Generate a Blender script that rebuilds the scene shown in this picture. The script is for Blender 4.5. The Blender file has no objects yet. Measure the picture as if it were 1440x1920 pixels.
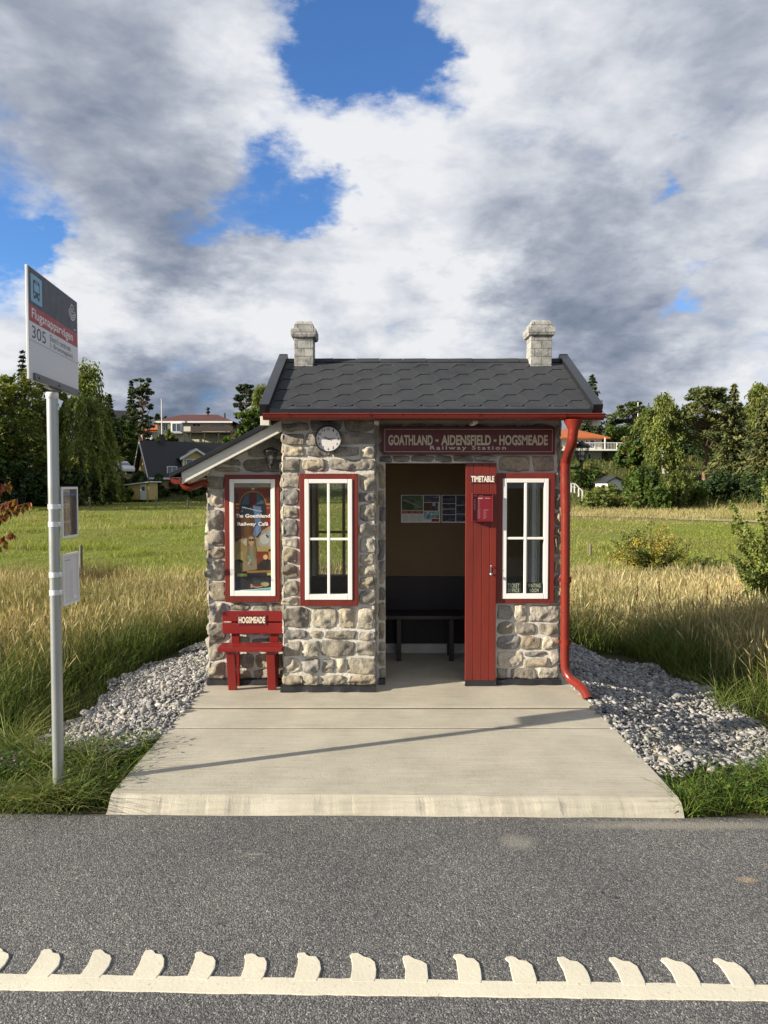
import bpy, bmesh, math, random
import numpy as np
from mathutils import Vector, Matrix
R = math.radians
rng = np.random.default_rng(11)
random.seed(11)
SC = bpy.context.scene
COL = SC.collection
F, CX, CY, CAMZ = 1331.0, 720.0, 960.0, 1.7
PITCH = math.atan(52.0 / F)
CP, SP = math.cos(PITCH), math.sin(PITCH)

def ray(u, v):
    a = (u - CX) / F
    b = (CY - v) / F
    return Vector((a, CP + b * SP, -SP + b * CP))

def P(u, v, Y):
    """real-world point seen at pixel (u, v) of the photograph, Y metres in front of the camera"""
    d = ray(u, v)
    t = Y / d.y
    return Vector((d.x * t, Y, CAMZ + d.z * t))

def zv(v, Y):
    return P(720, v, Y).z

def xu(u, Y):
    return (u - 720.0) / F * Y

def sm(a, b, x):
    t = np.clip((np.asarray(x, float) - a) / (b - a), 0, 1)
    return t * t * (3 - 2 * t)

def vnoise(x, y, z=0.0, seed=0):
    """lattice value noise, numpy, range -1..1"""
    x = np.asarray(x, float); y = np.asarray(y, float)
    z = np.asarray(z, float) + np.zeros_like(x)
    xi, yi, zi = np.floor(x).astype(np.int64), np.floor(y).astype(np.int64), np.floor(z).astype(np.int64)
    xf, yf, zf = x - xi, y - yi, z - zi
    def h(i, j, k):
        n = (i * 374761393 + j * 668265263 + k * 1274126177 + seed * 974711) & 0x7fffffff
        n = ((n ^ (n >> 13)) * 1274126177) & 0x7fffffff
        n = n ^ (n >> 16)
        return (n & 0xffff) / 32767.5 - 1
    u, v, w = [t * t * (3 - 2 * t) for t in (xf, yf, zf)]
    def L(a, b, t): return a + (b - a) * t
    return L(L(L(h(xi, yi, zi), h(xi + 1, yi, zi), u), L(h(xi, yi + 1, zi), h(xi + 1, yi + 1, zi), u), v),
             L(L(h(xi, yi, zi + 1), h(xi + 1, yi, zi + 1), u), L(h(xi, yi + 1, zi + 1), h(xi + 1, yi + 1, zi + 1), u), v), w)

def fbm(x, y, z=0.0, o=4, seed=0):
    a, s, f = 0, 0.5, 1.0
    for k in range(o):
        a = a + s * vnoise(np.asarray(x) * f, np.asarray(y) * f, np.asarray(z) * f, seed + k)
        s *= 0.5; f *= 2.03
    return a

# ------------------------------------------------------------------ materials
def new_mat(name):
    m = bpy.data.materials.new(name)
    m.use_nodes = True
    nt = m.node_tree
    for n in list(nt.nodes):
        nt.nodes.remove(n)
    out = nt.nodes.new('ShaderNodeOutputMaterial')
    return m, nt, out

def noise_node(nt, vec, scale, detail=6, rough=0.6, dist=0.0):
    n = nt.nodes.new('ShaderNodeTexNoise')
    n.inputs['Scale'].default_value = scale
    n.inputs['Detail'].default_value = detail
    n.inputs['Roughness'].default_value = rough
    n.inputs['Distortion'].default_value = dist
    nt.links.new(vec, n.inputs['Vector'])
    return n

def ramp_node(nt, fac, stops):
    r = nt.nodes.new('ShaderNodeValToRGB')
    el = r.color_ramp.elements
    while len(el) > 1:
        el.remove(el[-1])
    el[0].position = stops[0][0]; el[0].color = tuple(stops[0][1]) + (1,)
    for p, c in stops[1:]:
        e = el.new(p); e.color = tuple(c) + (1,)
    nt.links.new(fac, r.inputs[0])
    return r

def mixc(nt, a, b, fac, mode='MIX'):
    m = nt.nodes.new('ShaderNodeMix')
    m.data_type = 'RGBA'; m.blend_type = mode; m.clamp_result = False
    for sock, val in ((m.inputs[6], a), (m.inputs[7], b)):
        if isinstance(val, (tuple, list)):
            sock.default_value = tuple(val[:3]) + (1,)
        else:
            nt.links.new(val, sock)
    if isinstance(fac, (int, float)):
        m.inputs[0].default_value = fac
    else:
        nt.links.new(fac, m.inputs[0])
    return m.outputs[2]

def pmat(name, col=(.5, .5, .5), col2=None, scale=6.0, rough=.6, bump=0.0, bscale=80.0, metal=0.0, spec=.5,
         attr=False, stretch=None, streak=0.0, coat=0.0, extra=None, var=.5):
    """principled paint / wood / metal with noise colour variation and fine bump"""
    m, nt, out = new_mat(name)
    b = nt.nodes.new('ShaderNodeBsdfPrincipled')
    nt.links.new(b.outputs[0], out.inputs[0])
    tc = nt.nodes.new('ShaderNodeTexCoord')
    vec = tc.outputs['Object']
    if stretch:
        mp = nt.nodes.new('ShaderNodeMapping')
        mp.inputs['Scale'].default_value = stretch
        nt.links.new(vec, mp.inputs[0]); vec = mp.outputs[0]
    n1 = noise_node(nt, vec, scale, 8, .62)
    if attr:
        at = nt.nodes.new('ShaderNodeAttribute'); at.attribute_name = 'Col'
        base = at.outputs['Color']
        c2 = col2 or (.75, .72, .68)
        r = ramp_node(nt, n1.outputs['Fac'], [(.35, c2), (.65, (1.12, 1.1, 1.06))])
        base = mixc(nt, base, r.outputs[0], var, 'MULTIPLY')
    else:
        col2 = col2 or tuple(c * .78 for c in col)
        r = ramp_node(nt, n1.outputs['Fac'], [(.32, col2), (.68, col)])
        base = r.outputs[0]
    if extra:
        base = extra(nt, vec, base)
    nt.links.new(base, b.inputs['Base Color'])
    b.inputs['Metallic'].default_value = metal
    b.inputs['Specular IOR Level'].default_value = spec
    b.inputs['Coat Weight'].default_value = coat
    n2 = noise_node(nt, vec, bscale * .25, 4, .5)
    mr = nt.nodes.new('ShaderNodeMapRange')
    mr.inputs['To Min'].default_value = max(0.02, rough - .12); mr.inputs['To Max'].default_value = min(1, rough + .12)
    nt.links.new(n2.outputs['Fac'], mr.inputs['Value'])
    nt.links.new(mr.outputs[0], b.inputs['Roughness'])
    if bump:
        n3 = noise_node(nt, vec, bscale, 6, .65)
        bp = nt.nodes.new('ShaderNodeBump')
        bp.inputs['Strength'].default_value = 1.0
        bp.inputs['Distance'].default_value = bump
        nt.links.new(n3.outputs['Fac'], bp.inputs['Height'])
        nt.links.new(bp.outputs[0], b.inputs['Normal'])
    return m

def leaf_mat(name, trans=.35, tint=(1.25, 1.25, .55), rough=.55):
    m, nt, out = new_mat(name)
    at = nt.nodes.new('ShaderNodeAttribute'); at.attribute_name = 'Col'
    b = nt.nodes.new('ShaderNodeBsdfPrincipled')
    b.inputs['Roughness'].default_value = rough
    b.inputs['Specular IOR Level'].default_value = .25
    nt.links.new(at.outputs['Color'], b.inputs['Base Color'])
    t = nt.nodes.new('ShaderNodeBsdfTranslucent')
    nt.links.new(mixc(nt, at.outputs['Color'], tint, 1.0, 'MULTIPLY'), t.inputs[0])
    mx = nt.nodes.new('ShaderNodeMixShader'); mx.inputs[0].default_value = trans
    nt.links.new(b.outputs[0], mx.inputs[1]); nt.links.new(t.outputs[0], mx.inputs[2])
    nt.links.new(mx.outputs[0], out.inputs[0])
    return m

def glass_mat(name, tint=(.9, .93, .92), ior=1.5, gain=1.0):
    m, nt, out = new_mat(name)
    tr = nt.nodes.new('ShaderNodeBsdfTransparent'); tr.inputs[0].default_value = tint + (1,)
    gl = nt.nodes.new('ShaderNodeBsdfGlossy'); gl.inputs['Roughness'].default_value = .01
    # Schlick reflectance, the same from both faces of the thin pane
    lw = nt.nodes.new('ShaderNodeLayerWeight'); lw.inputs['Blend'].default_value = .5
    pw = nt.nodes.new('ShaderNodeMath'); pw.operation = 'POWER'; pw.inputs[1].default_value = 5.0
    nt.links.new(lw.outputs['Facing'], pw.inputs[0])
    r0 = ((ior - 1) / (ior + 1)) ** 2
    ml = nt.nodes.new('ShaderNodeMath'); ml.operation = 'MULTIPLY_ADD'; ml.inputs[1].default_value = (1 - r0) * gain; ml.inputs[2].default_value = r0 * gain
    nt.links.new(pw.outputs[0], ml.inputs[0])
    mx = nt.nodes.new('ShaderNodeMixShader')
    nt.links.new(ml.outputs[0], mx.inputs[0]); nt.links.new(tr.outputs[0], mx.inputs[1]); nt.links.new(gl.outputs[0], mx.inputs[2])
    nt.links.new(mx.outputs[0], out.inputs[0])
    return m

# ------------------------------------------------------------------ objects
def tag(o, label=None, cat=None, group=None, kind=None):
    if label: o['label'] = label
    if cat: o['category'] = cat
    if group: o['group'] = group
    if kind: o['kind'] = kind
    return o

def thing(name, label, cat, loc=(0, 0, 0), rz=0.0, group=None):
    o = bpy.data.objects.new(name, None)
    COL.objects.link(o)
    o.empty_display_size = .1
    o.location = loc; o.rotation_euler = (0, 0, rz)
    return tag(o, label, cat, group)

def worldloc(o):
    v = Vector((0, 0, 0))
    while o is not None:
        v += Vector(o.location); o = o.parent
    return v

def link(name, me, mat, parent=None, base=None, local=False):
    """link a mesh; its vertices are world coordinates unless local"""
    o = bpy.data.objects.new(name, me)
    COL.objects.link(o)
    for m in (mat if isinstance(mat, (list, tuple)) else [mat]):
        me.materials.append(m)
    if parent is not None:
        if not local:
            me.transform(Matrix.Translation(-worldloc(parent)))
        o.parent = parent
    elif base is not None:
        if not local:
            me.transform(Matrix.Translation(-Vector(base)))
        o.location = base
    return o

def np_mesh(name, co, quads, col=None, smooth=False):
    me = bpy.data.meshes.new(name)
    co = np.asarray(co, np.float32).reshape(-1, 3)
    quads = np.asarray(quads, np.int32)
    k = quads.shape[1]
    me.vertices.add(len(co)); me.vertices.foreach_set('co', co.ravel())
    me.loops.add(quads.size); me.loops.foreach_set('vertex_index', quads.ravel())
    me.polygons.add(len(quads)); me.polygons.foreach_set('loop_start', np.arange(0, quads.size, k, dtype=np.int32))
    if smooth:
        me.polygons.foreach_set('use_smooth', np.ones(len(quads), bool))
    me.update(calc_edges=True)
    if col is not None:
        a = me.color_attributes.new('Col', 'FLOAT_COLOR', 'POINT')
        c = np.ones((len(co), 4), np.float32); c[:, :3] = np.asarray(col, np.float32).reshape(-1, 3)
        a.data.foreach_set('color', c.ravel())
    return me

class MB:
    """collects shapes into ONE mesh"""
    def __init__(s):
        s.v, s.f, s.c, s.sm, s.mi = [], [], [], [], []
        s.col = (1, 1, 1); s.m = 0; s.xf = None
    def add(s, vs, fs, smooth=False):
        k = len(s.v)
        for p in vs:
            p = Vector(p)
            if s.xf is not None: p = s.xf @ p
            s.v.append(tuple(p)); s.c.append(s.col)
        for f in fs:
            s.f.append(tuple(i + k for i in f)); s.sm.append(smooth); s.mi.append(s.m)
    def box(s, x0, x1, y0, y1, z0, z1):
        x0, x1 = min(x0, x1), max(x0, x1); y0, y1 = min(y0, y1), max(y0, y1); z0, z1 = min(z0, z1), max(z0, z1)
        s.add([(x0, y0, z0), (x1, y0, z0), (x1, y1, z0), (x0, y1, z0), (x0, y0, z1), (x1, y0, z1), (x1, y1, z1), (x0, y1, z1)],
              [(0, 3, 2, 1), (4, 5, 6, 7), (0, 1, 5, 4), (1, 2, 6, 5), (2, 3, 7, 6), (3, 0, 4, 7)])
    def prism(s, poly, off):
        """polygon (3-D points) swept along the vector off"""
        n = len(poly); off = Vector(off)
        vs = [Vector(p) for p in poly] + [Vector(p) + off for p in poly]
        nrm = Vector((0, 0, 0))
        for i in range(n):
            nrm += vs[i].cross(vs[(i + 1) % n])
        fl = nrm.dot(off) > 0
        fs = [tuple(range(n)), tuple(range(2 * n - 1, n - 1, -1))] + [((i + 1) % n, i, i + n, (i + 1) % n + n) for i in range(n)]
        if fl: fs = [f[::-1] for f in fs]
        s.add(vs, fs)
    def frame(s, x0, x1, z0, z1, w, y0, y1, wr=None, wt=None, wb=None):
        wr = w if wr is None else wr; wt = w if wt is None else wt; wb = w if wb is None else wb
        s.box(x0, x0 + w, y0, y1, z0, z1); s.box(x1 - wr, x1, y0, y1, z0, z1)
        s.box(x0 + w, x1 - wr, y0, y1, z1 - wt, z1); s.box(x0 + w, x1 - wr, y0, y1, z0, z0 + wb)
    def beam(s, a, b, w, h, up=(0, 0, 1)):
        a, b = Vector(a), Vector(b); d = (b - a).normalized()
        x = d.cross(Vector(up)).normalized() * (w / 2); z = x.cross(d).normalized() * (h / 2)
        s.prism([a - x - z, a + x - z, a + x + z, a - x + z], b - a)
    def tube(s, pts, rad, seg=12, cap=True, smooth=True):
        pts = [Vector(p) for p in pts]; n = len(pts)
        rad = [rad] * n if isinstance(rad, (int, float)) else list(rad)
        t0 = (pts[1] - pts[0]).normalized()
        up = Vector((0, 0, 1)) if abs(t0.z) < .9 else Vector((1, 0, 0))
        nx = t0.cross(up).normalized()
        vs = []
        for i, p in enumerate(pts):
            t = (pts[min(i + 1, n - 1)] - pts[max(i - 1, 0)]).normalized()
            nx = (nx - t * nx.dot(t)).normalized(); ny = t.cross(nx)
            for k in range(seg):
                a = 2 * math.pi * k / seg
                vs.append(p + (nx * math.cos(a) + ny * math.sin(a)) * rad[i])
        fs = [(i * seg + k, i * seg + (k + 1) % seg, (i + 1) * seg + (k + 1) % seg, (i + 1) * seg + k) for i in range(n - 1) for k in range(seg)]
        s.add(vs, fs, smooth)
        if cap:
            s.add(vs[:seg], [tuple(range(seg))[::-1]]); s.add(vs[-seg:], [tuple(range(seg))])
    def lathe(s, prof, c=(0, 0, 0), seg=24, smooth=True, axis='z'):
        c = Vector(c); vs = []
        for r, h in prof:
            for k in range(seg):
                a = 2 * math.pi * k / seg
                p = (r * math.cos(a), r * math.sin(a), h) if axis == 'z' else (r * math.cos(a), -h, r * math.sin(a))
                vs.append(c + Vector(p))
        n = len(prof)
        s.add(vs, [(i * seg + k, i * seg + (k + 1) % seg, (i + 1) * seg + (k + 1) % seg, (i + 1) * seg + k) for i in range(n - 1) for k in range(seg)], smooth)
    def grid(s, pts2, smooth=True):
        """rows of points"""
        n, m = len(pts2), len(pts2[0])
        s.add([p for r in pts2 for p in r], [(i * m + j, i * m + j + 1, (i + 1) * m + j + 1, (i + 1) * m + j) for i in range(n - 1) for j in range(m - 1)], smooth)
    def build(s, name, mat, parent=None, base=None, bevel=0.0, local=False, attr=False, seg=2):
        me = bpy.data.meshes.new(name)
        me.from_pydata(s.v, [], s.f)
        me.polygons.foreach_set('use_smooth', s.sm); me.polygons.foreach_set('material_index', s.mi)
        if attr:
            a = me.color_attributes.new('Col', 'FLOAT_COLOR', 'POINT')
            c = np.ones((len(s.v), 4), np.float32); c[:, :3] = np.array(s.c, np.float32)
            a.data.foreach_set('color', c.ravel())
        me.update()
        o = link(name, me, mat, parent, base, local)
        if bevel:
            md = o.modifiers.new('edge', 'BEVEL'); md.width = bevel; md.segments = seg; md.limit_method = 'ANGLE'; md.angle_limit = R(40)
        return o

def smooth_path(pts, k=8):
    pts = [Vector(p) for p in pts]; out = []
    for i in range(len(pts) - 1):
        p0, p1, p2, p3 = pts[max(i - 1, 0)], pts[i], pts[i + 1], pts[min(i + 2, len(pts) - 1)]
        for j in range(k):
            t = j / k
            out.append(.5 * ((2 * p1) + (p2 - p0) * t + (2 * p0 - 5 * p1 + 4 * p2 - p3) * t * t + (3 * p1 - p0 - 3 * p2 + p3) * t ** 3))
    out.append(pts[-1])
    return out

# ------------------------------------------------------------------ flat printed artwork and lettering
_tc = {}
def text_geo(body, bold=0.0, spacing=1.0):
    key = (body, bold, spacing)
    if key not in _tc:
        cu = bpy.data.curves.new('lettering', 'FONT')
        cu.body = body; cu.size = 1.0; cu.offset = bold; cu.space_character = spacing; cu.resolution_u = 4; cu.fill_mode = 'BOTH'
        ob = bpy.data.objects.new('lettering', cu); COL.objects.link(ob)
        dg = bpy.context.evaluated_depsgraph_get()
        me = bpy.data.meshes.new_from_object(ob.evaluated_get(dg))
        vs = np.array([v.co[:2] for v in me.vertices]); fs = [tuple(p.vertices) for p in me.polygons]
        bpy.data.objects.remove(ob); bpy.data.curves.remove(cu); bpy.data.meshes.remove(me)
        _tc[key] = (vs, fs)
    return _tc[key]

class Art:
    """printed flat artwork: coloured polygons in layers 0.4 mm apart on one real flat object"""
    def __init__(s, O, ex, ey, step=.0005):
        s.O, s.ex, s.ey = Vector(O), Vector(ex), Vector(ey)
        s.n = s.ex.cross(s.ey).normalized(); s.mb = MB(); s.step = step
    def pt(s, x, y, l): return s.O + s.ex * x + s.ey * y + s.n * (l * s.step)
    def poly(s, pts, col, l=1):
        s.mb.col = col; s.mb.add([s.pt(x, y, l) for x, y in pts], [tuple(range(len(pts)))])
    def rect(s, x0, y0, x1, y1, col, l=1): s.poly([(x0, y0), (x1, y0), (x1, y1), (x0, y1)], col, l)
    def ell(s, cx, cy, rx, ry, col, l=1, a0=0, a1=360, n=28):
        s.poly([(cx + rx * math.cos(R(a0 + (a1 - a0) * i / n)), cy + ry * math.sin(R(a0 + (a1 - a0) * i / n))) for i in range(n + (a1 - a0 < 360))], col, l)
    def arc(s, cx, cy, rx, ry, w, col, l=1, a0=0, a1=180, n=24, wy=None):
        wy = w if wy is None else wy
        o = [(math.cos(R(a0 + (a1 - a0) * i / n)), math.sin(R(a0 + (a1 - a0) * i / n))) for i in range(n + 1)]
        for i in range(n):
            (c0, s0), (c1, s1) = o[i], o[i + 1]
            s.poly([(cx + (rx - w) * c0, cy + (ry - wy) * s0), (cx + rx * c0, cy + ry * s0), (cx + rx * c1, cy + ry * s1), (cx + (rx - w) * c1, cy + (ry - wy) * s1)], col, l)
    def border(s, x0, y0, x1, y1, wx, wy, col, l=1):
        s.rect(x0, y0, x1, y0 + wy, col, l); s.rect(x0, y1 - wy, x1, y1, col, l)
        s.rect(x0, y0 + wy, x0 + wx, y1 - wy, col, l); s.rect(x1 - wx, y0 + wy, x1, y1 - wy, col, l)
    def text(s, body, x0, y0, x1, y1, col, l=2, bold=0.0, spacing=1.0):
        vs, fs = text_geo(body, bold, spacing)
        a, b = vs.min(0), vs.max(0)
        t = (vs - a) / (b - a)
        s.mb.col = col
        s.mb.add([s.pt(x0 + (x1 - x0) * p[0], y0 + (y1 - y0) * p[1], l) for p in t], fs)
    def build(s, name, mat, parent=None, base=None, local=False):
        return s.mb.build(name, mat, parent, base, attr=True, local=local)
# ================================================================== camera, sun, sky
cam = bpy.data.cameras.new('camera'); cam_o = bpy.data.objects.new('camera', cam); COL.objects.link(cam_o)
cam.sensor_fit = 'VERTICAL'; cam.sensor_height = 36.0; cam.lens = F / 1920.0 * 36.0
cam_o.location = (0, 0, CAMZ); cam_o.rotation_euler = (R(90) - PITCH, 0, 0)
cam.clip_start = .05; cam.clip_end = 5000
SC.camera = cam_o
SC.view_settings.view_transform = 'Standard'; SC.view_settings.look = 'None'
SC.view_settings.exposure = 1.0; SC.view_settings.gamma = 1.0
SC.cycles.max_bounces = 8; SC.cycles.transparent_max_bounces = 12; SC.cycles.caustics_reflective = False; SC.cycles.caustics_refractive = False
SC.cycles.use_adaptive_sampling = True

TAN_EL = .345
SUN_DIR = Vector((.945, .325, -TAN_EL)).normalized()          # the way the light travels
sun = bpy.data.lights.new('sun', 'SUN'); sun_o = bpy.data.objects.new('sun', sun); COL.objects.link(sun_o)
sun.energy = 5.0; sun.angle = R(.5); sun.color = (1.0, .885, .71)
sun_o.rotation_euler = SUN_DIR.to_track_quat('-Z', 'Y').to_euler(); sun_o.location = (-30, -10, 25)

def build_world():
    w = bpy.data.worlds.new('World'); SC.world = w; w.use_nodes = True
    nt = w.node_tree
    for n in list(nt.nodes): nt.nodes.remove(n)
    out = nt.nodes.new('ShaderNodeOutputWorld'); bg = nt.nodes.new('ShaderNodeBackground')
    bg.inputs['Strength'].default_value = .12
    nt.links.new(bg.outputs[0], out.inputs[0])
    def mth(op, a, b=None, c=None, clamp=False):
        n = nt.nodes.new('ShaderNodeMath'); n.operation = op; n.use_clamp = clamp
        for i, x in enumerate((a, b, c)):
            if x is None: continue
            if isinstance(x, (int, float)): n.inputs[i].default_value = x
            else: nt.links.new(x, n.inputs[i])
        return n.outputs[0]
    def vm(op, a, b=None, sc=None):
        n = nt.nodes.new('ShaderNodeVectorMath'); n.operation = op
        for i, x in enumerate((a, b)):
            if x is None: continue
            if isinstance(x, (tuple, list, Vector)): n.inputs[i].default_value = tuple(x)
            else: nt.links.new(x, n.inputs[i])
        if sc is not None: n.inputs['Scale'].default_value = sc
        return n
    tc = nt.nodes.new('ShaderNodeTexCoord')
    D = vm('NORMALIZE', tc.outputs['Generated']).outputs[0]
    sky = nt.nodes.new('ShaderNodeTexSky'); sky.sky_type = 'NISHITA'; sky.sun_disc = False
    sky.sun_elevation = math.atan(TAN_EL / math.hypot(.945, .325)); sky.sun_rotation = math.atan2(-.945, -.325)
    sky.air_density = 1.0; sky.dust_density = .3; sky.ozone_density = 2.5
    # cloud layer coordinates: the direction projected on a curved layer
    sep = nt.nodes.new('ShaderNodeSeparateXYZ'); nt.links.new(D, sep.inputs[0])
    zz = mth('ADD', mth('MAXIMUM', sep.outputs[2], 0.0), .42)
    cx = mth('DIVIDE', sep.outputs[0], zz); cy = mth('DIVIDE', sep.outputs[1], zz)
    cmb = nt.nodes.new('ShaderNodeCombineXYZ'); nt.links.new(cx, cmb.inputs[0]); nt.links.new(cy, cmb.inputs[1])
    nt.links.new(mth('MULTIPLY', sep.outputs[2], 1.6), cmb.inputs[2])
    q = cmb.outputs[0]
    # wind-torn warp of the big cloud masses
    wn = noise_node(nt, q, 2.0, 6, .6)
    wv = vm('SCALE', vm('SUBTRACT', wn.outputs['Color'], (.5, .5, .5)).outputs[0], sc=.20).outputs[0]
    wf = noise_node(nt, q, 7.5, 8, .62)
    wv2 = vm('SCALE', vm('SUBTRACT', wf.outputs['Color'], (.5, .5, .5)).outputs[0], sc=.16).outputs[0]
    Dw = vm('NORMALIZE', vm('ADD', vm('ADD', D, wv).outputs[0], wv2).outputs[0]).outputs[0]
    def field(blobs):
        acc = None
        for u, v, r, amp in blobs:
            c = ray(u, v).normalized()
            rad = r / F
            k = 1.0 / (rad * rad)
            d = vm('DOT_PRODUCT', Dw, c).outputs['Value']
            e = mth('EXPONENT', mth('MULTIPLY_ADD', d, k, -k))
            acc = mth('MULTIPLY', e, amp) if acc is None else mth('MULTIPLY_ADD', e, amp, acc)
        return acc
    gaps = field(GAPS); shade = field(SHADES)
    n1 = noise_node(nt, q, 2.7, 12, .58, .2)
    off = vm('ADD', q, (-.085, .0, .07)).outputs[0]
    n1s = noise_node(nt, off, 2.7, 5, .55, .2)
    n2 = noise_node(nt, q, 9.0, 10, .6, .3)
    n3 = noise_node(nt, vm('MULTIPLY', q, (.5, 1.0, 1.0)).outputs[0], .55, 4, .5)
    dens = mth('SUBTRACT', mth('ADD', mth('MULTIPLY_ADD', mth('SUBTRACT', n1.outputs['Fac'], .5), .95, .56), mth('MULTIPLY', mth('SUBTRACT', n2.outputs['Fac'], .5), .40)), gaps)
    ms = nt.nodes.new('ShaderNodeMapRange'); ms.interpolation_type = 'SMOOTHSTEP'
    ms.inputs['From Min'].default_value = .08; ms.inputs['From Max'].default_value = .46
    nt.links.new(dens, ms.inputs['Value'])
    rel = mth('SUBTRACT', n1.outputs['Fac'], n1s.outputs['Fac'])
    lit = mth('MULTIPLY_ADD', rel, 1.35, .61)
    lit = mth('ADD', lit, shade)
    lit = mth('MULTIPLY_ADD', mth('SUBTRACT', n2.outputs['Fac'], .5), .75, lit)
    lit = mth('MULTIPLY_ADD', mth('SUBTRACT', n3.outputs['Fac'], .5), .35, lit)
    ccol = ramp_node(nt, lit, [(0.0, (.070, .088, .125)), (.25, (.125, .146, .190)), (.5, (.205, .224, .265)), (.75, (.320, .336, .368)), (1.0, (.425, .432, .445))])
    # strength .12 on the background: radiance 1 corresponds to 1/.12
    cs = vm('SCALE', ccol.outputs[0], sc=1 / .12).outputs[0]
    skyc = mixc(nt, sky.outputs[0], (.42, .62, .88), 1.0, 'MULTIPLY')
    fin = mixc(nt, skyc, cs, ms.outputs[0])
    nt.links.new(fin, bg.inputs['Color'])
    w.cycles.sampling_method = 'MANUAL'; w.cycles.sample_map_resolution = 512

# holes in the cloud (direction as seen over the pixel, angular radius in pixels at the lens, depth)
GAPS = [(640, 25, 70, .40), (700, 80, 62, .40), (790, 160, 48, .38), (750, 20, 60, .32), (830, 60, 24, .2), (590, 100, 42, .22),
        (535, 310, 42, .36), (590, 365, 40, .38), (480, 385, 34, .30), (405, 425, 36, .32), (550, 420, 34, .24),
        (35, 430, 48, .38), (105, 450, 30, .25), (1330, 565, 30, .32), (1230, 300, 18, .25), (780, 490, 20, .25), (650, 395, 20, .25), (1010, 5, 26, .15),
        (-300, 300, 160, .4), (1900, 500, 200, .35)]
# lighter (+) and darker (-) parts of the cloud
SHADES = [(150, 270, 140, -.08), (300, 380, 100, -.17), (395, 500, 60, -.30), (80, 160, 110, -.04), (300, 200, 100, -.10), (330, 480, 60, -.12), (200, 440, 70, -.10),
          (520, 130, 90, .22), (450, 40, 90, .16), (660, 200, 90, .22), (880, 110, 110, .20), (1050, 60, 120, .08), (700, 300, 80, .26), (900, 280, 110, .10),
          (850, 530, 50, .40), (900, 600, 110, .26), (640, 560, 110, .30), (450, 600, 90, .42), (60, 590, 120, .34), (230, 590, 90, .36), (320, 640, 90, .20),
          (1080, 350, 100, .08), (1080, 440, 130, -.16), (1150, 500, 110, -.16), (1020, 600, 70, -.14), (1300, 300, 150, .04), (1200, 150, 150, -.02), (520, 470, 80, -.14), (720, 430, 70, -.12),
          (360, 740, 120, -.40), (200, 715, 100, -.30), (500, 745, 80, -.20), (620, 725, 80, -.06), (1180, 720, 110, -.20), (1120, 640, 90, -.12), (1400, 720, 70, .28), (1380, 480, 90, .12), (1290, 700, 60, -.08)]
build_world()

# ================================================================== terrain
def hgt(x, y):
    x = np.asarray(x, float); y = np.asarray(y, float)
    z = -.10 - .02 * sm(3.4, 3.6, 7 - y) + .04 * sm(3.9, 4.6, y)
    z = z - .42 * sm(6.8, 13, y) + .25 * sm(20, 65, y)
    wr = sm(-6, 14, x)
    left = 9.6 * sm(76, 126, y) + 5 * sm(126, 260, y)
    right = 7.5 * sm(50, 108, y) + 6 * sm(108, 260, y)
    z = z + left * (1 - wr) + right * wr
    dr = .24 * sm(1.60, 2.7, x) * sm(3.95, 5.0, y) * (1 - sm(8, 13, y) * .9)
    dl = .20 * sm(1.5, 2.6, -x) * sm(4.2, 5.2, y) * (1 - sm(8, 13, y) * .9)
    z = z - dr - dl
    amp = .05 * sm(7, 14, y) + .25 * sm(60, 110, y)
    z = z + amp * fbm(x * .11, y * .11, 0, 3, 5)
    return z

def H(x, y): return float(hgt(np.array([x]), np.array([y]))[0])

def G(u, Y):
    """ground point under pixel column u at distance Y"""
    x = xu(u, Y)
    return Vector((x, Y, H(x, Y)))

xs = np.unique(np.concatenate([np.linspace(-6, 6, 49), np.linspace(-30, 30, 61), np.linspace(-120, 120, 81), np.linspace(-900, 900, 41)]))
ys = np.unique(np.concatenate([np.linspace(-3, 9, 41), np.linspace(9, 30, 31), np.linspace(30, 140, 89), np.linspace(140, 300, 33), np.linspace(-300, -3, 15), np.linspace(300, 1800, 16)]))
X, Y = np.meshgrid(xs, ys)
co = np.stack([X, Y, hgt(X, Y)], -1).reshape(-1, 3)
nx_, ny_ = len(xs), len(ys)
ii, jj = np.meshgrid(np.arange(ny_ - 1), np.arange(nx_ - 1), indexing='ij')
q = np.stack([ii * nx_ + jj, ii * nx_ + jj + 1, (ii + 1) * nx_ + jj + 1, (ii + 1) * nx_ + jj], -1).reshape(-1, 4)
def zone_col(x, y):
    """bare ground colour: brown verge soil, green pasture, drier strip, rough hillside"""
    n = fbm(x * .35, y * .12, 0, 4, 31)
    soil = np.array([.075, .065, .035]); past = np.array([.165, .21, .036]); dry = np.array([.24, .20, .09]); hill = np.array([.075, .085, .030])
    a = sm(12.5, 16, y)[..., None]
    c = soil * (1 - a) + past * a
    d = np.clip(.28 + .55 * n, 0, .7)[..., None] * a
    c = c * (1 - d) + dry * .8 * d
    r = (sm(0, 12, x) * sm(38, 46, y) * (1 - sm(54, 60, y)))[..., None]
    c = c * (1 - r) + dry * r
    hx = 76 * (1 - sm(-6, 14, x)) + 56 * sm(-6, 14, x)
    h = sm(0, 6, y - hx)[..., None]
    return c * (1 - h) + hill * h
me = np_mesh('ground', co, q, zone_col(X, Y).reshape(-1, 3), True)
M_ground = pmat('ground_soil', attr=True, scale=1.3, rough=.95, bump=.03, bscale=9, spec=.1, var=.6, col2=(.6, .62, .6))
tag(link('ground', me, M_ground), kind='structure')

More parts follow.
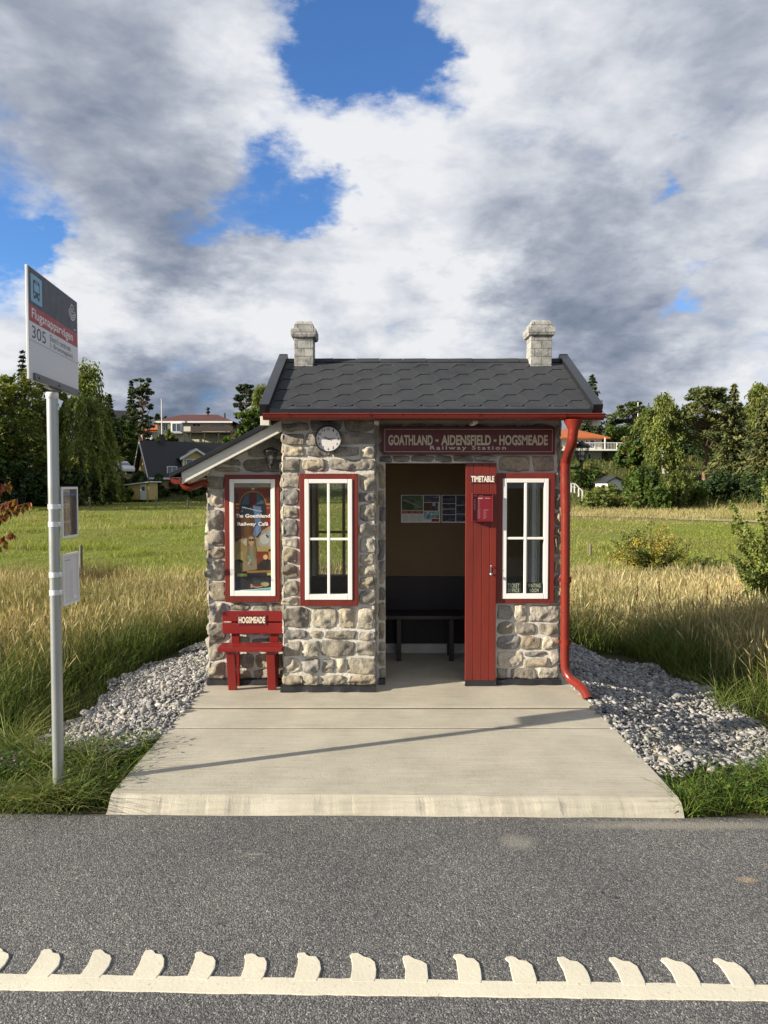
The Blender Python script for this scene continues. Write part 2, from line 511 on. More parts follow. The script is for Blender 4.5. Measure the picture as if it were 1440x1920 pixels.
# ---- dirt track across the right of the pasture
def strip(name, line, w, mat, dz=.03, n=60):
    pts = smooth_path(line, 14); row = []
    for i, p in enumerate(pts):
        t = (pts[min(i + 1, len(pts) - 1)] - pts[max(i - 1, 0)]); t.z = 0; t.normalize(); s = Vector((-t.y, t.x, 0))
        ww = w * (1 + .12 * math.sin(i * 1.7) + .1 * math.sin(i * .61))
        r = []
        for k in (-.5, -.25, 0, .25, .5):
            c = p + s * ww * k
            r.append((c.x, c.y, H(c.x, c.y) + dz))
        row.append(r)
    mb = MB(); mb.grid(row)
    return mb.build(name, mat)
M_track = pmat('dirt_track', (.42, .36, .24), (.28, .24, .14), 1.2, .95, .02, 12, spec=.1)
tag(strip('dirt_track', [(1, 48.5, 0), (14.5, 45.5, 0), (20, 41, 0), (27, 36, 0), (40, 29, 0), (60, 22, 0)], 2.3, M_track), kind='structure')

# ================================================================== asphalt road with its rumble line
def road_mat():
    m, nt, out = new_mat('asphalt')
    b = nt.nodes.new('ShaderNodeBsdfPrincipled'); nt.links.new(b.outputs[0], out.inputs[0])
    tc = nt.nodes.new('ShaderNodeTexCoord'); vec = tc.outputs['Object']
    vo = nt.nodes.new('ShaderNodeTexVoronoi'); vo.inputs['Scale'].default_value = 210; nt.links.new(vec, vo.inputs['Vector'])
    v2 = nt.nodes.new('ShaderNodeTexVoronoi'); v2.inputs['Scale'].default_value = 115; nt.links.new(vec, v2.inputs['Vector'])
    bw = nt.nodes.new('ShaderNodeSeparateColor'); nt.links.new(vo.outputs['Color'], bw.inputs[0])
    b2 = nt.nodes.new('ShaderNodeSeparateColor'); nt.links.new(v2.outputs['Color'], b2.inputs[0])
    r = ramp_node(nt, bw.outputs[0], [(0, (.055, .057, .063)), (.45, (.115, .117, .122)), (.8, (.17, .17, .17)), (.93, (.25, .245, .23)), (1, (.36, .35, .32))])
    r2 = ramp_node(nt, b2.outputs[1], [(0, (.55, .55, .56)), (.5, (1, 1, 1)), (.97, (1.1, 1.1, 1.08)), (1, (2.0, 1.9, 1.75))])
    c = mixc(nt, r.outputs[0], r2.outputs[0], .75, 'MULTIPLY')
    nb = noise_node(nt, vec, .9, 6, .6)
    rb = ramp_node(nt, nb.outputs['Fac'], [(.3, (.76, .76, .77)), (.7, (1.22, 1.21, 1.18))])
    c = mixc(nt, c, rb.outputs[0], .9, 'MULTIPLY')
    # pale dusty patches with an edge of their own
    def patch(cx, cy, rx, ry, col, amt, c):
        mp = nt.nodes.new('ShaderNodeMapping'); mp.vector_type = 'POINT'
        mp.inputs['Location'].default_value = (-cx / rx, -cy / ry, 0); mp.inputs['Scale'].default_value = (1 / rx, 1 / ry, 0)
        nt.links.new(vec, mp.inputs[0])
        ln = nt.nodes.new('ShaderNodeVectorMath'); ln.operation = 'LENGTH'; nt.links.new(mp.outputs[0], ln.inputs[0])
        nn = noise_node(nt, vec, 22, 5, .7)
        ad = nt.nodes.new('ShaderNodeMath'); ad.operation = 'MULTIPLY_ADD'; nt.links.new(nn.outputs['Fac'], ad.inputs[0]); ad.inputs[1].default_value = 1.1; nt.links.new(ln.outputs['Value'], ad.inputs[2])
        mr = nt.nodes.new('ShaderNodeMapRange'); mr.inputs['From Min'].default_value = 1.55; mr.inputs['From Max'].default_value = .9
        mr.inputs['To Max'].default_value = amt
        nt.links.new(ad.outputs[0], mr.inputs['Value'])
        return mixc(nt, c, col, mr.outputs[0])
    c = patch(.66, 3.46, .11, .10, (.30, .29, .25), .55, c)
    c = patch(1.63, 3.12, .06, .03, (.42, .32, .20), .55, c)
    c = patch(1.6, 3.63, .85, .06, (.30, .28, .24), .7, c)
    c = patch(-.62, 3.34, .06, .012, (.40, .36, .28), .5, c)
    c = patch(.95, 3.02, .012, .02, (.03, .03, .03), .9, c)
    c = patch(1.0, 2.98, .014, .018, (.03, .03, .03), .9, c)
    nt.links.new(c, b.inputs['Base Color'])
    b.inputs['Roughness'].default_value = .82; b.inputs['Specular IOR Level'].default_value = .35
    bp = nt.nodes.new('ShaderNodeBump'); bp.inputs['Distance'].default_value = .002
    mm = nt.nodes.new('ShaderNodeMath'); mm.operation = 'ADD'
    nt.links.new(vo.outputs['Distance'], mm.inputs[0]); nt.links.new(v2.outputs['Distance'], mm.inputs[1])
    iv = nt.nodes.new('ShaderNodeMath'); iv.operation = 'SUBTRACT'; iv.inputs[0].default_value = 1; nt.links.new(mm.outputs[0], iv.inputs[1])
    nt.links.new(iv.outputs[0], bp.inputs['Height']); nt.links.new(bp.outputs[0], b.inputs['Normal'])
    return m
M_road = road_mat()
ROADZ = -.075
mb = MB(); rows = []
ex = np.concatenate([[-90, -40, -15], np.linspace(-6, 6, 121), [15, 40, 90]])
for x in ex:
    e = 3.765 - .012 * x + (.018 * float(fbm(np.array([x * 3.1]), np.array([.3]), 0, 4, 3)[0]) if abs(x) <= 6 else 0)
    rows.append([(x, -5.2, ROADZ), (x, 0, ROADZ + .004), (x, 2.5, ROADZ + .002), (x, e - .05, ROADZ), (x, e, ROADZ - .012), (x, e + .01, ROADZ - .06)])
mb.grid(rows)
tag(mb.build('road', M_road), kind='structure')

def paint_mat():
    def wear(nt, vec, base):
        n = noise_node(nt, vec, 55, 7, .7)
        r = ramp_node(nt, n.outputs['Fac'], [(.28, (.32, .31, .29)), (.40, (1, 1, 1))])
        return mixc(nt, base, r.outputs[0], .8, 'MULTIPLY')
    return pmat('road_paint', (.70, .66, .53), (.60, .57, .46), 3.5, .6, .0012, 70, extra=wear)
M_paint = paint_mat()
mb = MB()
ct, st = math.cos(R(-.65)), math.sin(R(-.65))
mb.xf = Matrix.Translation((0, 2.435, ROADZ + .004)) @ Matrix.Rotation(R(-1.15), 4, 'Z')
n = 700; top = []; bot = []
for i in range(n + 1):
    x = -7 + 14 * i / n
    top.append((x, .040 + .003 * float(vnoise(x * 25, .5))))
    bot.append((x, -.040 - .003 * float(vnoise(x * 31, 7.5)) - .004 * float(vnoise(x * 5, 2.5))))
rows = [[(bot[i][0], bot[i][1], -.003), (bot[i][0], bot[i][1] + .002, .0016), (bot[i][0], 0, .002), (top[i][0], top[i][1] - .0015, .0016), (top[i][0], top[i][1], -.002)] for i in range(n + 1)]
mb.grid(rows, False)
def tooth(x0, k):
    r = random.Random(k)
    w = .082 + r.uniform(-.006, .008); l = .148 + r.uniform(-.008, .008); y0 = .024
    j = lambda s: r.uniform(-s, s)
    pts = [(0, y0), (.002 + j(.003), y0 + .5 * l), (-.002 + j(.004), y0 + .80 * l), (-.008 + j(.004), y0 + .92 * l), (-.004, y0 + 1.0 * l), (.016 + j(.004), y0 + 1.02 * l), (.028, y0 + .96 * l + j(.004)),
           (.040 + j(.003), y0 + .88 * l), (.066, y0 + .84 * l + j(.006)), (.083 + j(.004), y0 + .68 * l), (w + .006 + j(.003), y0 + .42 * l), (w + .004, y0 + .15 * l), (w - .002, y0)]
    c = (.04, y0 + .45 * l)
    ring = [[(x0 + c[0] + (px - c[0]) * f_, c[1] + (py - c[1]) * f_ if py > y0 else py, z) for px, py in pts] for f_, z in ((1, -.003), (.985, .0018), (.955, .0030))]
    m = len(pts)
    mb.add([p for rr in ring for p in rr], [(i * m + k2, i * m + (k2 + 1) % m, (i + 1) * m + (k2 + 1) % m, (i + 1) * m + k2)[::-1] for i in range(2) for k2 in range(m)] + [tuple(range(2 * m, 3 * m))[::-1]], False)
for k in range(-30, 37):
    tooth(.068 + .1947 * (k - 7) + random.uniform(-.006, .006), k)
tag(mb.build('road_marking', M_paint), kind='structure')

# ================================================================== concrete slab in front of and under the shelter
def concrete_extra(nt, vec, base):
    n = noise_node(nt, vec, 30, 8, .7)
    r = ramp_node(nt, n.outputs['Fac'], [(.28, (.72, .70, .66)), (.42, (1, 1, 1)), (.75, (1.06, 1.05, 1.03))])
    c = mixc(nt, base, r.outputs[0], .8, 'MULTIPLY')
    mp = nt.nodes.new('ShaderNodeMapping'); mp.inputs['Scale'].default_value = (1.2, 26, 1); nt.links.new(vec, mp.inputs[0])
    s = noise_node(nt, mp.outputs[0], 2.2, 5, .6)
    rs = ramp_node(nt, s.outputs['Fac'], [(.35, (.86, .85, .83)), (.6, (1.03, 1.03, 1.02))])
    c = mixc(nt, c, rs.outputs[0], .8, 'MULTIPLY')
    v = nt.nodes.new('ShaderNodeTexVoronoi'); v.inputs['Scale'].default_value = 26; nt.links.new(vec, v.inputs['Vector'])
    rv = ramp_node(nt, v.outputs['Distance'], [(.03, (.5, .48, .44)), (.09, (1, 1, 1))])
    n5 = noise_node(nt, vec, 3, 3, .5)
    g = ramp_node(nt, n5.outputs['Fac'], [(.5, (0, 0, 0)), (.62, (1, 1, 1))])
    return mixc(nt, c, mixc(nt, c, rv.outputs[0], .8, 'MULTIPLY'), g.outputs[0])
M_conc = pmat('concrete', (.475, .45, .38), (.37, .35, .29), 2.6, .88, .0022, 120, spec=.2, extra=concrete_extra)
M_rust = pmat('rusty_steel', (.10, .050, .028), (.05, .035, .026), 9, .8, .002, 60)
SX0, SX1 = -1.505, 1.605
slab = MB()
def slab_piece(x0, x1, y0, y1, z0, z1):
    slab.box(x0, x1, y0, y1, z0, z1)
slab_piece(SX0, SX1, 5.362, 7.9, -.30, 0); slab_piece(SX0, SX1, 4.914, 5.326, -.30, -.003)
# front piece with a worn, slightly wavy front edge
row = []
for i in range(181):
    x = SX0 + (SX1 - SX0) * i / 180
    e = 3.79 - .012 * x + .014 * float(fbm(np.array([x * 3.4]), np.array([9.0]), 0, 5, 8)[0])
    k_ = (x - SX0) / 3.1; ch = .007 * max(0, float(fbm(np.array([x * 9]), np.array([2.0]), 0, 4, 18)[0]) + .1)
    ed = -.050 + .030 * k_ - ch
    row.append([(x, 4.892, -.3), (x, 4.892, -.002), (x, 4.2, -.004), (x, e + .045, -.006), (x, e + ch, ed), (x, e - .022 + ch, ed - .025), (x, e - .044, -.085), (x, e - .046, -.3)])
slab.grid(row, False)
for s in (0, -1):
    r = row[s]; slab.add(r, [tuple(range(8)) if s else tuple(range(8))[::-1]])
so = slab.build('pavement_slab', M_conc, bevel=.006)
tag(so, kind='structure')
mb = MB(); mb.box(SX0 + .02, SX1 - .02, 5.3262, 5.3618, -.1, -.010)
tag(mb.build('expansion_joint', M_rust), kind='structure')
mb = MB(); mb.box(SX0 + .02, SX1 - .02, 4.8922, 4.9138, -.1, -.0085)
tag(mb.build('expansion_joint', pmat('joint_grime', (.075, .068, .055), (.04, .036, .03), 30, .95, spec=.1)), kind='structure')

# ================================================================== gravel round the shelter
def in_gravel(x, y):
    wob = .10 * vnoise(y * 2.2, x * .4, 0, 3) + .05 * vnoise(y * 6, x, 0, 5)
    left = (x > -2.58 + wob - .10 * (y < 5.0)) & (x < SX0 + .02) & (y > 4.35 + .25 * vnoise(x * 3, 1.5, 0, 9) + 1.3 * np.clip(x + 1.85, 0, 1)) & (y < 7.5 + wob)
    right = (x < 3.02 + wob * 1.3) & (x > SX1 - .02) & (y > 4.22 + .2 * vnoise(x * 3, 4.5, 0, 9) + .12 * np.clip(x - 1.75, 0, 1)) & (y < 7.8 + wob)
    back = (x > -2.3) & (x < 2.45) & (y > 7.88) & (y < 8.6)
    return left | right | back
def gravel():
    n = 150000
    x = rng.uniform(-2.8, 3.3, n); y = rng.uniform(4.0, 8.7, n)
    k = in_gravel(x, y); x, y = x[k][:52000], y[k][:52000]
    n = len(x)
    ico = bmesh.new(); bmesh.ops.create_icosphere(ico, subdivisions=1, radius=1)
    bv = np.array([v.co[:] for v in ico.verts]); bf = np.array([[v.index for v in f.verts] for f in ico.faces]); ico.free()
    s = rng.lognormal(math.log(.0132), .40, n)
    sc = np.stack([s * rng.uniform(1.0, 1.8, n), s * rng.uniform(.6, 1.0, n), s * rng.uniform(.3, .65, n)], -1)
    pts = bv[None] * sc[:, None, :] * rng.uniform(.62, 1.3, (n, len(bv), 1))
    a, b, c = rng.uniform(0, 2 * math.pi, n), rng.normal(0, .45, n), rng.normal(0, .45, n)
    ca, sa, cb, sb, cc, sc_ = np.cos(a), np.sin(a), np.cos(b), np.sin(b), np.cos(c), np.sin(c)
    o = np.zeros(n); e = np.ones(n)
    Rz = np.stack([np.stack([ca, -sa, o], -1), np.stack([sa, ca, o], -1), np.stack([o, o, e], -1)], 1)
    Rx = np.stack([np.stack([e, o, o], -1), np.stack([o, cb, -sb], -1), np.stack([o, sb, cb], -1)], 1)
    Ry = np.stack([np.stack([cc, o, sc_], -1), np.stack([o, e, o], -1), np.stack([-sc_, o, cc], -1)], 1)
    M = Rz @ Rx @ Ry
    pts = np.einsum('nij,nkj->nki', M, pts)
    z = hgt(x, y) + .045 + rng.uniform(-.03, .022, n) + .015 * vnoise(x * 4, y * 4, 0, 21) + .03 * vnoise(x * 1.4, y * 1.4, 0, 22) * (x > 1.7)
    pts += np.stack([x, y, z], -1)[:, None, :]
    base = np.array([[.40, .40, .41], [.30, .31, .33], [.52, .51, .48], [.22, .23, .26], [.47, .43, .36], [.36, .37, .40], [.60, .59, .57]]) * .74
    col = base[rng.choice(7, n, p=[.26, .22, .16, .12, .06, .13, .05])] * rng.uniform(.85, 1.15, (n, 1))
    col = np.repeat(col[:, None, :], len(bv), 1)
    f = (bf[None] + (np.arange(n) * len(bv))[:, None, None]).reshape(-1, 3)
    return np_mesh('gravel', pts.reshape(-1, 3), f, col.reshape(-1, 3))
M_gravel = pmat('crushed_stone', attr=True, scale=60, rough=.85, bump=.002, bscale=300, spec=.25, var=.7)
tag(link('gravel', gravel(), M_gravel), kind='stuff')
# bed under the stones
n = 8
gb = MB()
for x0, x1 in ((-2.65, SX0 - .002), (SX1 + .002, 3.1)):
    gb.grid([[(x0 + (x1 - x0) * i / n, 4.7 + (2.85) * j / 12, H(x0 + (x1 - x0) * i / n, 4.7 + 2.85 * j / 12) + .02 - (.06 if i in (0, n) and abs(x0 + (x1 - x0) * i / n) > 2 or j in (0, 12) else 0)) for i in range(n + 1)] for j in range(13)])
M_bed = pmat('gravel_bed', (.26, .26, .27), (.13, .13, .14), 45, .95, .01, 60, spec=.1)
tag(gb.build('gravel_bed', M_bed), kind='structure')

# ================================================================== grasses
def blades(x, y, h, w, lean, c0, c1, z0=None, seg=3, curl=1.0, tip=.15):
    """tapering curved blades, one strip each; colour runs from the foot c0 to the tip c1"""
    n = len(x); k = seg + 1
    a = rng.uniform(0, 2 * math.pi, n); d = np.stack([np.cos(a), np.sin(a)], -1)
    f = rng.uniform(0, math.pi, n); s = np.stack([np.cos(f), np.sin(f)], -1)
    z = hgt(x, y) - .02 if z0 is None else z0
    t = np.linspace(0, 1, k)
    bend = lean[:, None] * h[:, None] * (t[None] ** (1 + curl))
    zz = z[:, None] + h[:, None] * (t[None] - .30 * np.minimum(lean, 1.4)[:, None] * t[None] ** 2.5)
    cen = np.stack([x[:, None] + d[:, :1] * bend, y[:, None] + d[:, 1:] * bend, zz], -1)
    ww = w[:, None] * (1 - (1 - tip) * t[None] ** 1.6) * .5
    sv = np.stack([s[:, :1] * ww, s[:, 1:] * ww, np.zeros_like(ww)], -1)
    co = np.stack([cen - sv, cen + sv], 2)                       # n,k,2,3
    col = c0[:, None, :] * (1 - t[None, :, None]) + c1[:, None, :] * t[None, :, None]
    col = np.repeat(col[:, :, None, :], 2, 2)
    base = (np.arange(n) * k * 2)[:, None]
    i = np.arange(seg) * 2
    qd = np.stack([base + i, base + i + 1, base + i + 3, base + i + 2], -1).reshape(-1, 4)
    return co.reshape(-1, 3), qd, col.reshape(-1, 3), cen

def merge(parts):
    cos, qs, cs, o = [], [], [], 0
    for co, q, c in parts:
        cos.append(co); qs.append(q + o); cs.append(c); o += len(co)
    return np.concatenate(cos), np.concatenate(qs), np.concatenate(cs)

def pal(n, cols, p=None, j=.18):
    cols = np.array(cols)
    return cols[rng.choice(len(cols), n, p=p)] * rng.uniform(1 - j, 1 + j, (n, 1))

GREEN = [[.080, .130, .024], [.110, .165, .030], [.060, .105, .024], [.135, .180, .038]]
GOLD = [[.56, .47, .27], [.47, .39, .21], [.66, .58, .38], [.35, .31, .15], [.27, .28, .11]]
M_grass = leaf_mat('grass_blades', .30, (1.2, 1.2, .7), .6)

def wedge(n, y0, y1, pw=1.0, pad=1.2):
    y = y0 + (y1 - y0) * rng.uniform(0, 1, n) ** pw
    x = rng.uniform(-1, 1, n) * (.56 * y + pad)
    return x, y

def clear(x, y):
    """where nothing built stands"""
    bad = (x > SX0 - .04) & (x < SX1 + .04) & (y > 3.6) & (y < 8.0)
    return ~(bad | in_gravel(x, y))

def tall_grass():
    parts = []
    # green leafy foot
    x, y = wedge(95000, 4.4, 13.8, .9)
    dl = np.where(x < 0, -x - 2.5, x - 2.95)             # distance outwards from the gravel edge
    k = clear(x, y) & ((x < -2.5) | (x > 2.9) | (y > 8.5)) & ((y > 5.0) | (np.abs(x) > 2.6))
    k &= rng.uniform(0, 1, len(x)) < np.where(y < 5.2, .7, 1)
    x, y, dl = x[k], y[k], dl[k]; n = len(x)
    pn = vnoise(x * 1.4, y * 1.4, 0, 41)
    h = (.20 + .30 * sm(0, .8, np.where(y > 7.4, 1, dl)) + .10 * pn) * rng.uniform(.55, 1.2, n) * (1 - .25 * sm(8, 11, y))
    h *= .45 + .55 * sm(4.2, 5.6, y)
    c1 = pal(n, GREEN + [[.15, .17, .04], [.22, .20, .07]])
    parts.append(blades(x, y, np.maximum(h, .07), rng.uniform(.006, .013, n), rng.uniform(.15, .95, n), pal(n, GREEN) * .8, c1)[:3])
    # dry flowering stalks
    x, y = wedge(125000, 5.6, 14.6, .85)
    dl = np.where(x < 0, -x - 2.55, x - 3.05)
    yy = np.where(np.abs(x) > 2.3, y, np.minimum(y, 8.6 + 0 * y))
    dens = sm(.10, .85, np.where(y > 8.4, 1.0, dl)) * sm(5.6, 7.6, y) * (.75 + .45 * vnoise(x * .9, y * .9, 0, 51))
    reed = (x < -.8) & (x > -6.2) & (y > 12.0) & (y < 15) & (vnoise(x * .6, 3.3, 0, 82) > -.5)
    dens = np.where(reed, dens * .18, dens)
    k = clear(x, y) & (rng.uniform(0, 1, len(x)) < dens) & ((x < -2.5) | (x > 2.95) | (y > 8.8))
    x, y = x[k], y[k]; n = len(x)
    pn = vnoise(x * .8, y * .8, 0, 61)
    h = (.62 + .10 * pn) * rng.uniform(.6, 1.18, n) * (1 - .20 * sm(11, 14.6, y)) * (.8 + .2 * sm(6, 8, y))
    tone = np.clip(.5 + .6 * vnoise(x * .5, y * .5, 0, 71), 0, 1)[:, None]
    c1 = pal(n, GOLD, [.3, .25, .2, .12, .13]) * (.72 + .4 * tone)
    gm = (.42 * np.clip(1.6 * vnoise(x * .75, y * .6, 0, 75) + .1, 0, 1))[:, None]
    c1 = c1 * (1 - gm) + pal(n, [[.19, .22, .06], [.26, .27, .10]]) * gm
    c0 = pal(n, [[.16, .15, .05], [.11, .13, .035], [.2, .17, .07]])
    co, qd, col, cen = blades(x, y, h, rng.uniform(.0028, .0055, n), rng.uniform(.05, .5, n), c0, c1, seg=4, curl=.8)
    parts.append((co, qd, col))
    # seed heads: slim drooping plumes on the upper third
    k = rng.uniform(0, 1, n) < .75
    tipp = cen[k, -1]; prev = cen[k, -2]; m = len(tipp)
    ax = (tipp - prev); ax /= np.linalg.norm(ax, axis=1)[:, None]
    L = rng.uniform(.08, .20, m)[:, None]; wd = rng.uniform(.003, .0075, m)[:, None]
    ps = []
    for r in range(2):
        a = rng.uniform(0, 2 * math.pi, m); sd = np.stack([np.cos(a), np.sin(a), np.zeros(m)], -1)
        q4 = np.stack([tipp - ax * L * .6, tipp + sd * wd, tipp + ax * L * .5, tipp - sd * wd], 1)
        cc = np.repeat((c1[k] * rng.uniform(.85, 1.2, (m, 1)))[:, None, :], 4, 1)
        parts.append((q4.reshape(-1, 3), np.arange(m * 4).reshape(-1, 4), cc.reshape(-1, 3)))
    # a band of darker brown reeds at the edge of the pasture
    x, y = wedge(60000, 12.2, 15.0)
    k = (vnoise(x * .6, 3.3, 0, 82) > -.5) & (x < -.8) & (x > -6.4)
    x, y = x[k], y[k]; n = len(x)
    parts.append(blades(x, y, .62 * rng.uniform(.5, 1.15, n), rng.uniform(.005, .009, n), rng.uniform(.05, .4, n), pal(n, [[.06, .05, .022]]), pal(n, [[.11, .08, .045], [.085, .06, .035], [.15, .11, .055]]))[:3])
    return merge(parts)
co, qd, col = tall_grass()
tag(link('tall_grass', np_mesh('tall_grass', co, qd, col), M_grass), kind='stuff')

def verge_grass():
    """low green tufts between the gravel and the road"""
    parts = []
    n = 42000
    x = np.concatenate([rng.uniform(-4.5, -1.42, n), rng.uniform(1.55, 4.2, n)]); y = rng.uniform(3.72, 5.1, 2 * n)
    edge = 3.80 - .012 * x + .06 * vnoise(x * 5, y * 0, 0, 91)
    lim = np.where(x < 0, 4.55 + .25 * vnoise(x * 3, .5, 0, 92) + .45 * np.clip(-x - 1.9, 0, 1), 4.02 + .12 * vnoise(x * 3, .5, 0, 93) + .55 * np.clip(x - 1.62, 0, .75))
    slope = np.where(x < 0, SX0 - .01 + .14 * np.clip(y - 3.8, 0, 1) * 0, SX1 + .01)
    k = (y > edge) & (y < lim) & np.where(x < 0, x < slope, x > slope)
    tuft = vnoise(x * 6, y * 6, 0, 94) * .5 + vnoise(x * 14, y * 14, 0, 95) * .5
    k &= rng.uniform(0, 1, len(x)) < np.clip(.75 + 1.1 * tuft, .06, 1)
    x, y, tuft = x[k], y[k], tuft[k]; n = len(x)
    h = np.clip(.12 + .10 * tuft + .05 * rng.normal(0, 1, n) - .07 * (y - 3.8), .03, .32) * rng.uniform(.7, 1.3, n)
    c1 = pal(n, [[.10, .17, .022], [.13, .19, .03], [.075, .13, .02], [.17, .19, .05], [.28, .24, .10]], [.3, .28, .25, .12, .05])
    parts.append(blades(x, y, h, rng.uniform(.004, .010, n), rng.uniform(.3, 1.3, n), pal(n, GREEN), c1)[:3])
    # broad weed leaves
    m = 14000
    i = rng.choice(n, m)
    wx, wy = x[i] + rng.normal(0, .02, m), y[i] + rng.normal(0, .02, m)
    zz = hgt(wx, wy) + rng.uniform(.01, .15, m)
    a = rng.uniform(0, 2 * math.pi, m); el = rng.uniform(-.2, .7, m)
    ax = np.stack([np.cos(a) * np.cos(el), np.sin(a) * np.cos(el), np.sin(el)], -1)
    sd = np.stack([-np.sin(a), np.cos(a), rng.normal(0, .25, m)], -1)
    p = np.stack([wx, wy, zz], -1); L = rng.uniform(.014, .040, m)[:, None]
    q4 = np.stack([p, p + ax * L * .55 + sd * L * .32, p + ax * L, p + ax * L * .55 - sd * L * .32], 1)
    cc = np.repeat(pal(m, [[.055, .105, .018], [.08, .14, .022], [.11, .16, .03], [.05, .09, .022]])[:, None, :], 4, 1)
    parts.append((q4.reshape(-1, 3), np.arange(m * 4).reshape(-1, 4), cc.reshape(-1, 3)))
    # long strands leaning over slab and stones
    for cx, cy, num, hh in ((-1.62, 4.15, 60, .26), (-1.80, 4.25, 80, .30), (-1.86, 3.90, 150, .26), (-1.95, 3.86, 120, .22), (-1.76, 3.87, 110, .20), (-2.1, 3.88, 120, .2), (2.95, 6.1, 46, .36), (2.98, 6.2, 30, .40), (2.05, 4.1, 60, .2), (-2.1, 4.3, 120, .34), (-2.45, 4.6, 160, .45), (2.7, 4.5, 160, .42), (-1.55, 3.95, 50, .16)):
        x = cx + rng.normal(0, .05, num); y = cy + rng.normal(0, .05, num)
        c1 = pal(num, [[.14, .19, .04], [.22, .22, .08], [.35, .30, .14]], [.5, .3, .2])
        parts.append(blades(x, y, hh * rng.uniform(.6, 1.2, num), rng.uniform(.005, .010, num), rng.uniform(.5, 1.7, num), pal(num, GREEN), c1, seg=5)[:3])
    # weeds and moss creeping out of the gravel
    num = 2600
    x = np.concatenate([rng.uniform(-2.0, -1.5, num // 2), rng.uniform(1.6, 3.1, num // 2)]); y = np.concatenate([rng.uniform(4.4, 4.95, num // 2), rng.uniform(4.2, 4.8, num // 2)])
    k = vnoise(x * 7, y * 7, 0, 96) > .12
    x, y = x[k], y[k]; num = len(x)
    parts.append(blades(x, y, rng.uniform(.03, .10, num), rng.uniform(.004, .009, num), rng.uniform(.3, 1.2, num), pal(num, [[.10, .10, .03]]), pal(num, [[.16, .17, .04], [.25, .20, .08], [.11, .15, .03]]), z0=hgt(x, y) + .02)[:3])
    return merge(parts)
co, qd, col = verge_grass()
tag(link('verge_grass', np_mesh('verge_grass', co, qd, col), M_grass), kind='stuff')

def pasture():
    parts = []
    n = 210000
    y = 13.5 * (78 / 13.5) ** (rng.uniform(0, 1, n) ** .85)
    x = rng.uniform(-1, 1, n) * (.57 * y + 2)
    far = np.where(x < 0, 80.0, 56.0)
    k = y < far
    x, y = x[k], y[k]; n = len(x)
    pn = fbm(x * .22, y * .10, 0, 4, 101); p2 = vnoise(x * .9, y * .5, 0, 102)
    strip_r = sm(1, 10, x) * sm(39, 44, y) + sm(2, 5, x) * (1 - sm(15, 22, y))
    dry = np.clip(.10 + .9 * pn + .25 * p2, 0, .75) + .75 * np.clip(strip_r, 0, 1)
    pick = (rng.uniform(0, 1, n) < dry)[:, None]
    g = pal(n, [[.235, .295, .040], [.28, .32, .055], [.18, .24, .035], [.32, .325, .085]])
    d = pal(n, [[.42, .37, .18], [.33, .31, .12], [.50, .43, .23]])
    c1 = np.where(pick, d, g)
    h = (.09 + .05 * p2 + .20 * np.clip(strip_r, 0, 1)) * rng.uniform(.5, 1.4, n)
    # rows of hay and rough clumps
    h += .18 * (vnoise(x * .5, y * .5, 0, 105) > .62)
    tr = np.abs(y - (47.6 - .35 * np.clip(x - 2, 0, 60) - .004 * np.clip(x - 2, 0, 60) ** 2)) < 1.5
    k = ~((x > 1) & (y > 20) & tr & (rng.uniform(0, 1, n) < .85))
    x, y, h, c1 = x[k], y[k], np.maximum(h, .04)[k], c1[k]; n = len(x)
    w = .0035 + .00055 * y * rng.uniform(.6, 1.5, n)
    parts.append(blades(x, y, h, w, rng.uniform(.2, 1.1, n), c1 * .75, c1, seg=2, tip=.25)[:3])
    # pale dry tussocks standing out in the green
    for cx, cy, r, num in ((-9.5, 44, 3.0, 500), (-11, 36, 1.5, 220), (-20, 40, .5, 120), (-7.5, 58, 4, 500), (-14, 33, 1.2, 120)):
        x = cx + rng.normal(0, r, num); y = cy + rng.normal(0, r * .6, num)
        parts.append(blades(x, y, .35 * rng.uniform(.5, 1.3, num), rng.uniform(.015, .03, num), rng.uniform(.1, .5, num), pal(num, [[.3, .26, .12]]), pal(num, [[.50, .42, .22]]), seg=2)[:3])
    # rough growth on both hillsides
    n = 60000
    x = np.concatenate([rng.uniform(-75, 2, n // 2), rng.uniform(2, 62, n // 2)]); y = np.concatenate([rng.uniform(78, 128, n // 2), rng.uniform(54, 105, n // 2)])
    pn = vnoise(x * .3, y * .3, 0, 111)
    n = len(x)
    c1 = pal(n, [[.115, .140, .036], [.085, .115, .032], [.17, .165, .06], [.13, .155, .04]])
    parts.append(blades(x, y, (.45 + .35 * pn) * rng.uniform(.5, 1.4, n), rng.uniform(.05, .12, n), rng.uniform(.2, .9, n), c1 * .8, c1, seg=2, tip=.3)[:3])
    return merge(parts)
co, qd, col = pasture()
tag(link('pasture_grass', np_mesh('pasture_grass', co, qd, col), M_grass), kind='stuff')
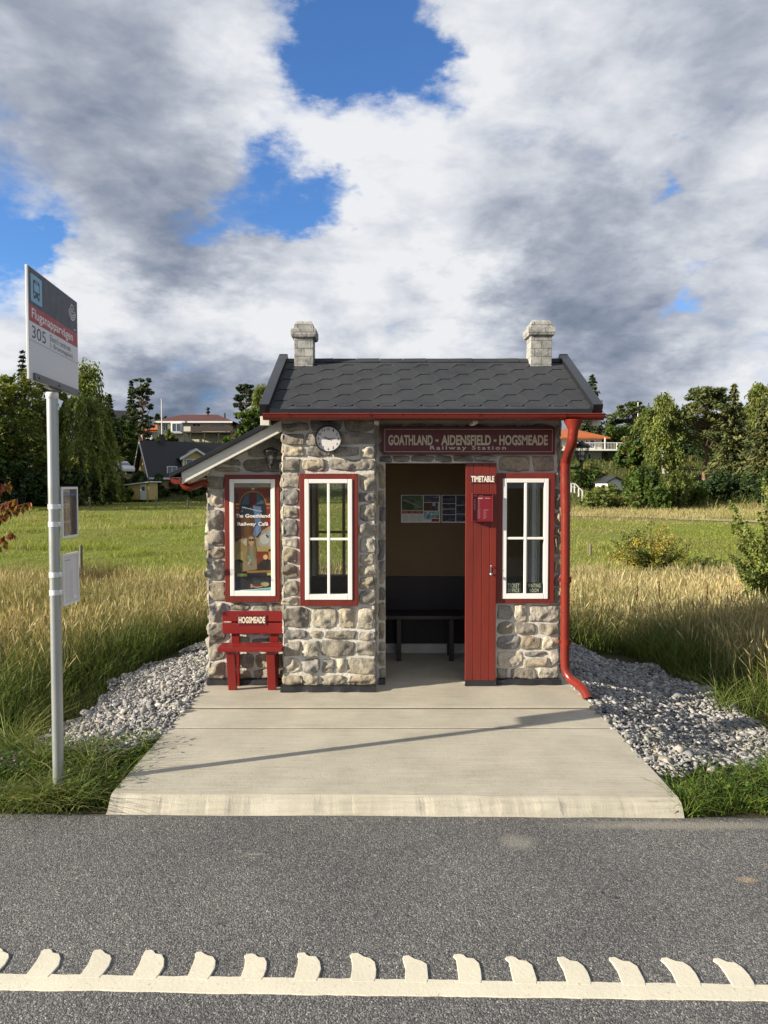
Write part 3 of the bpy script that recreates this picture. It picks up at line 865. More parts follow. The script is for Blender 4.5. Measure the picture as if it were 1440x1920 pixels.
# ================================================================== the stone shelter
def stone_mat():
    m, nt, out = new_mat('rough_stone')
    b = nt.nodes.new('ShaderNodeBsdfPrincipled'); nt.links.new(b.outputs[0], out.inputs[0])
    tc = nt.nodes.new('ShaderNodeTexCoord'); vec = tc.outputs['Object']
    at = nt.nodes.new('ShaderNodeAttribute'); at.attribute_name = 'Col'
    n1 = noise_node(nt, vec, 9, 8, .65, .4)
    r1 = ramp_node(nt, n1.outputs['Fac'], [(.28, (.34, .34, .36)), (.42, (.72, .71, .71)), (.58, (1.05, 1.02, .97)), (.75, (1.30, 1.22, 1.08))])
    c = mixc(nt, at.outputs['Color'], r1.outputs[0], .9, 'MULTIPLY')
    n2 = noise_node(nt, vec, 70, 6, .7)
    r2 = ramp_node(nt, n2.outputs['Fac'], [(.3, (.50, .49, .47)), (.5, (1, 1, 1)), (.75, (1.28, 1.25, 1.18))])
    c = mixc(nt, c, r2.outputs[0], .8, 'MULTIPLY')
    nt.links.new(c, b.inputs['Base Color'])
    b.inputs['Roughness'].default_value = .88; b.inputs['Specular IOR Level'].default_value = .25
    n3 = noise_node(nt, vec, 45, 8, .7)
    bp = nt.nodes.new('ShaderNodeBump'); bp.inputs['Distance'].default_value = .008
    nt.links.new(n3.outputs['Fac'], bp.inputs['Height']); nt.links.new(bp.outputs[0], b.inputs['Normal'])
    return m
M_stone = stone_mat()
M_mortar = pmat('lime_mortar', (.66, .65, .61), (.50, .49, .46), 5, .92, .006, 55, spec=.15)
M_red = pmat('falu_red_paint', (.175, .019, .010), (.125, .0145, .009), 7, .46, .0008, 160, stretch=(1, 1, .2))
M_redm = pmat('red_steel_gutter', (.19, .021, .011), (.15, .017, .010), 5, .30, .0004, 60, spec=.5)
M_white = pmat('white_window_paint', (.80, .80, .79), (.74, .74, .73), 4, .4, .0005, 90)
M_cream = pmat('cream_board_paint', (.72, .71, .63), (.60, .59, .52), 3.5, .6, .0014, 70, stretch=(1, 1, 1))
M_black = pmat('black_roof_metal', (.016, .018, .022), (.012, .013, .016), 4, .30, .0006, 20, spec=.5)
def felt_tone(nt, vec, base):
    n = noise_node(nt, vec, 2.6, 5, .6); r = ramp_node(nt, n.outputs['Fac'], [(.3, (.72, .73, .76)), (.7, (1.28, 1.27, 1.22))])
    m = noise_node(nt, vec, 13, 5, .65); s = ramp_node(nt, m.outputs['Fac'], [(.62, (1, 1, 1)), (.74, (1.5, 1.5, 1.4))])
    return mixc(nt, mixc(nt, base, r.outputs[0], .9, 'MULTIPLY'), s.outputs[0], .5, 'MULTIPLY')
M_felt = pmat('bitumen_shingle', (.044, .049, .058), (.025, .028, .034), 340, .9, .0018, 420, spec=.3, extra=felt_tone)
M_feltcut_shade = pmat('bitumen_cut_edge_shade', (.006, .006, .007), (.004, .004, .005), 30, .9, spec=.1)  # black cut bitumen that also paints in the shade under the tabs
M_plastic = pmat('black_membrane', (.012, .012, .014), (.02, .02, .022), 9, .45, .004, 14)
M_ochre = pmat('ochre_panel', (.175, .115, .06), (.15, .10, .052), 2.0, .75, .0006, 80)
M_darkpanel = pmat('dark_panel', (.018, .012, .017), (.014, .010, .014), 3, .6, .0006, 60)
M_timber = pmat('roof_timber', (.34, .26, .17), (.27, .2, .12), 5, .75, .001, 60)
M_iron = pmat('black_lantern_iron', (.012, .012, .013), (.02, .02, .021), 20, .42, .0006, 150)
M_steel = pmat('zinc_steel', (.55, .56, .56), (.42, .43, .44), 9, .38, .0003, 60, metal=.9)
M_print = pmat('printed_art', attr=True, scale=40, rough=.45, var=.12, spec=.4)
M_glass = glass_mat('window_glass', (.92, .94, .93), 1.5, .9)
M_lglass = glass_mat('lantern_glass', (.86, .87, .86), 1.45, 1.6)

SHX, SHY = .2, 6.6
shelter = thing('railway_shelter', 'small rubble stone waiting shelter with shingled roof and red trimmed windows', 'shelter', (SHX, SHY, 0))
WY, PY, BY0, BY1 = 6.0, 5.80, 7.10, 7.20          # wall face, pillar face, back wall
AX0, AX1 = -1.49, -.828                            # annex
PX0, PX1 = -.828, -.074                            # projecting pillar
DX0, DX1 = .012, .70                               # doorway
EX = 1.485                                         # right end of the wall
EAVE_Z, RIDGE_Z, EAVE_Y, RIDGE_Y = 2.295, 2.868, 5.68, 6.76
LINT = zv(868, WY)
def roof_z(y):
    s = (RIDGE_Z - EAVE_Z) / (RIDGE_Y - EAVE_Y)
    return RIDGE_Z - abs(y - RIDGE_Y) * s
AL = (xu(341, 5.83), zv(905, 5.83)); AR = (PX0, zv(805, 5.83))   # underside line of the lean-to
def lean_z(x):
    return AL[1] + (x - AL[0]) / (AR[0] - AL[0]) * (AR[1] - AL[1])

# window openings: red frame outer / white frame outer, in pixels of the photograph at their wall
def rect(u0, u1, v0, v1, Y):
    return [xu(u0, Y), xu(u1, Y), zv(v1, Y), zv(v0, Y)]
W1 = rect(421, 524, 890, 1129, WY - .04); W1w = rect(430, 516, 898, 1118, WY - .045)
W2 = rect(562, 671, 888, 1136, PY - .03); W2w = rect(571, 661, 898, 1125, PY - .04)
W3 = rect(928, 1040, 887, 1131, WY - .03); W3w = rect(942, 1029, 897, 1123, WY - .035)
SWY0, SWY1, SWZ0, SWZ1 = 6.35, 6.82, .72, 1.78   # window in the right-hand gable
BWX0, BWX1, BWZ0, BWZ1 = -.69, -.10, zv(1084, BY0), zv(862, BY0)   # window in the back wall

# ---- cores of the walls (mortar)
def hole_wall(mb, x0, x1, y0, y1, z0, z1, h):
    hx0, hx1, hz0, hz1 = h
    mb.box(x0, hx0, y0, y1, z0, z1); mb.box(hx1, x1, y0, y1, z0, z1)
    mb.box(hx0, hx1, y0, y1, z0, hz0); mb.box(hx0, hx1, y0, y1, hz1, z1)
TOPZ = 2.27
wb = MB()
inn = lambda w: (w[0] + .012, w[1] - .012, w[2] + .012, w[3] - .012)
# annex front: below the sloping roof
h = inn(W1w)
wb.box(AX0, h[0], WY, WY + .1, 0, lean_z(AX0)); wb.box(h[1], AX1, WY, WY + .1, 0, lean_z(AX0)); wb.box(h[0], h[1], WY, WY + .1, 0, h[2]); wb.box(h[0], h[1], WY, WY + .1, h[3], lean_z(AX0))
wb.prism([(AX0, WY, lean_z(AX0)), (AX1, WY, lean_z(AX0)), (AX1, WY, lean_z(AX1))], (0, .1, 0))
wb.box(AX0, AX0 + .1, WY + .1, BY1, 0, lean_z(AX0) - .01)
wb.box(AX0 + .1, AX1 + .0, BY0, BY1, 0, lean_z(AX0)); wb.prism([(AX0 + .1, BY0, lean_z(AX0)), (AX1, BY0, lean_z(AX0)), (AX1, BY0, lean_z(AX1))], (0, .1, 0))
# pillar
hole_wall(wb, PX0, PX1, PY, PY + .09, 0, 2.25, inn(W2w))
wb.box(PX0, PX0 + .09, PY + .09, WY, 0, 2.25); wb.box(PX1 - .09, PX1, PY + .09, WY, 0, 2.25)
# main wall
hole_wall(wb, AX1, PX1 - .0, WY, WY + .1, 0, TOPZ, (W2w[0] - .04, W2w[1] + .04, W2w[2] - .04, W2w[3] + .04))
wb.box(PX1, DX0, WY, WY + .1, 0, TOPZ); wb.box(DX0, DX1, WY, WY + .1, LINT, TOPZ)
hole_wall(wb, DX1, EX, WY, WY + .1, 0, TOPZ, inn(W3w))
# right gable with its window, back wall with its window
wb.box(EX - .09, EX, WY + .1, SWY0, 0, TOPZ); wb.box(EX - .09, EX, SWY1, BY0, 0, TOPZ); wb.box(EX - .09, EX, SWY0, SWY1, 0, SWZ0); wb.box(EX - .09, EX, SWY0, SWY1, SWZ1, TOPZ)
hole_wall(wb, AX1, EX, BY0, BY1, 0, TOPZ, (BWX0, BWX1, BWZ0, BWZ1))
for gx0, gx1 in ((AX1, AX1 + .08), (EX - .09, EX)):
    wb.prism([(gx0, WY, TOPZ), (gx0, BY1, TOPZ), (gx0, BY1, roof_z(BY1) - .05), (gx0, RIDGE_Y, RIDGE_Z - .06), (gx0, WY, roof_z(WY) - .05)], (gx1 - gx0, 0, 0))
wb.box(AX1, AX1 + .08, WY + .1, BY0, 0, TOPZ)       # partition between annex and waiting room
wb.build('wall_core', M_mortar, shelter)

# ---- stones
STONE_COLS = [(.45, .405, .32), (.385, .36, .30), (.35, .335, .30), (.30, .295, .28), (.48, .45, .375), (.26, .257, .25), (.40, .355, .275), (.33, .31, .27), (.42, .40, .355)]
class Stones:
    def __init__(s): s.co, s.q, s.c, s.n = [], [], [], 0
    def one(s, O, ex, ey, nrm, cor, depth, r):
        w = (abs(cor[1][0] - cor[0][0]) + abs(cor[2][0] - cor[3][0])) / 2; h = (abs(cor[3][1] - cor[0][1]) + abs(cor[2][1] - cor[1][1])) / 2
        nx = int(max(9, min(34, w / .009))); ny = int(max(9, min(28, h / .009)))
        tt = lambda n: np.sin(np.linspace(-1, 1, n) * math.pi / 2) * .6 + np.linspace(-1, 1, n) * .4
        S, T = np.meshgrid(tt(nx), tt(ny))
        rd = r.uniform(.05, .20)
        s2 = S * (1 - rd * np.abs(T) ** 3.0); t2 = T * (1 - rd * np.abs(S) ** 3.0)
        a, b = (s2 + 1) / 2, (t2 + 1) / 2
        c = np.array(cor)
        xy = ((1 - a) * (1 - b))[..., None] * c[0] + (a * (1 - b))[..., None] * c[1] + (a * b)[..., None] * c[2] + ((1 - a) * b)[..., None] * c[3]
        sd = r.randrange(9999)
        k = 13.0
        xy[..., 0] += .020 * fbm(xy[..., 0] * k, xy[..., 1] * k, sd * .37, 3, 1); xy[..., 1] += .020 * fbm(xy[..., 0] * k, xy[..., 1] * k, sd * .37 + 50, 3, 2)
        e = np.clip((1 - np.abs(S) ** 6) * (1 - np.abs(T) ** 6), 0, 1) ** .27
        d = depth * e
        # chipped faces: cut by random planes
        for _ in range(r.randint(5, 9)):
            an = r.uniform(0, 6.283); g = r.uniform(.3, 1.6)
            d = np.minimum(d, depth * (r.uniform(.62, 1.12) + g * (S * math.cos(an) + T * math.sin(an))) + .6 * depth * (1 - e))
        d = np.maximum(d, depth * .28 * e)
        x, y = xy[..., 0], xy[..., 1]
        d = d + e * (.009 * fbm(x * 16, y * 16, sd * .71, 4, 7) + .010 * np.abs(vnoise(x * 40, y * 40, sd * .31, 11)))
        d = d - .006 * (1 - e)
        O, ex, ey, nrm = [np.array(v, float) for v in (O, ex, ey, nrm)]
        p = O + xy[..., :1] * ex + xy[..., 1:2] * ey + d[..., None] * nrm
        i, j = np.meshgrid(np.arange(ny - 1), np.arange(nx - 1), indexing='ij')
        q = np.stack([i * nx + j, i * nx + j + 1, (i + 1) * nx + j + 1, (i + 1) * nx + j], -1).reshape(-1, 4) + s.n
        if np.dot(np.cross(ex, ey), nrm) < 0: q = q[:, ::-1]
        col = np.array(r.choice(STONE_COLS)) * r.uniform(.68, 1.12)
        s.co.append(p.reshape(-1, 3)); s.q.append(q); s.c.append(np.repeat(col[None], nx * ny, 0)); s.n += nx * ny
    def build(s, name, parent):
        me = np_mesh(name, np.concatenate(s.co), np.concatenate(s.q), np.concatenate(s.c), False)
        return link(name, me, M_stone, parent)

def pack(x0, x1, z0, z1, hr, wr, r, xlim=None, out=(0, 0), jit=.018, gap=.0045):
    """irregular courses of rubble; out = how far end stones may stick out left / right"""
    zs = [z0]
    while zs[-1] < z1 - 1e-6:
        h = r.uniform(*hr)
        if z1 - zs[-1] - h < hr[0] * .8: h = z1 - zs[-1]
        if h > hr[1] * 1.25:
            h = h / 2
        zs.append(min(z1, zs[-1] + h))
    ph = r.uniform(0, 99)
    amp = min(.022, (hr[0]) * .2)
    def zb(k, x):
        if k in (0, len(zs) - 1): return zs[k]
        return zs[k] + amp * float(vnoise(x * 7 + ph, k * 3.7))
    cells = []
    for k in range(len(zs) - 1):
        a, b = x0, x1
        if xlim:
            a, b = xlim(zs[k], zs[k + 1])
            if b - a < .05: continue
        a -= out[0] * r.uniform(.1, 1); b += out[1] * r.uniform(.1, 1)
        cut = [a]
        while cut[-1] < b - 1e-6:
            w = r.uniform(*wr)
            if b - cut[-1] - w < wr[0] * .75: w = b - cut[-1]
            cut.append(min(b, cut[-1] + w))
        J = lambda: r.uniform(-jit, jit)
        tops = [J() for _ in cut]; bots = [J() for _ in cut]
        tops[0] = bots[0] = tops[-1] = bots[-1] = 0
        for i in range(len(cut) - 1):
            l0, l1, r0, r1 = cut[i] + bots[i], cut[i] + tops[i], cut[i + 1] + bots[i + 1], cut[i + 1] + tops[i + 1]
            g = gap * r.uniform(.6, 1.7)
            bl, br, tr, tl = (l0 + g, zb(k, l0) + g), (r0 - g, zb(k, r0) + g), (r1 - g, zb(k + 1, r1) - g), (l1 + g, zb(k + 1, l1) - g)
            hh, ww = tl[1] - bl[1], br[0] - bl[0]
            if hh > .13 and ww > .16 and r.random() < .22:
                f = r.uniform(.4, .6)
                m0 = (bl[0], bl[1] + hh * f); m1 = (br[0], br[1] + (tr[1] - br[1]) * (f + r.uniform(-.12, .12)))
                cells.append([bl, br, (m1[0], m1[1] - g), (m0[0], m0[1] - g)]); cells.append([(m0[0], m0[1] + g), (m1[0], m1[1] + g), tr, tl])
            else:
                cells.append([bl, br, tr, tl])
    return cells

rs = random.Random(5)
FR = lambda y: ((0, y, 0), (1, 0, 0), (0, 0, 1), (0, -1, 0))
def lay(st, frame, cells, d0=.026, d1=.046):
    for c in cells: st.one(*frame, c, rs.uniform(d0, d1), rs)
H1, H2 = (.085, .155), (.14, .30)
BASE = .036
# annex front
st = Stones()
f = FR(WY)
lay(st, f, pack(AX0, W1[0] - .004, BASE, W1[3] - .01, (.10, .19), (.2, .4), rs, out=(.02, 0)))
lay(st, f, pack(W1[1] + .004, PX0 - .0, W1[2], W1[3], (.10, .2), (.2, .4), rs))
lay(st, f, pack(W1[0] + .01, PX0 - .005, BASE, W1[2] - .012, (.10, .17), (.14, .30), rs))
lay(st, f, pack(AX0, PX0, W1[3] + .012, lean_z(PX0) - .05, (.12, .17), (.22, .36), rs, xlim=lambda a, b: (max(AX0, AL[0] + (.75 * a + .25 * b - .0 - AL[1]) / (AR[1] - AL[1]) * (AR[0] - AL[0])), PX0 - .005)), .012, .02)
st.build('annex_stonework', shelter)
# pillar front and its two returns
st = Stones(); f = FR(PY)
zt = zv(776, PY)
lay(st, f, pack(PX0, W2[0] - .006, W2[2] - .01, W2[3] + .01, (.085, .15), (.2, .3), rs, out=(.022, 0)), .03, .05)
lay(st, f, pack(W2[1] + .006, PX1, W2[2] - .01, W2[3] + .01, (.085, .15), (.2, .3), rs, out=(0, .018)), .03, .05)
lay(st, f, pack(PX0, PX1, BASE, W2[2] - .016, (.085, .15), (.10, .29), rs, out=(.015, .012)), .026, .046)
lay(st, f, pack(PX0, PX1, W2[3] + .016, zt, (.085, .14), (.16, .30), rs, out=(.02, .012)), .03, .05)
lay(st, ((PX0, 0, 0), (0, 1, 0), (0, 0, 1), (-1, 0, 0)), pack(PY - .02, WY - .02, BASE, 2.2, (.1, .17), (.2, .3), rs), .012, .02)
lay(st, ((PX1, 0, 0), (0, 1, 0), (0, 0, 1), (1, 0, 0)), pack(PY - .02, WY - .02, BASE, 2.2, (.1, .17), (.2, .3), rs), .012, .02)
st.build('pillar_stonework', shelter)
# main wall: jamb, lintel course, right of the door
st = Stones(); f = FR(WY)
lay(st, f, pack(PX1 + .022, DX0, BASE, LINT, (.10, .19), (.2, .3), rs, out=(0, .006)), .018, .03)
lay(st, f, pack(PX1 + .02, xu(932, WY), LINT + .002, zv(853, WY), (.04, .07), (.13, .25), rs), .02, .035)
lay(st, f, pack(PX1 + .02, xu(1042, WY), zv(853, WY), TOPZ - .06, (.10, .15), (.20, .34), rs), .010, .018)
lay(st, f, pack(xu(1042, WY), EX, zv(886, WY), TOPZ - .06, (.14, .3), (.2, .3), rs, out=(0, .01)), .018, .03)
lay(st, f, pack(xu(933, WY), xu(1041, WY), W3[3] + .008, zv(853, WY), (.10, .2), (.22, .30), rs), .03, .042)
lay(st, f, pack(W3[1] + .004, EX, W3[2] - .01, zv(886, WY), (.10, .18), (.2, .3), rs, out=(0, .012)), .022, .04)
lay(st, f, pack(xu(932, WY), EX, BASE, W3[2] - .012, (.085, .155), (.12, .27), rs, out=(0, .012)), .028, .046)
st.build('front_stonework', shelter)
# ends and back
st = Stones()
fr = ((EX, 0, 0), (0, 1, 0), (0, 0, 1), (1, 0, 0))
lay(st, fr, pack(WY - .02, BY1, BASE, SWZ0 - .05, H1, H2, rs)); lay(st, fr, pack(WY - .02, SWY0 - .05, SWZ0 - .05, SWZ1 + .05, H1, H2, rs)); lay(st, fr, pack(SWY1 + .05, BY1, SWZ0 - .05, SWZ1 + .05, H1, H2, rs))
lay(st, fr, pack(WY - .02, BY1, SWZ1 + .05, TOPZ, H1, H2, rs))
lay(st, fr, pack(WY, BY1, TOPZ, RIDGE_Z - .1, H1, H2, rs, xlim=lambda a, b: (max(WY, RIDGE_Y - (RIDGE_Z - .06 - b) / .546), min(BY1, RIDGE_Y + (RIDGE_Z - .06 - b) / .546))))
fl = ((AX0, 0, 0), (0, 1, 0), (0, 0, 1), (-1, 0, 0))
lay(st, fl, pack(WY - .02, BY1, BASE, lean_z(AX0) - .04, H1, H2, rs))
fb = ((0, BY1, 0), (1, 0, 0), (0, 0, 1), (0, 1, 0))
lay(st, fb, pack(AX0, EX, BASE, BWZ0 - .05, H1, H2, rs)); lay(st, fb, pack(AX0, BWX0 - .05, BWZ0 - .05, 1.6, H1, H2, rs)); lay(st, fb, pack(BWX1 + .05, EX, BWZ0 - .05, TOPZ, H1, H2, rs))
st.build('end_stonework', shelter)

# ---- black membrane showing under the stones
def flap(x0, x1, y):
    row = []
    n = 30
    for i in range(n + 1):
        x = x0 + (x1 - x0) * i / n; w = .006 * float(vnoise(x * 12, y * 9)); 
        row.append([(x, y + .02, .052), (x, y - .022 + w, .042 + w * .5), (x, y - .028 + w, .016), (x, y - .036 + w * 2, .004), (x, y + .02, .003)])
    mb.grid(row, False)
for fa_ in ((AX0 - .01, PX0 - .03, WY - .022), (PX0 - .02, PX1 + .01, PY - .024), (PX1 + .03, DX0 + .0, WY - .015), (xu(933, WY), EX + .02, WY - .022), (xu(873, WY - .07), xu(932, WY - .07), WY - .058)):
    mb = MB(); flap(*fa_); mb.build('base_membrane', M_plastic, shelter)

# ---- interior
mb = MB(); mb.box(AX1 + .08, BWX0 - .03, BY0 - .008, BY0 - .001, .78, 2.2); mb.box(BWX1 + .03, EX - .09, BY0 - .008, BY0 - .001, .78, 2.2); mb.box(BWX0 - .03, BWX1 + .03, BY0 - .008, BY0 - .001, BWZ1 + .03, 2.2)
mb.box(EX - .1, EX - .091, WY + .1, SWY0 - .03, .78, 2.2); mb.box(EX - .1, EX - .091, SWY1 + .03, BY0 - .01, .78, 2.2); mb.box(AX1 + .081, AX1 + .09, WY + .1, BY0 - .01, .78, 2.2)
mb.build('upper_panelling', M_ochre, shelter)
zt_ = zv(1091, BY0)
mb = MB(); mb.box(AX1 + .08, EX - .09, BY0 - .02, BY0 - .001, .10, .778); mb.box(EX - .11, EX - .091, WY + .1, BY0 - .021, .06, .72); mb.box(AX1 + .081, AX1 + .10, WY + .1, BY0 - .021, .06, .778)
mb.build('lower_panelling', M_darkpanel, shelter)
mb = MB(); mb.box(AX1 + .1, EX - .11, WY + .101, BY0 - .022, 2.2, 2.23)
mb.build('ceiling', M_timber, shelter)

# ---- windows
def window(name, red, white, y_r, y_w, parent, rows=True, d=.05):
    root = MB(); x0, x1, z0, z1 = red; wx0, wx1, wz0, wz1 = white
    root.box(x0, wx0, y_r, y_r + .05, z0, z1); root.box(wx1, x1, y_r, y_r + .05, z0, z1)
    root.box(wx0, wx1, y_r, y_r + .05, wz1, z1); root.box(wx0, wx1, y_r, y_r + .05, z0, wz0)
    w = root.build(name, M_red, parent, bevel=.003)
    fr = MB(); fw = .036
    fr.frame(wx0 + .0015, wx1 - .0015, wz0 + .0015, wz1 - .0015, fw, y_w, y_w + .055, wt=.034, wb=.045)
    fr.build('frame', M_white, w, bevel=.004)
    if rows:
        m = MB(); xm = (wx0 + wx1) / 2; zm = wz0 + (wz1 - wz0) * .505
        m.box(xm - .011, xm + .011, y_w + .003, y_w + .026, wz0 + .045, wz1 - .034)
        m.box(wx0 + fw, xm - .0115, y_w + .005, y_w + .026, zm - .010, zm + .010); m.box(xm + .0115, wx1 - fw, y_w + .005, y_w + .026, zm - .010, zm + .010)
        m.build('glazing_bar', M_white, w, bevel=.003)
    g = MB(); g.box(wx0 + fw - .005, wx1 - fw + .005, y_w + .013, y_w + .017, wz0 + .04, wz1 - .03)
    g.build('pane', M_glass, w)
    return w
# children of a part must be moved by hand: build() subtracts the whole chain of locations
window('window', W1, W1w, WY - .045, WY - .050, shelter, rows=False)
window('window', W2, W2w, PY - .040, PY - .048, shelter)
window('window', W3, W3w, WY - .038, WY - .045, shelter)
# back window: white frame and bars seen through the room
def plain_window(mk, parent):
    pass
m = MB(); m.frame(BWX0, BWX1, BWZ0, BWZ1, .03, BY0 + .02, BY0 + .08)
m.box(-.42, -.39, BY0 + .03, BY0 + .06, BWZ0 + .03, BWZ1 - .03); zz = zv(998, BY0)
m.box(BWX0 + .03, -.4205, BY0 + .03, BY0 + .06, zz - .012, zz + .012); m.box(-.3895, BWX1 - .03, BY0 + .03, BY0 + .06, zz - .012, zz + .012)
bw = m.build('back_window', M_timber, shelter, bevel=.002)
g = MB(); g.box(BWX0 + .03, BWX1 - .03, BY0 + .044, BY0 + .047, BWZ0 + .03, BWZ1 - .03); g.build('pane', M_glass, bw)
m = MB()
for y0, y1, z0, z1 in ((SWY0, SWY0 + .04, SWZ0, SWZ1), (SWY1 - .04, SWY1, SWZ0, SWZ1), (SWY0 + .04, SWY1 - .04, SWZ0, SWZ0 + .04), (SWY0 + .04, SWY1 - .04, SWZ1 - .04, SWZ1), (6.575, 6.60, SWZ0 + .04, SWZ1 - .04)):
    m.box(EX - .07, EX - .02, y0, y1, z0, z1)
for y0, y1, z0, z1 in ((SWY0 - .05, SWY0, SWZ0 - .05, SWZ1 + .05), (SWY1, SWY1 + .05, SWZ0 - .05, SWZ1 + .05), (SWY0, SWY1, SWZ0 - .05, SWZ0), (SWY0, SWY1, SWZ1, SWZ1 + .05)):
    m.box(EX - .112, EX - .094, y0, y1, z0, z1)
gw = m.build('gable_window', M_white, shelter, bevel=.002)
g = MB(); g.box(EX - .046, EX - .043, SWY0 + .04, SWY1 - .04, SWZ0 + .04, SWZ1 - .04); g.build('pane', M_glass, gw)

# ---- door leaf standing against the wall
dx0, dx1, dz0, dz1 = xu(873, WY - .06), xu(931, WY - .06), .040, zv(868, WY - .06)
mb = MB(); nb = 4; ws = [0, .26, .53, .785, 1]
for i in range(nb):
    a = dx0 + (dx1 - dx0) * ws[i]; b = dx0 + (dx1 - dx0) * ws[i + 1]
    mb.box(a + .0012, b - .0012, WY - .068, WY - .036, dz0, dz1)
mb.box(dx0 + .004, dx1 - .004, WY - .0355, WY - .012, dz0 + .01, dz1 - .004)
door = mb.build('door', M_red, shelter, bevel=.0025)
hx, hz = xu(921, WY - .07), zv(1076, WY - .07)
mb = MB(); mb.lathe([(0, .034), (.008, .033), (.0125, .026), (.013, .018), (.009, .010), (.006, .008), (.006, .0)], (hx, WY - .068, hz), 16, axis='y')
mb.box(hx - .004, hx + .004, WY - .073, WY - .0685, hz + .008, hz + .055); mb.tube([(hx, WY - .071, hz + .05), (hx, WY - .083, hz + .062), (hx, WY - .078, hz + .072)], .003, 8)
mb.build('door_latch', M_steel, door)

# ---- roof: boards, hexagon shingles, ridge, wind boards
RX0, RX1 = -.955, 1.700
ds = math.hypot(RIDGE_Y - EAVE_Y, RIDGE_Z - EAVE_Z)
fy, fz = (RIDGE_Y - EAVE_Y) / ds, (RIDGE_Z - EAVE_Z) / ds
def RP(x, s, n=0.0):
    """point on the front slope: s metres up from the eave, n above it"""
    return Vector((x, EAVE_Y + fy * s - fz * n, EAVE_Z + fz * s + fy * n))
BK = 2 * RIDGE_Y - 5.86
def RB(x, s, n=0.0):
    return Vector((x, RIDGE_Y + (ds - s) * fy + fz * n, RIDGE_Z - (ds - s) * fz + fy * n))
mb = MB()
mb.prism([RP(RX0, 0, 0), RP(RX0, ds, 0), RP(RX0, ds, -.04), RP(RX0, 0, -.03)], (RX1 - RX0, 0, 0))
mb.prism([RB(RX0, ds - .002, -.001), RB(RX0, .25, 0), RB(RX0, .25, -.03), RB(RX0, ds - .002, -.04)], (RX1 - RX0, 0, 0))
roof = mb.build('roof', M_felt, shelter)
mb = MB()
pitch = .128; per = .345; fa = .088; sl = (per - 2 * fa) / 2; th = .008
row = 0; s0 = .02
x_l, x_r = RX0 + .045, RX1 - .045
def tabs(x_off, s_bot, s_top, n0):
    """one course: trapezoid-toothed lower edge, lying on the course below"""
    prof = []
    x = x_l - per * 2 + x_off
    pts = []
    while x < x_r + per * 2:
        pts += [(x, 0), (x + fa, 0), (x + fa + sl, 1), (x + fa + sl + fa, 1)]
        x += per
    # clip to the roof width
    cl = []
    for i in range(len(pts) - 1):
        (xa, ha), (xb, hb) = pts[i], pts[i + 1]
        if xb <= x_l or xa >= x_r: continue
        def at(xx): return ha + (hb - ha) * (xx - xa) / max(xb - xa, 1e-9)
        a, b = max(xa, x_l), min(xb, x_r)
        cl.append((a, at(a), b, at(b)))
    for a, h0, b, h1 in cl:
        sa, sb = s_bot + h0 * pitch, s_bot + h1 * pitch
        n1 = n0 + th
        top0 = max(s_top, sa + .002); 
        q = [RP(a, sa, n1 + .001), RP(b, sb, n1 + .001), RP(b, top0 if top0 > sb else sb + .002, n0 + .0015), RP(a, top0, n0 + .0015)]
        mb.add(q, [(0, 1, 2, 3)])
        mb.m = 0 if h1 < h0 - 1e-6 else 1  # painted shade: black on bottom and right edges, none on sun-facing left ones
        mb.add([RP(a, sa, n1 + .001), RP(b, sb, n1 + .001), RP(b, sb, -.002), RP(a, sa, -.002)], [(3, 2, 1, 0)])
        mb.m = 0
nrow = 9
for k in range(nrow):
    tabs((per / 2) * (k % 2) + .03, s0 + (k - 1) * pitch + .03 if k else s0 + .0 - pitch * .25, min(ds - .01, s0 + (k + 2.2) * pitch), .001 + 0.0 * k)
# starter strip under the first course
mb.add([RP(x_l, .004, .0025), RP(x_r, .004, .0025), RP(x_r, .3, .0015), RP(x_l, .3, .0015)], [(0, 1, 2, 3)])
mb.build('shingles', [M_felt, M_feltcut_shade], roof)
mb = MB(); x = x_l; i = 0
while x < x_r - .02:
    e = min(x + .218, x_r); lift = .012
    mb.prism([RP(x, ds - .075, .012), RP(x, ds, .014 + .006), RB(x, ds - .075, .012), RB(x, ds - .075, .006), RP(x, ds, .012), RP(x, ds - .075, .006)], (e - x - .003, 0, .003 * (i % 2)))
    x = e; i += 1
mb.build('ridge_cap', M_felt, roof)
for xa, xb in ((RX0 - .035, RX0 + .045), (RX1 - .045, RX1 + .035)):
    mb = MB()
    for fn, s_0 in ((RP, -.02), (RB, .22)):
        mb.prism([fn(xa, s_0, -.06), fn(xa, ds + (.03 if fn is RP else .0), -.06), fn(xa, ds + .035, .052), fn(xa, s_0, .052)], (xb - xa, 0, 0))
    mb.build('wind_board', M_black, roof, bevel=.004)
    mb = MB(); xc = xa if xa < 0 else xb
    mb.box(xa + .004, xb - .004, EAVE_Y + .005, EAVE_Y + .10, EAVE_Z - .125, EAVE_Z - .048)
    mb.build('gable_board', M_cream, roof, bevel=.003)
mb = MB()      # drip edge and fascia behind the gutter
mb.prism([RP(RX0 + .046, -.012, .010), RP(RX0 + .046, .05, .008), RP(RX0 + .046, .05, .002), RP(RX0 + .046, -.008, .002)], (RX1 - RX0 - .092, 0, 0))
mb.box(RX0 + .046, RX1 - .046, EAVE_Y - .018, EAVE_Y - .010, EAVE_Z - .048, EAVE_Z + .004)
mb.build('drip_edge', M_black, roof)
mb = MB()
mb.box(RX0 + .06, RX1 - .06, EAVE_Y + .012, EAVE_Y + .034, EAVE_Z - .085, EAVE_Z - .035)
mb.build('fascia', M_red, roof)
for k in range(6):
    mb = MB(); x = RX0 + .34 + k * .39
    mb.beam(RP(x, .06, -.075), RP(x, .62, -.075), .045, .07)
    mb.build('rafter', M_cream, roof)

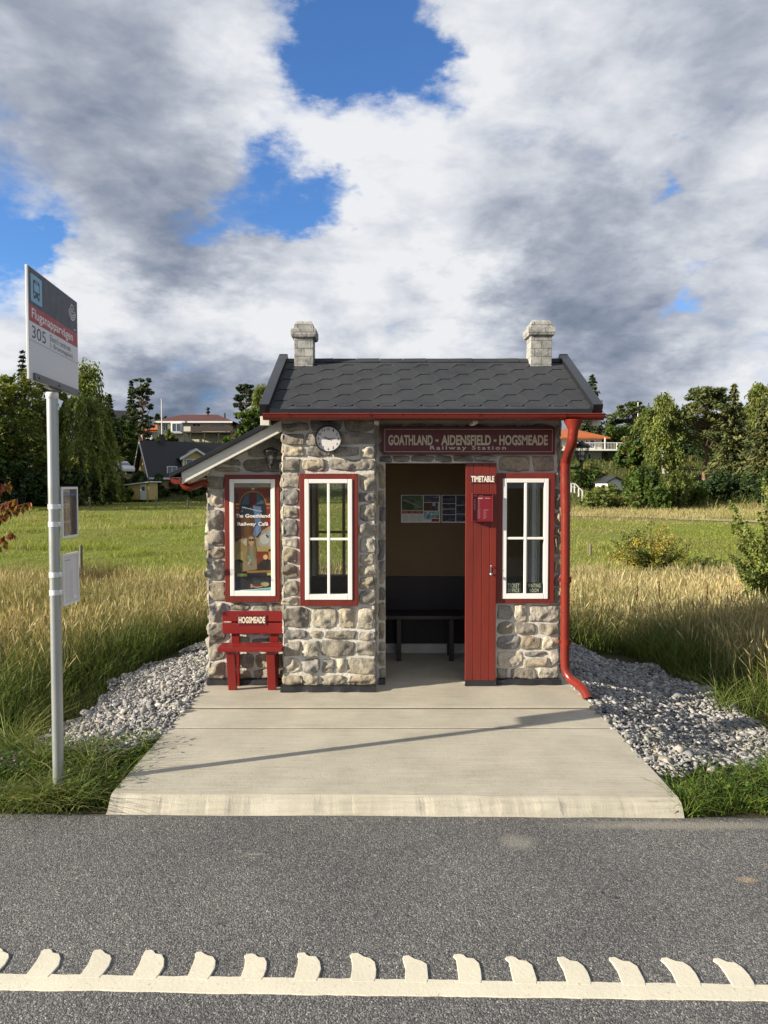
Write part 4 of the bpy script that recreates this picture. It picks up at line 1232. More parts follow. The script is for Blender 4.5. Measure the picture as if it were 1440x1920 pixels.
# ---- chimneys
def chimney_mat():
    def courses(nt, vec, base):
        br = nt.nodes.new('ShaderNodeTexBrick'); br.inputs['Scale'].default_value = 1.0
        br.inputs['Brick Width'].default_value = .125; br.inputs['Row Height'].default_value = .072; br.inputs['Mortar Size'].default_value = .0035
        br.inputs['Color1'].default_value = (1, 1, 1, 1); br.inputs['Color2'].default_value = (.84, .85, .84, 1); br.inputs['Mortar'].default_value = (.42, .42, .41, 1)
        sp = nt.nodes.new('ShaderNodeSeparateXYZ'); nt.links.new(vec, sp.inputs[0])
        ad = nt.nodes.new('ShaderNodeMath'); ad.operation = 'ADD'; nt.links.new(sp.outputs[0], ad.inputs[0]); nt.links.new(sp.outputs[1], ad.inputs[1])
        cb = nt.nodes.new('ShaderNodeCombineXYZ'); nt.links.new(ad.outputs[0], cb.inputs[0]); nt.links.new(sp.outputs[2], cb.inputs[1])
        nt.links.new(cb.outputs[0], br.inputs['Vector'])
        c = mixc(nt, base, br.outputs['Color'], 1.0, 'MULTIPLY')
        n = noise_node(nt, vec, 14, 6, .7, .3)
        r = ramp_node(nt, n.outputs['Fac'], [(.36, (.45, .45, .44)), (.55, (1, 1, 1)), (.8, (1.2, 1.2, 1.2))])
        return mixc(nt, c, r.outputs[0], .9, 'MULTIPLY')
    return pmat('weathered_chimney_board', (.50, .50, .48), (.33, .335, .33), 6, .85, .003, 60, extra=courses, spec=.2)
M_chim = chimney_mat()
for u0, u1, vb, vc0, vc1, vt in ((553, 588, 690, 634, 617, 600), (993, 1032, 684, 630, 614, 598)):
    Yc = 6.60; x0, x1 = xu(u0, Yc), xu(u1, Yc); y0, y1 = Yc, Yc + .20
    mb = MB(); mb.box(x0, x1, y0, y1, zv(vb, Yc) - .08, zv(vc0, Yc))
    ch = mb.build('chimney', M_chim, shelter, bevel=.003)
    mb = MB(); o = .030
    zc0, zc1, zt = zv(vc0, Yc), zv(vc1, Yc), zv(vt, Yc)
    def ring(off, z): return [(x0 - off, y0 - off, z), (x1 + off, y0 - off, z), (x1 + off, y1 + off, z), (x0 - off, y1 + off, z)]
    prof = [(.0, zc0 - .001), (.022, zc0 + .008), (o, zc0 + .03), (o, zc1), (.006, zc1 + .002), (-.002, zc1 + .05), (-.02, zt - .006), (-.05, zt)]
    vs = [p for of, z in prof for p in ring(of, z)]; m = len(prof)
    mb.add(vs, [(i * 4 + k, i * 4 + (k + 1) % 4, (i + 1) * 4 + (k + 1) % 4, (i + 1) * 4 + k) for i in range(m - 1) for k in range(4)] + [tuple(range(4 * m - 4, 4 * m))])
    mb.build('chimney_cap', M_chim, ch, bevel=.003)

# ---- gutter (half round) and downpipe
GY, GZ, GR = 5.615, EAVE_Z - .045, .046
def half_gutter(name, a, b, r, mat, parent, down=Vector((0, 0, -1))):
    a, b = Vector(a), Vector(b); t = (b - a).normalized(); sd = t.cross(Vector((0, 0, 1))).normalized()
    mb = MB(); seg = 14
    rows = []
    for p in (a, b):
        o = [p + sd * r * math.cos(math.pi * k / seg) - Vector((0, 0, 1)) * r * math.sin(math.pi * k / seg) for k in range(seg + 1)]
        i = [p + sd * (r - .004) * math.cos(math.pi * k / seg) - Vector((0, 0, 1)) * (r - .004) * math.sin(math.pi * k / seg) for k in range(seg + 1)][::-1]
        rows.append(o + i + [o[0]])
    mb.grid(rows)
    for p in (a, b):
        o = [p + sd * r * math.cos(math.pi * k / seg) - Vector((0, 0, 1)) * r * math.sin(math.pi * k / seg) for k in range(seg + 1)]
        mb.add(o, [tuple(range(seg + 1))])
    for s in (1, -1):
        mb.tube([a + sd * r * s, b + sd * r * s], .006, 8)
    return mb, sd
gx0, gx1 = xu(495, GY), xu(1129, GY)
mb, _ = half_gutter('gutter', (gx0, GY, GZ), (gx1, GY, GZ), GR, M_redm, shelter)
g = mb.build('gutter', M_redm, shelter)
for u in (540, 690, 893, 1053):
    x = xu(u, GY); mb, _ = half_gutter('gutter_joint', (x - .018, GY, GZ + .001), (x + .018, GY, GZ + .001), GR + .0035, M_redm, g); mb.build('gutter_joint', M_redm, g)
for u in (706, 890):
    x = xu(u, GY + .08); mb = MB(); mb.box(x - .018, x + .018, GY + .05, GY + .30, GZ - .065, GZ - .045)
    mb.build('eave_batten', M_cream, roof)
pr = .0375
dp = MB()
top = P(1075, 779, GY); 
a0 = Vector((xu(1074, GY), GY, GZ - GR + .004))
dp.tube([a0, a0 - Vector((0, 0, .018)), a0 - Vector((0, 0, .078)), a0 - Vector((0, 0, .082))], [.074, .072, pr + .004, pr + .004], 20, cap=False)
pts = [a0 - Vector((0, 0, .072)), P(1074, 815, GY + .01), P(1072, 832, GY + .04), P(1063, 858, 5.82), P(1060, 880, 5.86), P(1060.5, 960, 5.87)]
dp.tube(smooth_path(pts, 8), pr + .002, 20, cap=False)
pts = [P(1061, 868, 5.87), P(1059, 1235, 5.87), P(1061, 1258, 5.86), P(1071, 1274, 5.81), P(1085, 1284, 5.72), P(1097, 1297, 5.62), P(1103, 1312, 5.56)]
low = smooth_path(pts[1:], 8)
dp.tube([pts[0]] + low, pr, 20, cap=False)
dp.tube([P(1060, 869, 5.87), P(1060, 873, 5.87)], pr + .006, 20); dp.tube([low[-4], low[-1]], pr + .004, 20, cap=False)
pipe = dp.build('downpipe', M_redm, shelter)
for v in (1087, 1203):
    c = P(1060, v, 5.87); mb = MB()
    mb.tube([c - Vector((0, 0, .028)), c + Vector((0, 0, .028))], pr + .004, 20); mb.box(c.x - .012, c.x + .012, c.y + .03, WY + .02, c.z - .012, c.z + .012)
    mb.box(c.x - pr - .022, c.x - pr, c.y - .008, c.y + .008, c.z - .012, c.z + .012); mb.box(c.x + pr - .004, c.x + pr + .01, c.y - .012, c.y + .012, c.z - .022, c.z + .022)
    mb.build('pipe_bracket', M_redm, pipe, bevel=.002)

# ---- lean-to roof over the annex
fY0, fY1 = 5.80, 7.25
b0 = P(341, 905, fY0); b1 = P(342, 886, fY0); t0 = P(531, 787, fY0); t1 = P(531, 805, fY0)
sl_ = (t0.z - b1.z) / (t0.x - b1.x)
def LZ(x): return b1.z + (x - b1.x) * sl_
mb = MB()
xe = AL[0] - .075
mb.prism([(xe, fY0 - .03, LZ(xe) + .012), (PX0 - .0, fY0 - .03, LZ(PX0) + .012), (PX0, fY0 - .03, LZ(PX0) + .034), (xe, fY0 - .03, LZ(xe) + .034)], (0, fY1 - fY0 + .06, 0))
lr = mb.build('lean_to_roof', M_felt, shelter)
mb = MB(); mb.prism([(xe - .004, fY0 - .04, LZ(xe) + .004), (PX0 - .001, fY0 - .04, LZ(PX0) + .004), (PX0 - .001, fY0 - .04, LZ(PX0) + .042), (xe - .004, fY0 - .04, LZ(xe) + .042)], (0, .045, 0))
mb.build('roof_edge_trim', M_black, lr, bevel=.002)
mb = MB(); mb.prism([(b0.x, fY0 - .01, LZ(b0.x) - .092), (PX0 - .002, fY0 - .01, LZ(PX0) - .092), (PX0 - .002, fY0 - .01, LZ(PX0) + .002), (b1.x - .006, fY0 - .01, LZ(b1.x) + .002)], (0, .034, 0))
mb.build('verge_board', M_cream, lr, bevel=.003)
mb = MB(); mb.prism([(b0.x + .03, fY0 + .026, LZ(b0.x + .03) - .03), (AX1, fY0 + .026, LZ(AX1) - .03), (AX1, fY0 + .026, LZ(AX1) + .010), (b0.x + .03, fY0 + .026, LZ(b0.x + .03) + .010)], (0, fY1 - fY0 - .03, 0))
mb.build('roof_boarding', M_cream, lr)
for k in range(3):
    y = WY - .07 + k * .55
    mb = MB(); mb.prism([(b0.x + .04, y, LZ(b0.x + .04) - .10), (AX0 + .02, y, LZ(AX0 + .02) - .10), (AX0 + .02, y, LZ(AX0 + .02) - .031), (b0.x + .04, y, LZ(b0.x + .04) - .031)], (0, .04, 0))
    mb.build('rafter', M_cream, lr)
gxl = b0.x - .045; gz = LZ(b0.x) - .045
mb, _ = half_gutter('gutter', (gxl, fY0 - .02, gz), (gxl, fY1, gz), .045, M_redm, lr)
gl = mb.build('gutter', M_redm, lr)
mb = MB()
p0 = Vector((gxl + .01, WY - .01, gz - .04)); e = P(386, 905, WY - .02)
mb.tube(smooth_path([(gxl, WY - .02, gz - .035), (gxl + .05, WY - .02, gz - .075), (e.x - .03, WY - .015, e.z - .005), (e.x + .015, WY - .01, e.z - .02)], 6), .030, 14)
mb.build('gutter_outlet', M_redm, gl)
# ================================================================== things fixed to or standing at the shelter
MAROON = (.115, .012, .017); CREAM = (.60, .54, .42); WHITE = (.80, .79, .76); BLACK = (.012, .012, .014)
M_maroon = pmat('maroon_sign_board', MAROON, (.10, .011, .015), 4, .42, .0004, 80)

# ---- long station name board
Yb = WY - .055
x0, x1, z0, z1 = xu(716, Yb), xu(1040, Yb), zv(852, Yb), zv(800, Yb)
nb_ = thing('name_board', 'long maroon name board with cream lettering above the doorway', 'sign', ((x0 + x1) / 2, WY, z0))
mb = MB(); mb.box(x0, x1, Yb, WY - .012, z0, z1); mb.build('board', M_maroon, nb_, bevel=.002)
a = Art((x0, Yb - .0008, z0), (1, 0, 0), (0, 0, 1)); W, Hh = x1 - x0, z1 - z0
a.border(.022, .020, W - .022, Hh - .020, .0045, .0045, (.50, .40, .34), 1)
gx = lambda u: (u - 716) / (1040 - 716) * W
gz_ = lambda v: (852 - v) / 52 * Hh
a.text('GOATHLAND', gx(728), gz_(835), gx(811), gz_(815.5), CREAM, 1, bold=.035)
a.text('AIDENSFIELD', gx(827), gz_(835), gx(920), gz_(815.5), CREAM, 1, bold=.035)
a.text('HOGSMEADE', gx(935.5), gz_(835), gx(1026), gz_(815.5), CREAM, 1, bold=.035)
for u in (816.5, 925): a.rect(gx(u), gz_(828), gx(u + 5), gz_(824), CREAM, 1)
a.text('Railway Station', gx(806), gz_(845.5), gx(948), gz_(835.6), (.62, .56, .48), 1, bold=.02, spacing=1.35)
a.build('lettering', M_print, nb_)

# ---- clock on the pillar
Yc = PY - .075; c = P(615.5, 823, Yc); cr = .110
ck = thing('wall_clock', 'round black rimmed wall clock with pale face on the stone pillar', 'clock', (c.x, PY, c.z - cr))
mb = MB(); mb.lathe([(cr - .012, .012), (cr - .008, .022), (cr - .001, .020), (cr, .010), (cr - .002, -.03)], (c.x, Yc + .012, c.z), 48, axis='y')
mb.build('rim', M_iron, ck)
a = Art((c.x, Yc + .006, c.z), (1, 0, 0), (0, 0, 1))
a.ell(0, 0, cr - .009, cr - .009, (.66, .65, .64), 0, n=48)
for k in range(1, 13):
    an = R(90 - 30 * k); r = .080; w = .019 if k > 9 else .011
    x, y = r * math.cos(an), r * math.sin(an)
    a.text(str(k), x - w / 2 - (.002 if k > 9 else 0), y - .0105, x + w / 2 + (.002 if k > 9 else 0), y + .0105, (.025, .025, .03), 1, bold=.03)
for k in range(60):
    an = R(6 * k); r0, r1 = .0945, .098; t = .0006 if k % 5 else .0013
    ca, sa = math.cos(an), math.sin(an)
    a.poly([(r0 * ca + t * sa, r0 * sa - t * ca), (r1 * ca + t * sa, r1 * sa - t * ca), (r1 * ca - t * sa, r1 * sa + t * ca), (r0 * ca - t * sa, r0 * sa + t * ca)], (.05, .05, .06), 1)
a.build('dial', M_print, ck)
mb = MB()
for ang, L, w in ((R(90 - 30 * 9.86), .044, .006), (R(90 - 6 * 14), .062, .0045), (R(90 - 6 * 44), .03, .002)):
    ca, sa = math.cos(ang), math.sin(ang)
    p = lambda l, s: (c.x + l * ca - s * sa, Yc + .001, c.z + l * sa + s * ca)
    mb.prism([p(-.012, -w / 2), p(L * .7, -w / 2), p(L, 0), p(L * .7, w / 2), p(-.012, w / 2)], (0, .001, 0))
mb.lathe([(.005, .0), (.005, .006), (0, .007)], (c.x, Yc + .003, c.z), 12, axis='y')
mb.build('clock_hand', M_iron, ck)

# ---- lanterns
def make_lantern(label, arm, sc):
    t = thing('wall_lantern', label, 'lantern', (0, 0, 0), 0, 'black wall lanterns on the shelter')
    mb = MB()                                   # arm towards +X, wall at x = 0
    mb.lathe([(.0, .016), (.03, .015), (.034, .008), (.034, .0)], (0, 0, 0), 20)
    for i in range(len(mb.v)):
        x, y, z = mb.v[i]; mb.v[i] = (z, y, x * 1.9)
    mb.tube(smooth_path([(.01, 0, -.02), (.05, 0, -.022), (.085, 0, -.018), (.105, 0, .0), (.105, 0, .022)], 6), .010, 10)
    mb.lathe([(.0, .018), (.016, .020), (.020, .03), (.016, .036)], (.105, 0, 0), 14)
    mb.build('bracket', M_iron, t, local=True)
    mb = MB(); n = 8; rb, rt, zb, zt = .030, .060, .038, .140
    for k in range(n):
        an = 2 * math.pi * (k + .5) / n; d = Vector((math.cos(an), math.sin(an), 0))
        mb.tube([Vector((.105, 0, zb)) + d * rb, Vector((.105, 0, zt)) + d * rt], .0028, 6)
    for z in (zb, zb + .028, zb + .038, zt):
        r = rb + (rt - rb) * (z - zb) / (zt - zb)
        ring = [Vector((.105 + r * math.cos(2 * math.pi * (k + .5) / n), r * math.sin(2 * math.pi * (k + .5) / n), z)) for k in range(n + 1)]
        for k in range(n): mb.tube([ring[k], ring[k + 1]], .0026, 6)
    mb.build('cage', M_iron, t, local=True)
    mb = MB(); mb.lathe([(rb - .003, zb), (rt - .003, zt)], (.105, 0, 0), 8, smooth=False); mb.build('glass', M_lglass, t, local=True)
    mb = MB(); mb.lathe([(.012, .04), (.013, .06), (.019, .075), (.022, .092), (.017, .108), (.0, .116)], (.105, 0, 0), 14)
    mb.build('bulb', M_bulb, t, local=True)
    mb = MB(); mb.lathe([(.066, .138), (.071, .142), (.069, .150), (.052, .166), (.026, .175), (.022, .182), (.0, .184)], (.105, 0, 0), 16)
    mb.build('cap', M_iron, t, local=True)
    for ch in t.children:
        for v in ch.data.vertices:
            if ch.name.startswith('bracket') and v.co.x < .05: continue
            v.co.x += arm - .105
        ch.data.transform(Matrix.Scale(sc, 4))
    return t
M_bulb = pmat('frosted_bulb', (.70, .68, .62), (.66, .64, .58), 5, .35)
lan = make_lantern('black caged wall lantern beside the sloping annex board', .095, .95)
p = P(510, 882, 5.88); lan.location = (PX0 - .018, 5.885, p.z + .018); lan.rotation_euler = (0, 0, R(180))
p = P(1090, 876, 6.10); lan = make_lantern('black caged wall lantern just right of the red downpipe', .165, 1.08); lan.location = (EX + .03, 6.10, p.z + .018)

# ---- red bench outside
bx0, bx1 = xu(409, 5.78), xu(529, 5.78)
bench = thing('bench', 'small red painted bench with a white name plate, in front of the annex', 'bench', ((bx0 + bx1) / 2, 5.85, 0))
M_bench = pmat('red_bench_paint', (.235, .016, .014), (.19, .013, .012), 4, .36, .0008, 90, stretch=(.25, 1, 1))
zs0 = zv(1221, 5.73)
mb = MB(); rnd = 0
mb.box(bx0 - .0, bx1 + .0, 5.70, 5.79, zs0, zs0 + .036); mb.box(bx0, bx1, 5.797, 5.885, zs0 + .001, zs0 + .037)
mb.build('seat', M_bench, bench, bevel=.004)
yb = 5.93
bzt, bzm0, bzm1, bzb = zv(1145, yb), zv(1164, yb), zv(1167, yb), zv(1187, yb)
q0, q1 = xu(416, yb), xu(529.5, yb)
mb = MB()
for za, zb_ in ((bzb, bzm1), (bzm0, bzt)):
    r_ = .018
    if zb_ == bzt:
        poly = [(q0, yb - .028, za), (q1, yb - .028, za), (q1, yb - .028, zb_ - r_), (q1 - r_, yb - .028, zb_), (q0 + r_, yb - .028, zb_), (q0, yb - .028, zb_ - r_)]
    else:
        poly = [(q0, yb - .028, za), (q1, yb - .028, za), (q1, yb - .028, zb_), (q0, yb - .028, zb_)]
    mb.prism(poly, (0, .028, 0))
mb.build('backrest', M_bench, bench, bevel=.003)
for u0, u1 in ((428, 443.5), (502, 517.5)):
    a, b = xu(u0, 5.86), xu(u1, 5.86); mb = MB()
    mb.box(a, b, yb + .001, yb + .032, .35, bzt - .03)                                     # upright behind the boards
    mb.prism([(a, yb - .01, .30), (a, yb + .032, .349), (a, yb + .032, .0), (a, yb - .01, .0)], (b - a, 0, 0))
    mb.prism([(a, 5.80, .0), (a, 5.835, .0), (a, 5.80, zs0 - .003), (a, 5.725, zs0 - .003)], (b - a, 0, 0))      # raking front leg
    mb.prism([(a + .002, 5.80, zs0 - .05), (a + .002, yb - .009, zs0 - .05), (a + .002, yb - .009, zs0 - .004), (a + .002, 5.76, zs0 - .004)], (b - a - .004, 0, 0))
    mb.build('leg', M_bench, bench, bevel=.003)
mb = MB()
s0, s1, sz0, sz1 = xu(445, yb), xu(499, yb), zv(1170, yb), zv(1152, yb)
mb.box(s0, s1, yb - .034, yb - .0285, sz0, sz1); npl = mb.build('name_plate', M_maroon, bench)
a = Art((s0, yb - .0345, sz0), (1, 0, 0), (0, 0, 1)); w, h = s1 - s0, sz1 - sz0
a.text('HOGSMEADE', w * .04, h * .16, w * .96, h * .84, (.74, .68, .56), 1, bold=.04)
for x in (w * .02, w * .97):
    for y in (h * .06, h * .92): a.ell(x, y, .002, .002, (.6, .58, .5), 1, n=10)
a.build('lettering', M_print, npl)

# ---- timetable name plate and case on the door
yd = WY - .0685
s0, s1, sz0, sz1 = xu(881, yd), xu(928, yd), zv(906, yd), zv(890.5, yd)
tp = thing('timetable_plate', 'small maroon plate with white capital letters at the top of the red door', 'sign', ((s0 + s1) / 2, yd, sz0))
mb = MB(); mb.box(s0, s1, yd - .006, yd - .0005, sz0, sz1); mb.build('plate', M_maroon, tp)
a = Art((s0, yd - .0065, sz0), (1, 0, 0), (0, 0, 1)); w, h = s1 - s0, sz1 - sz0
a.text('TIMETABLE', w * .04, h * .14, w * .96, h * .88, (.76, .72, .62), 1, bold=.04)
for x in (w * .02, w * .98):
    for y in (h * .04, h * .95): a.ell(x, y, .0018, .0018, (.6, .58, .5), 1, n=8)
a.build('lettering', M_print, tp)
s0, s1, sz0, sz1 = xu(885, yd - .04), xu(924.5, yd - .04), zv(978, yd - .04), zv(925, yd - .04)
tcse = thing('timetable_case', 'shallow red timetable case with small white print on the door', 'timetable case', ((s0 + s1) / 2, yd, sz0))
mb = MB(); mb.frame(s0, s1, sz0, sz1, .008, yd - .052, yd - .001); mb.box(s0 + .008, s1 - .008, yd - .036, yd - .001, sz0 + .008, sz1 - .008)
mb.build('case', pmat('case_red', (.16, .015, .017), (.13, .012, .014), 4, .35), tcse, bevel=.0015)
a = Art((s0 + .009, yd - .0368, sz0 + .009), (1, 0, 0), (0, 0, 1)); w, h = s1 - s0 - .018, sz1 - sz0 - .018
a.rect(0, 0, w, h, (.17, .012, .020), 0)
pk = (.62, .42, .46)
a.ell(w * .08, h * .95, w * .035, h * .014, pk); a.rect(w * .13, h * .94, w * .2, h * .96, pk)
a.rect(w * .30, h * .945, w * .52, h * .96, pk); a.rect(w * .28, h * .90, w * .86, h * .905, (.4, .15, .2))
for y, xa, xb in ((.855, .26, .52), (.845, .62, .9), (.83, .26, .5)): a.rect(w * xa, h * y, w * xb, h * (y + .014), pk)
for i in range(13): a.rect(w * .26, h * (.79 - i * .028), w * (.30 + .08 * ((i * 7) % 3) / 2), h * (.797 - i * .028), (.46, .22, .28))
for i in range(7): a.rect(w * .05, h * (.78 - i * .06), w * .13, h * (.815 - i * .06), (.42, .20, .30))
a.rect(w * .255, h * .05, w * .262, h * .40, pk); a.rect(w * .575, h * .05, w * .582, h * .40, pk); a.rect(w * .24, h * .40, w * .4, h * .408, pk); a.rect(w * .57, h * .40, w * .82, h * .408, pk)
for i in range(10):
    for xa in (.29, .61): a.rect(w * xa, h * (.35 - i * .03), w * (xa + .06 + .06 * ((i * 5) % 4) / 3), h * (.357 - i * .03), (.46, .22, .28))
a.build('print', M_print, tcse)

# ---- café poster behind the annex window
py = WY - .029
x0, x1, z0, z1 = xu(438, py), xu(510, py), zv(1113, py), zv(904, py)
pos = thing('window_poster', 'tall colourful café poster with an arch and a woman in sunglasses, behind annex glass', 'poster', ((x0 + x1) / 2, py, z0))
a = Art((x0, py, z0), (1, 0, 0), (0, 0, 1), .0003); w, h = x1 - x0, z1 - z0
bt = lambda c: tuple(min(.85, 1.15 * v) for v in c)
def rc(xa, ya, xb, yb, c, l=1): a.rect(w * xa, h * ya, w * xb, h * yb, bt(c), l)
def po(pts, c, l=1): a.poly([(w * x, h * y) for x, y in pts], bt(c), l)
def el(cx, cy, rx, ry, c, l=1, **k): a.ell(w * cx, h * cy, w * rx, h * ry, bt(c), l, **k)
rc(0, 0, 1, 1, (.05, .02, .018), 0)
rc(0, .955, 1, 1, (.16, .17, .09)); po([(0, .955), (.2, .965), (.5, .985), (.8, .962), (1, .95), (1, 1), (0, 1)], (.27, .22, .08), 2)
rc(0, .70, 1, .955, (.14, .018, .016))
po([(0, .95), (.10, .90), (.16, .83), (.10, .80), (0, .86)], (.05, .02, .02), 2); po([(1, .95), (.90, .90), (.85, .83), (.92, .80), (1, .86)], (.05, .02, .02), 2)
a.arc(w * .5, h * .80, w * .40, h * .145, w * .06, (.20, .03, .02), 3, 0, 180, wy=h * .028); a.arc(w * .5, h * .80, w * .345, h * .121, w * .02, (.40, .20, .07), 4, 0, 180, wy=h * .010)
el(.5, .80, .335, .115, (.018, .022, .045), 3, a0=0, a1=180); rc(.165, .70, .835, .80, (.02, .022, .04), 3)
po([(.20, .80), (.28, .87), (.40, .90), (.40, .80)], (.045, .085, .13), 4); po([(.60, .80), (.60, .90), (.72, .87), (.80, .81)], (.05, .09, .14), 4); rc(.42, .79, .58, .91, (.10, .010, .018), 4)
for x in (.06, .86):
    rc(x, .70, x + .08, .80, (.22, .03, .02), 4); rc(x - .01, .795, x + .09, .81, (.45, .25, .08), 5); rc(x - .005, .765, x + .085, .775, (.40, .22, .07), 5)
rc(.465, .93, .55, .95, (.42, .33, .17), 5)
rc(0, .50, 1, .70, (.13, .045, .022), 2); rc(.86, .55, 1, .74, (.26, .02, .015), 3); rc(0, .52, .25, .62, (.06, .03, .03), 3); rc(.30, .49, .42, .68, (.14, .07, .03), 3)
# steam and sky
po([(.50, .79), (.72, .78), (.70, .66), (.72, .55), (.62, .50), (.50, .53), (.56, .62), (.54, .70)], (.12, .18, .36), 4)
po([(.56, .60), (.68, .62), (.66, .55), (.60, .51)], (.18, .26, .44), 5)
po([(0, .42), (.14, .49), (.30, .50), (.46, .50), (.60, .52), (.75, .57), (1, .62), (1, .38), (0, .36)], (.36, .26, .18), 4)
po([(.62, .46), (.78, .55), (.94, .57), (1, .50), (1, .42), (.70, .42)], (.38, .33, .30), 5); el(.80, .49, .12, .045, (.50, .49, .48), 6); el(.36, .46, .12, .03, (.50, .44, .37), 5); el(.92, .53, .08, .03, (.30, .34, .42), 6)
for i in range(26):
    el(.22 + .52 * ((i * 37) % 26) / 26, .74 + .04 * ((i * 11) % 7) / 7, .008 + .008 * (i % 3), .004 + .002 * (i % 2), (.45, .5, .6), 5, n=8)
# café interior behind her
rc(0, .17, 1, .40, (.10, .055, .018), 5); el(.10, .38, .24, .09, (.28, .19, .07), 6); el(.20, .33, .12, .05, (.36, .26, .10), 7)
rc(.60, .38, 1, .425, (.40, .30, .13), 6); rc(.60, .25, .90, .38, (.22, .035, .018), 6); el(.82, .33, .06, .022, (.75, .48, .25), 7); rc(.90, .24, 1, .40, (.40, .22, .06), 6)
el(.85, .24, .22, .07, (.035, .018, .015), 7); el(.12, .25, .16, .06, (.05, .045, .015), 7); el(.66, .23, .10, .045, (.03, .018, .014), 8); el(.30, .21, .12, .04, (.04, .025, .02), 8)
# woman
po([(.34, .49), (.38, .52), (.50, .525), (.56, .49), (.58, .40), (.57, .24), (.54, .22), (.30, .22), (.27, .30), (.33, .42)], (.20, .125, .05), 9)
po([(.25, .40), (.36, .425), (.48, .44), (.58, .42), (.60, .22), (.22, .20)], (.30, .22, .11), 10); po([(.40, .42), (.50, .42), (.53, .22), (.36, .22)], (.24, .22, .19), 11)
el(.455, .475, .075, .038, (.50, .31, .21), 12); po([(.41, .45), (.50, .45), (.48, .425), (.43, .425)], (.46, .28, .19), 11)
el(.425, .482, .030, .010, (.02, .015, .015), 13); el(.49, .482, .030, .010, (.02, .015, .015), 13); rc(.44, .484, .47, .487, (.02, .015, .015), 13); rc(.43, .456, .48, .459, (.45, .14, .12), 13)
po([(.36, .46), (.385, .51), (.40, .50), (.385, .46), (.40, .36), (.36, .28), (.31, .30), (.35, .42)], (.24, .15, .06), 13); po([(.54, .46), (.52, .51), (.505, .50), (.525, .46), (.50, .38), (.54, .30), (.58, .32)], (.26, .165, .07), 13)
for x, y, c in ((.38, .33, (.10, .30, .16)), (.42, .30, (.14, .34, .22)), (.39, .275, (.35, .30, .22)), (.44, .265, (.30, .06, .04))): el(x, y, .035, .012, c, 14)
# counter
rc(0, .0, 1, .19, (.03, .025, .035), 8); po([(.33, .205), (1, .212), (1, .195), (.33, .185)], (.34, .17, .05), 9); rc(.08, .155, .34, .18, (.30, .36, .10), 9); rc(.86, .165, 1, .19, (.46, .42, .10), 9)
rc(.5, .09, .9, .15, (.06, .06, .08), 9); el(.06, .065, .06, .03, (.03, .03, .11), 10); el(.60, .07, .15, .016, (.50, .36, .26), 10); el(.60, .075, .12, .012, (.18, .04, .02), 11); el(.80, .085, .11, .02, (.52, .43, .22), 10); el(.45, .07, .03, .02, (.42, .3, .2), 11)
po([(0, .0), (1, .0), (1, .052), (.5, .035), (0, .022)], (.16, .43, .50), 12); po([(0, .022), (.5, .035), (1, .052), (1, .058), (.5, .041), (0, .030)], (.60, .64, .64), 13); po([(.2, .0), (.95, .028), (1, .02), (1, .0)], (.08, .30, .38), 13)
a.text('The', w * .055, h * .683, w * .25, h * .716, (.80, .78, .76), 15, bold=.02); a.text('Goathland', w * .30, h * .683, w * .95, h * .716, (.85, .84, .82), 15, bold=.035)
a.text('Railway', w * .10, h * .602, w * .58, h * .642, (.82, .81, .80), 15, bold=.03); a.text('Café', w * .64, h * .610, w * .90, h * .645, (.82, .81, .80), 15, bold=.03)
a.build('print', M_print, pos)

# ---- two little cards in the right-hand window
for body, u0, u1, lab in ((('TICKET', 'OFFICE'), 949, 979, 'dark ticket office card standing in the lower left pane'), (('WAITING', 'ROOM'), 987, 1019, 'dark waiting room card standing in the lower right pane')):
    yk = WY - .024; s0, s1, sz0, sz1 = xu(u0, yk), xu(u1, yk), zv(1113, yk), zv(1092, yk)
    t = thing('window_card', lab, 'card', ((s0 + s1) / 2, yk, sz0), group='name cards in the window')
    mb = MB(); mb.box(s0, s1, yk, yk + .003, sz0, sz1); mb.build('card', pmat('dark_green_card', (.018, .028, .018), (.02, .03, .02), 5, .4), t)
    a = Art((s0, yk - .0008, sz0), (1, 0, 0), (0, 0, 1)); w, h = s1 - s0, sz1 - sz0
    a.text(body[0], w * .14, h * .54, w * .86, h * .90, (.70, .70, .56), 1, bold=.02, spacing=1.2)
    a.text(body[1], w * (.14 if len(body[1]) > 4 else .24), h * .12, w * (.86 if len(body[1]) > 4 else .76), h * .46, (.70, .70, .56), 1, bold=.02, spacing=1.2)
    a.build('lettering', M_print, t)

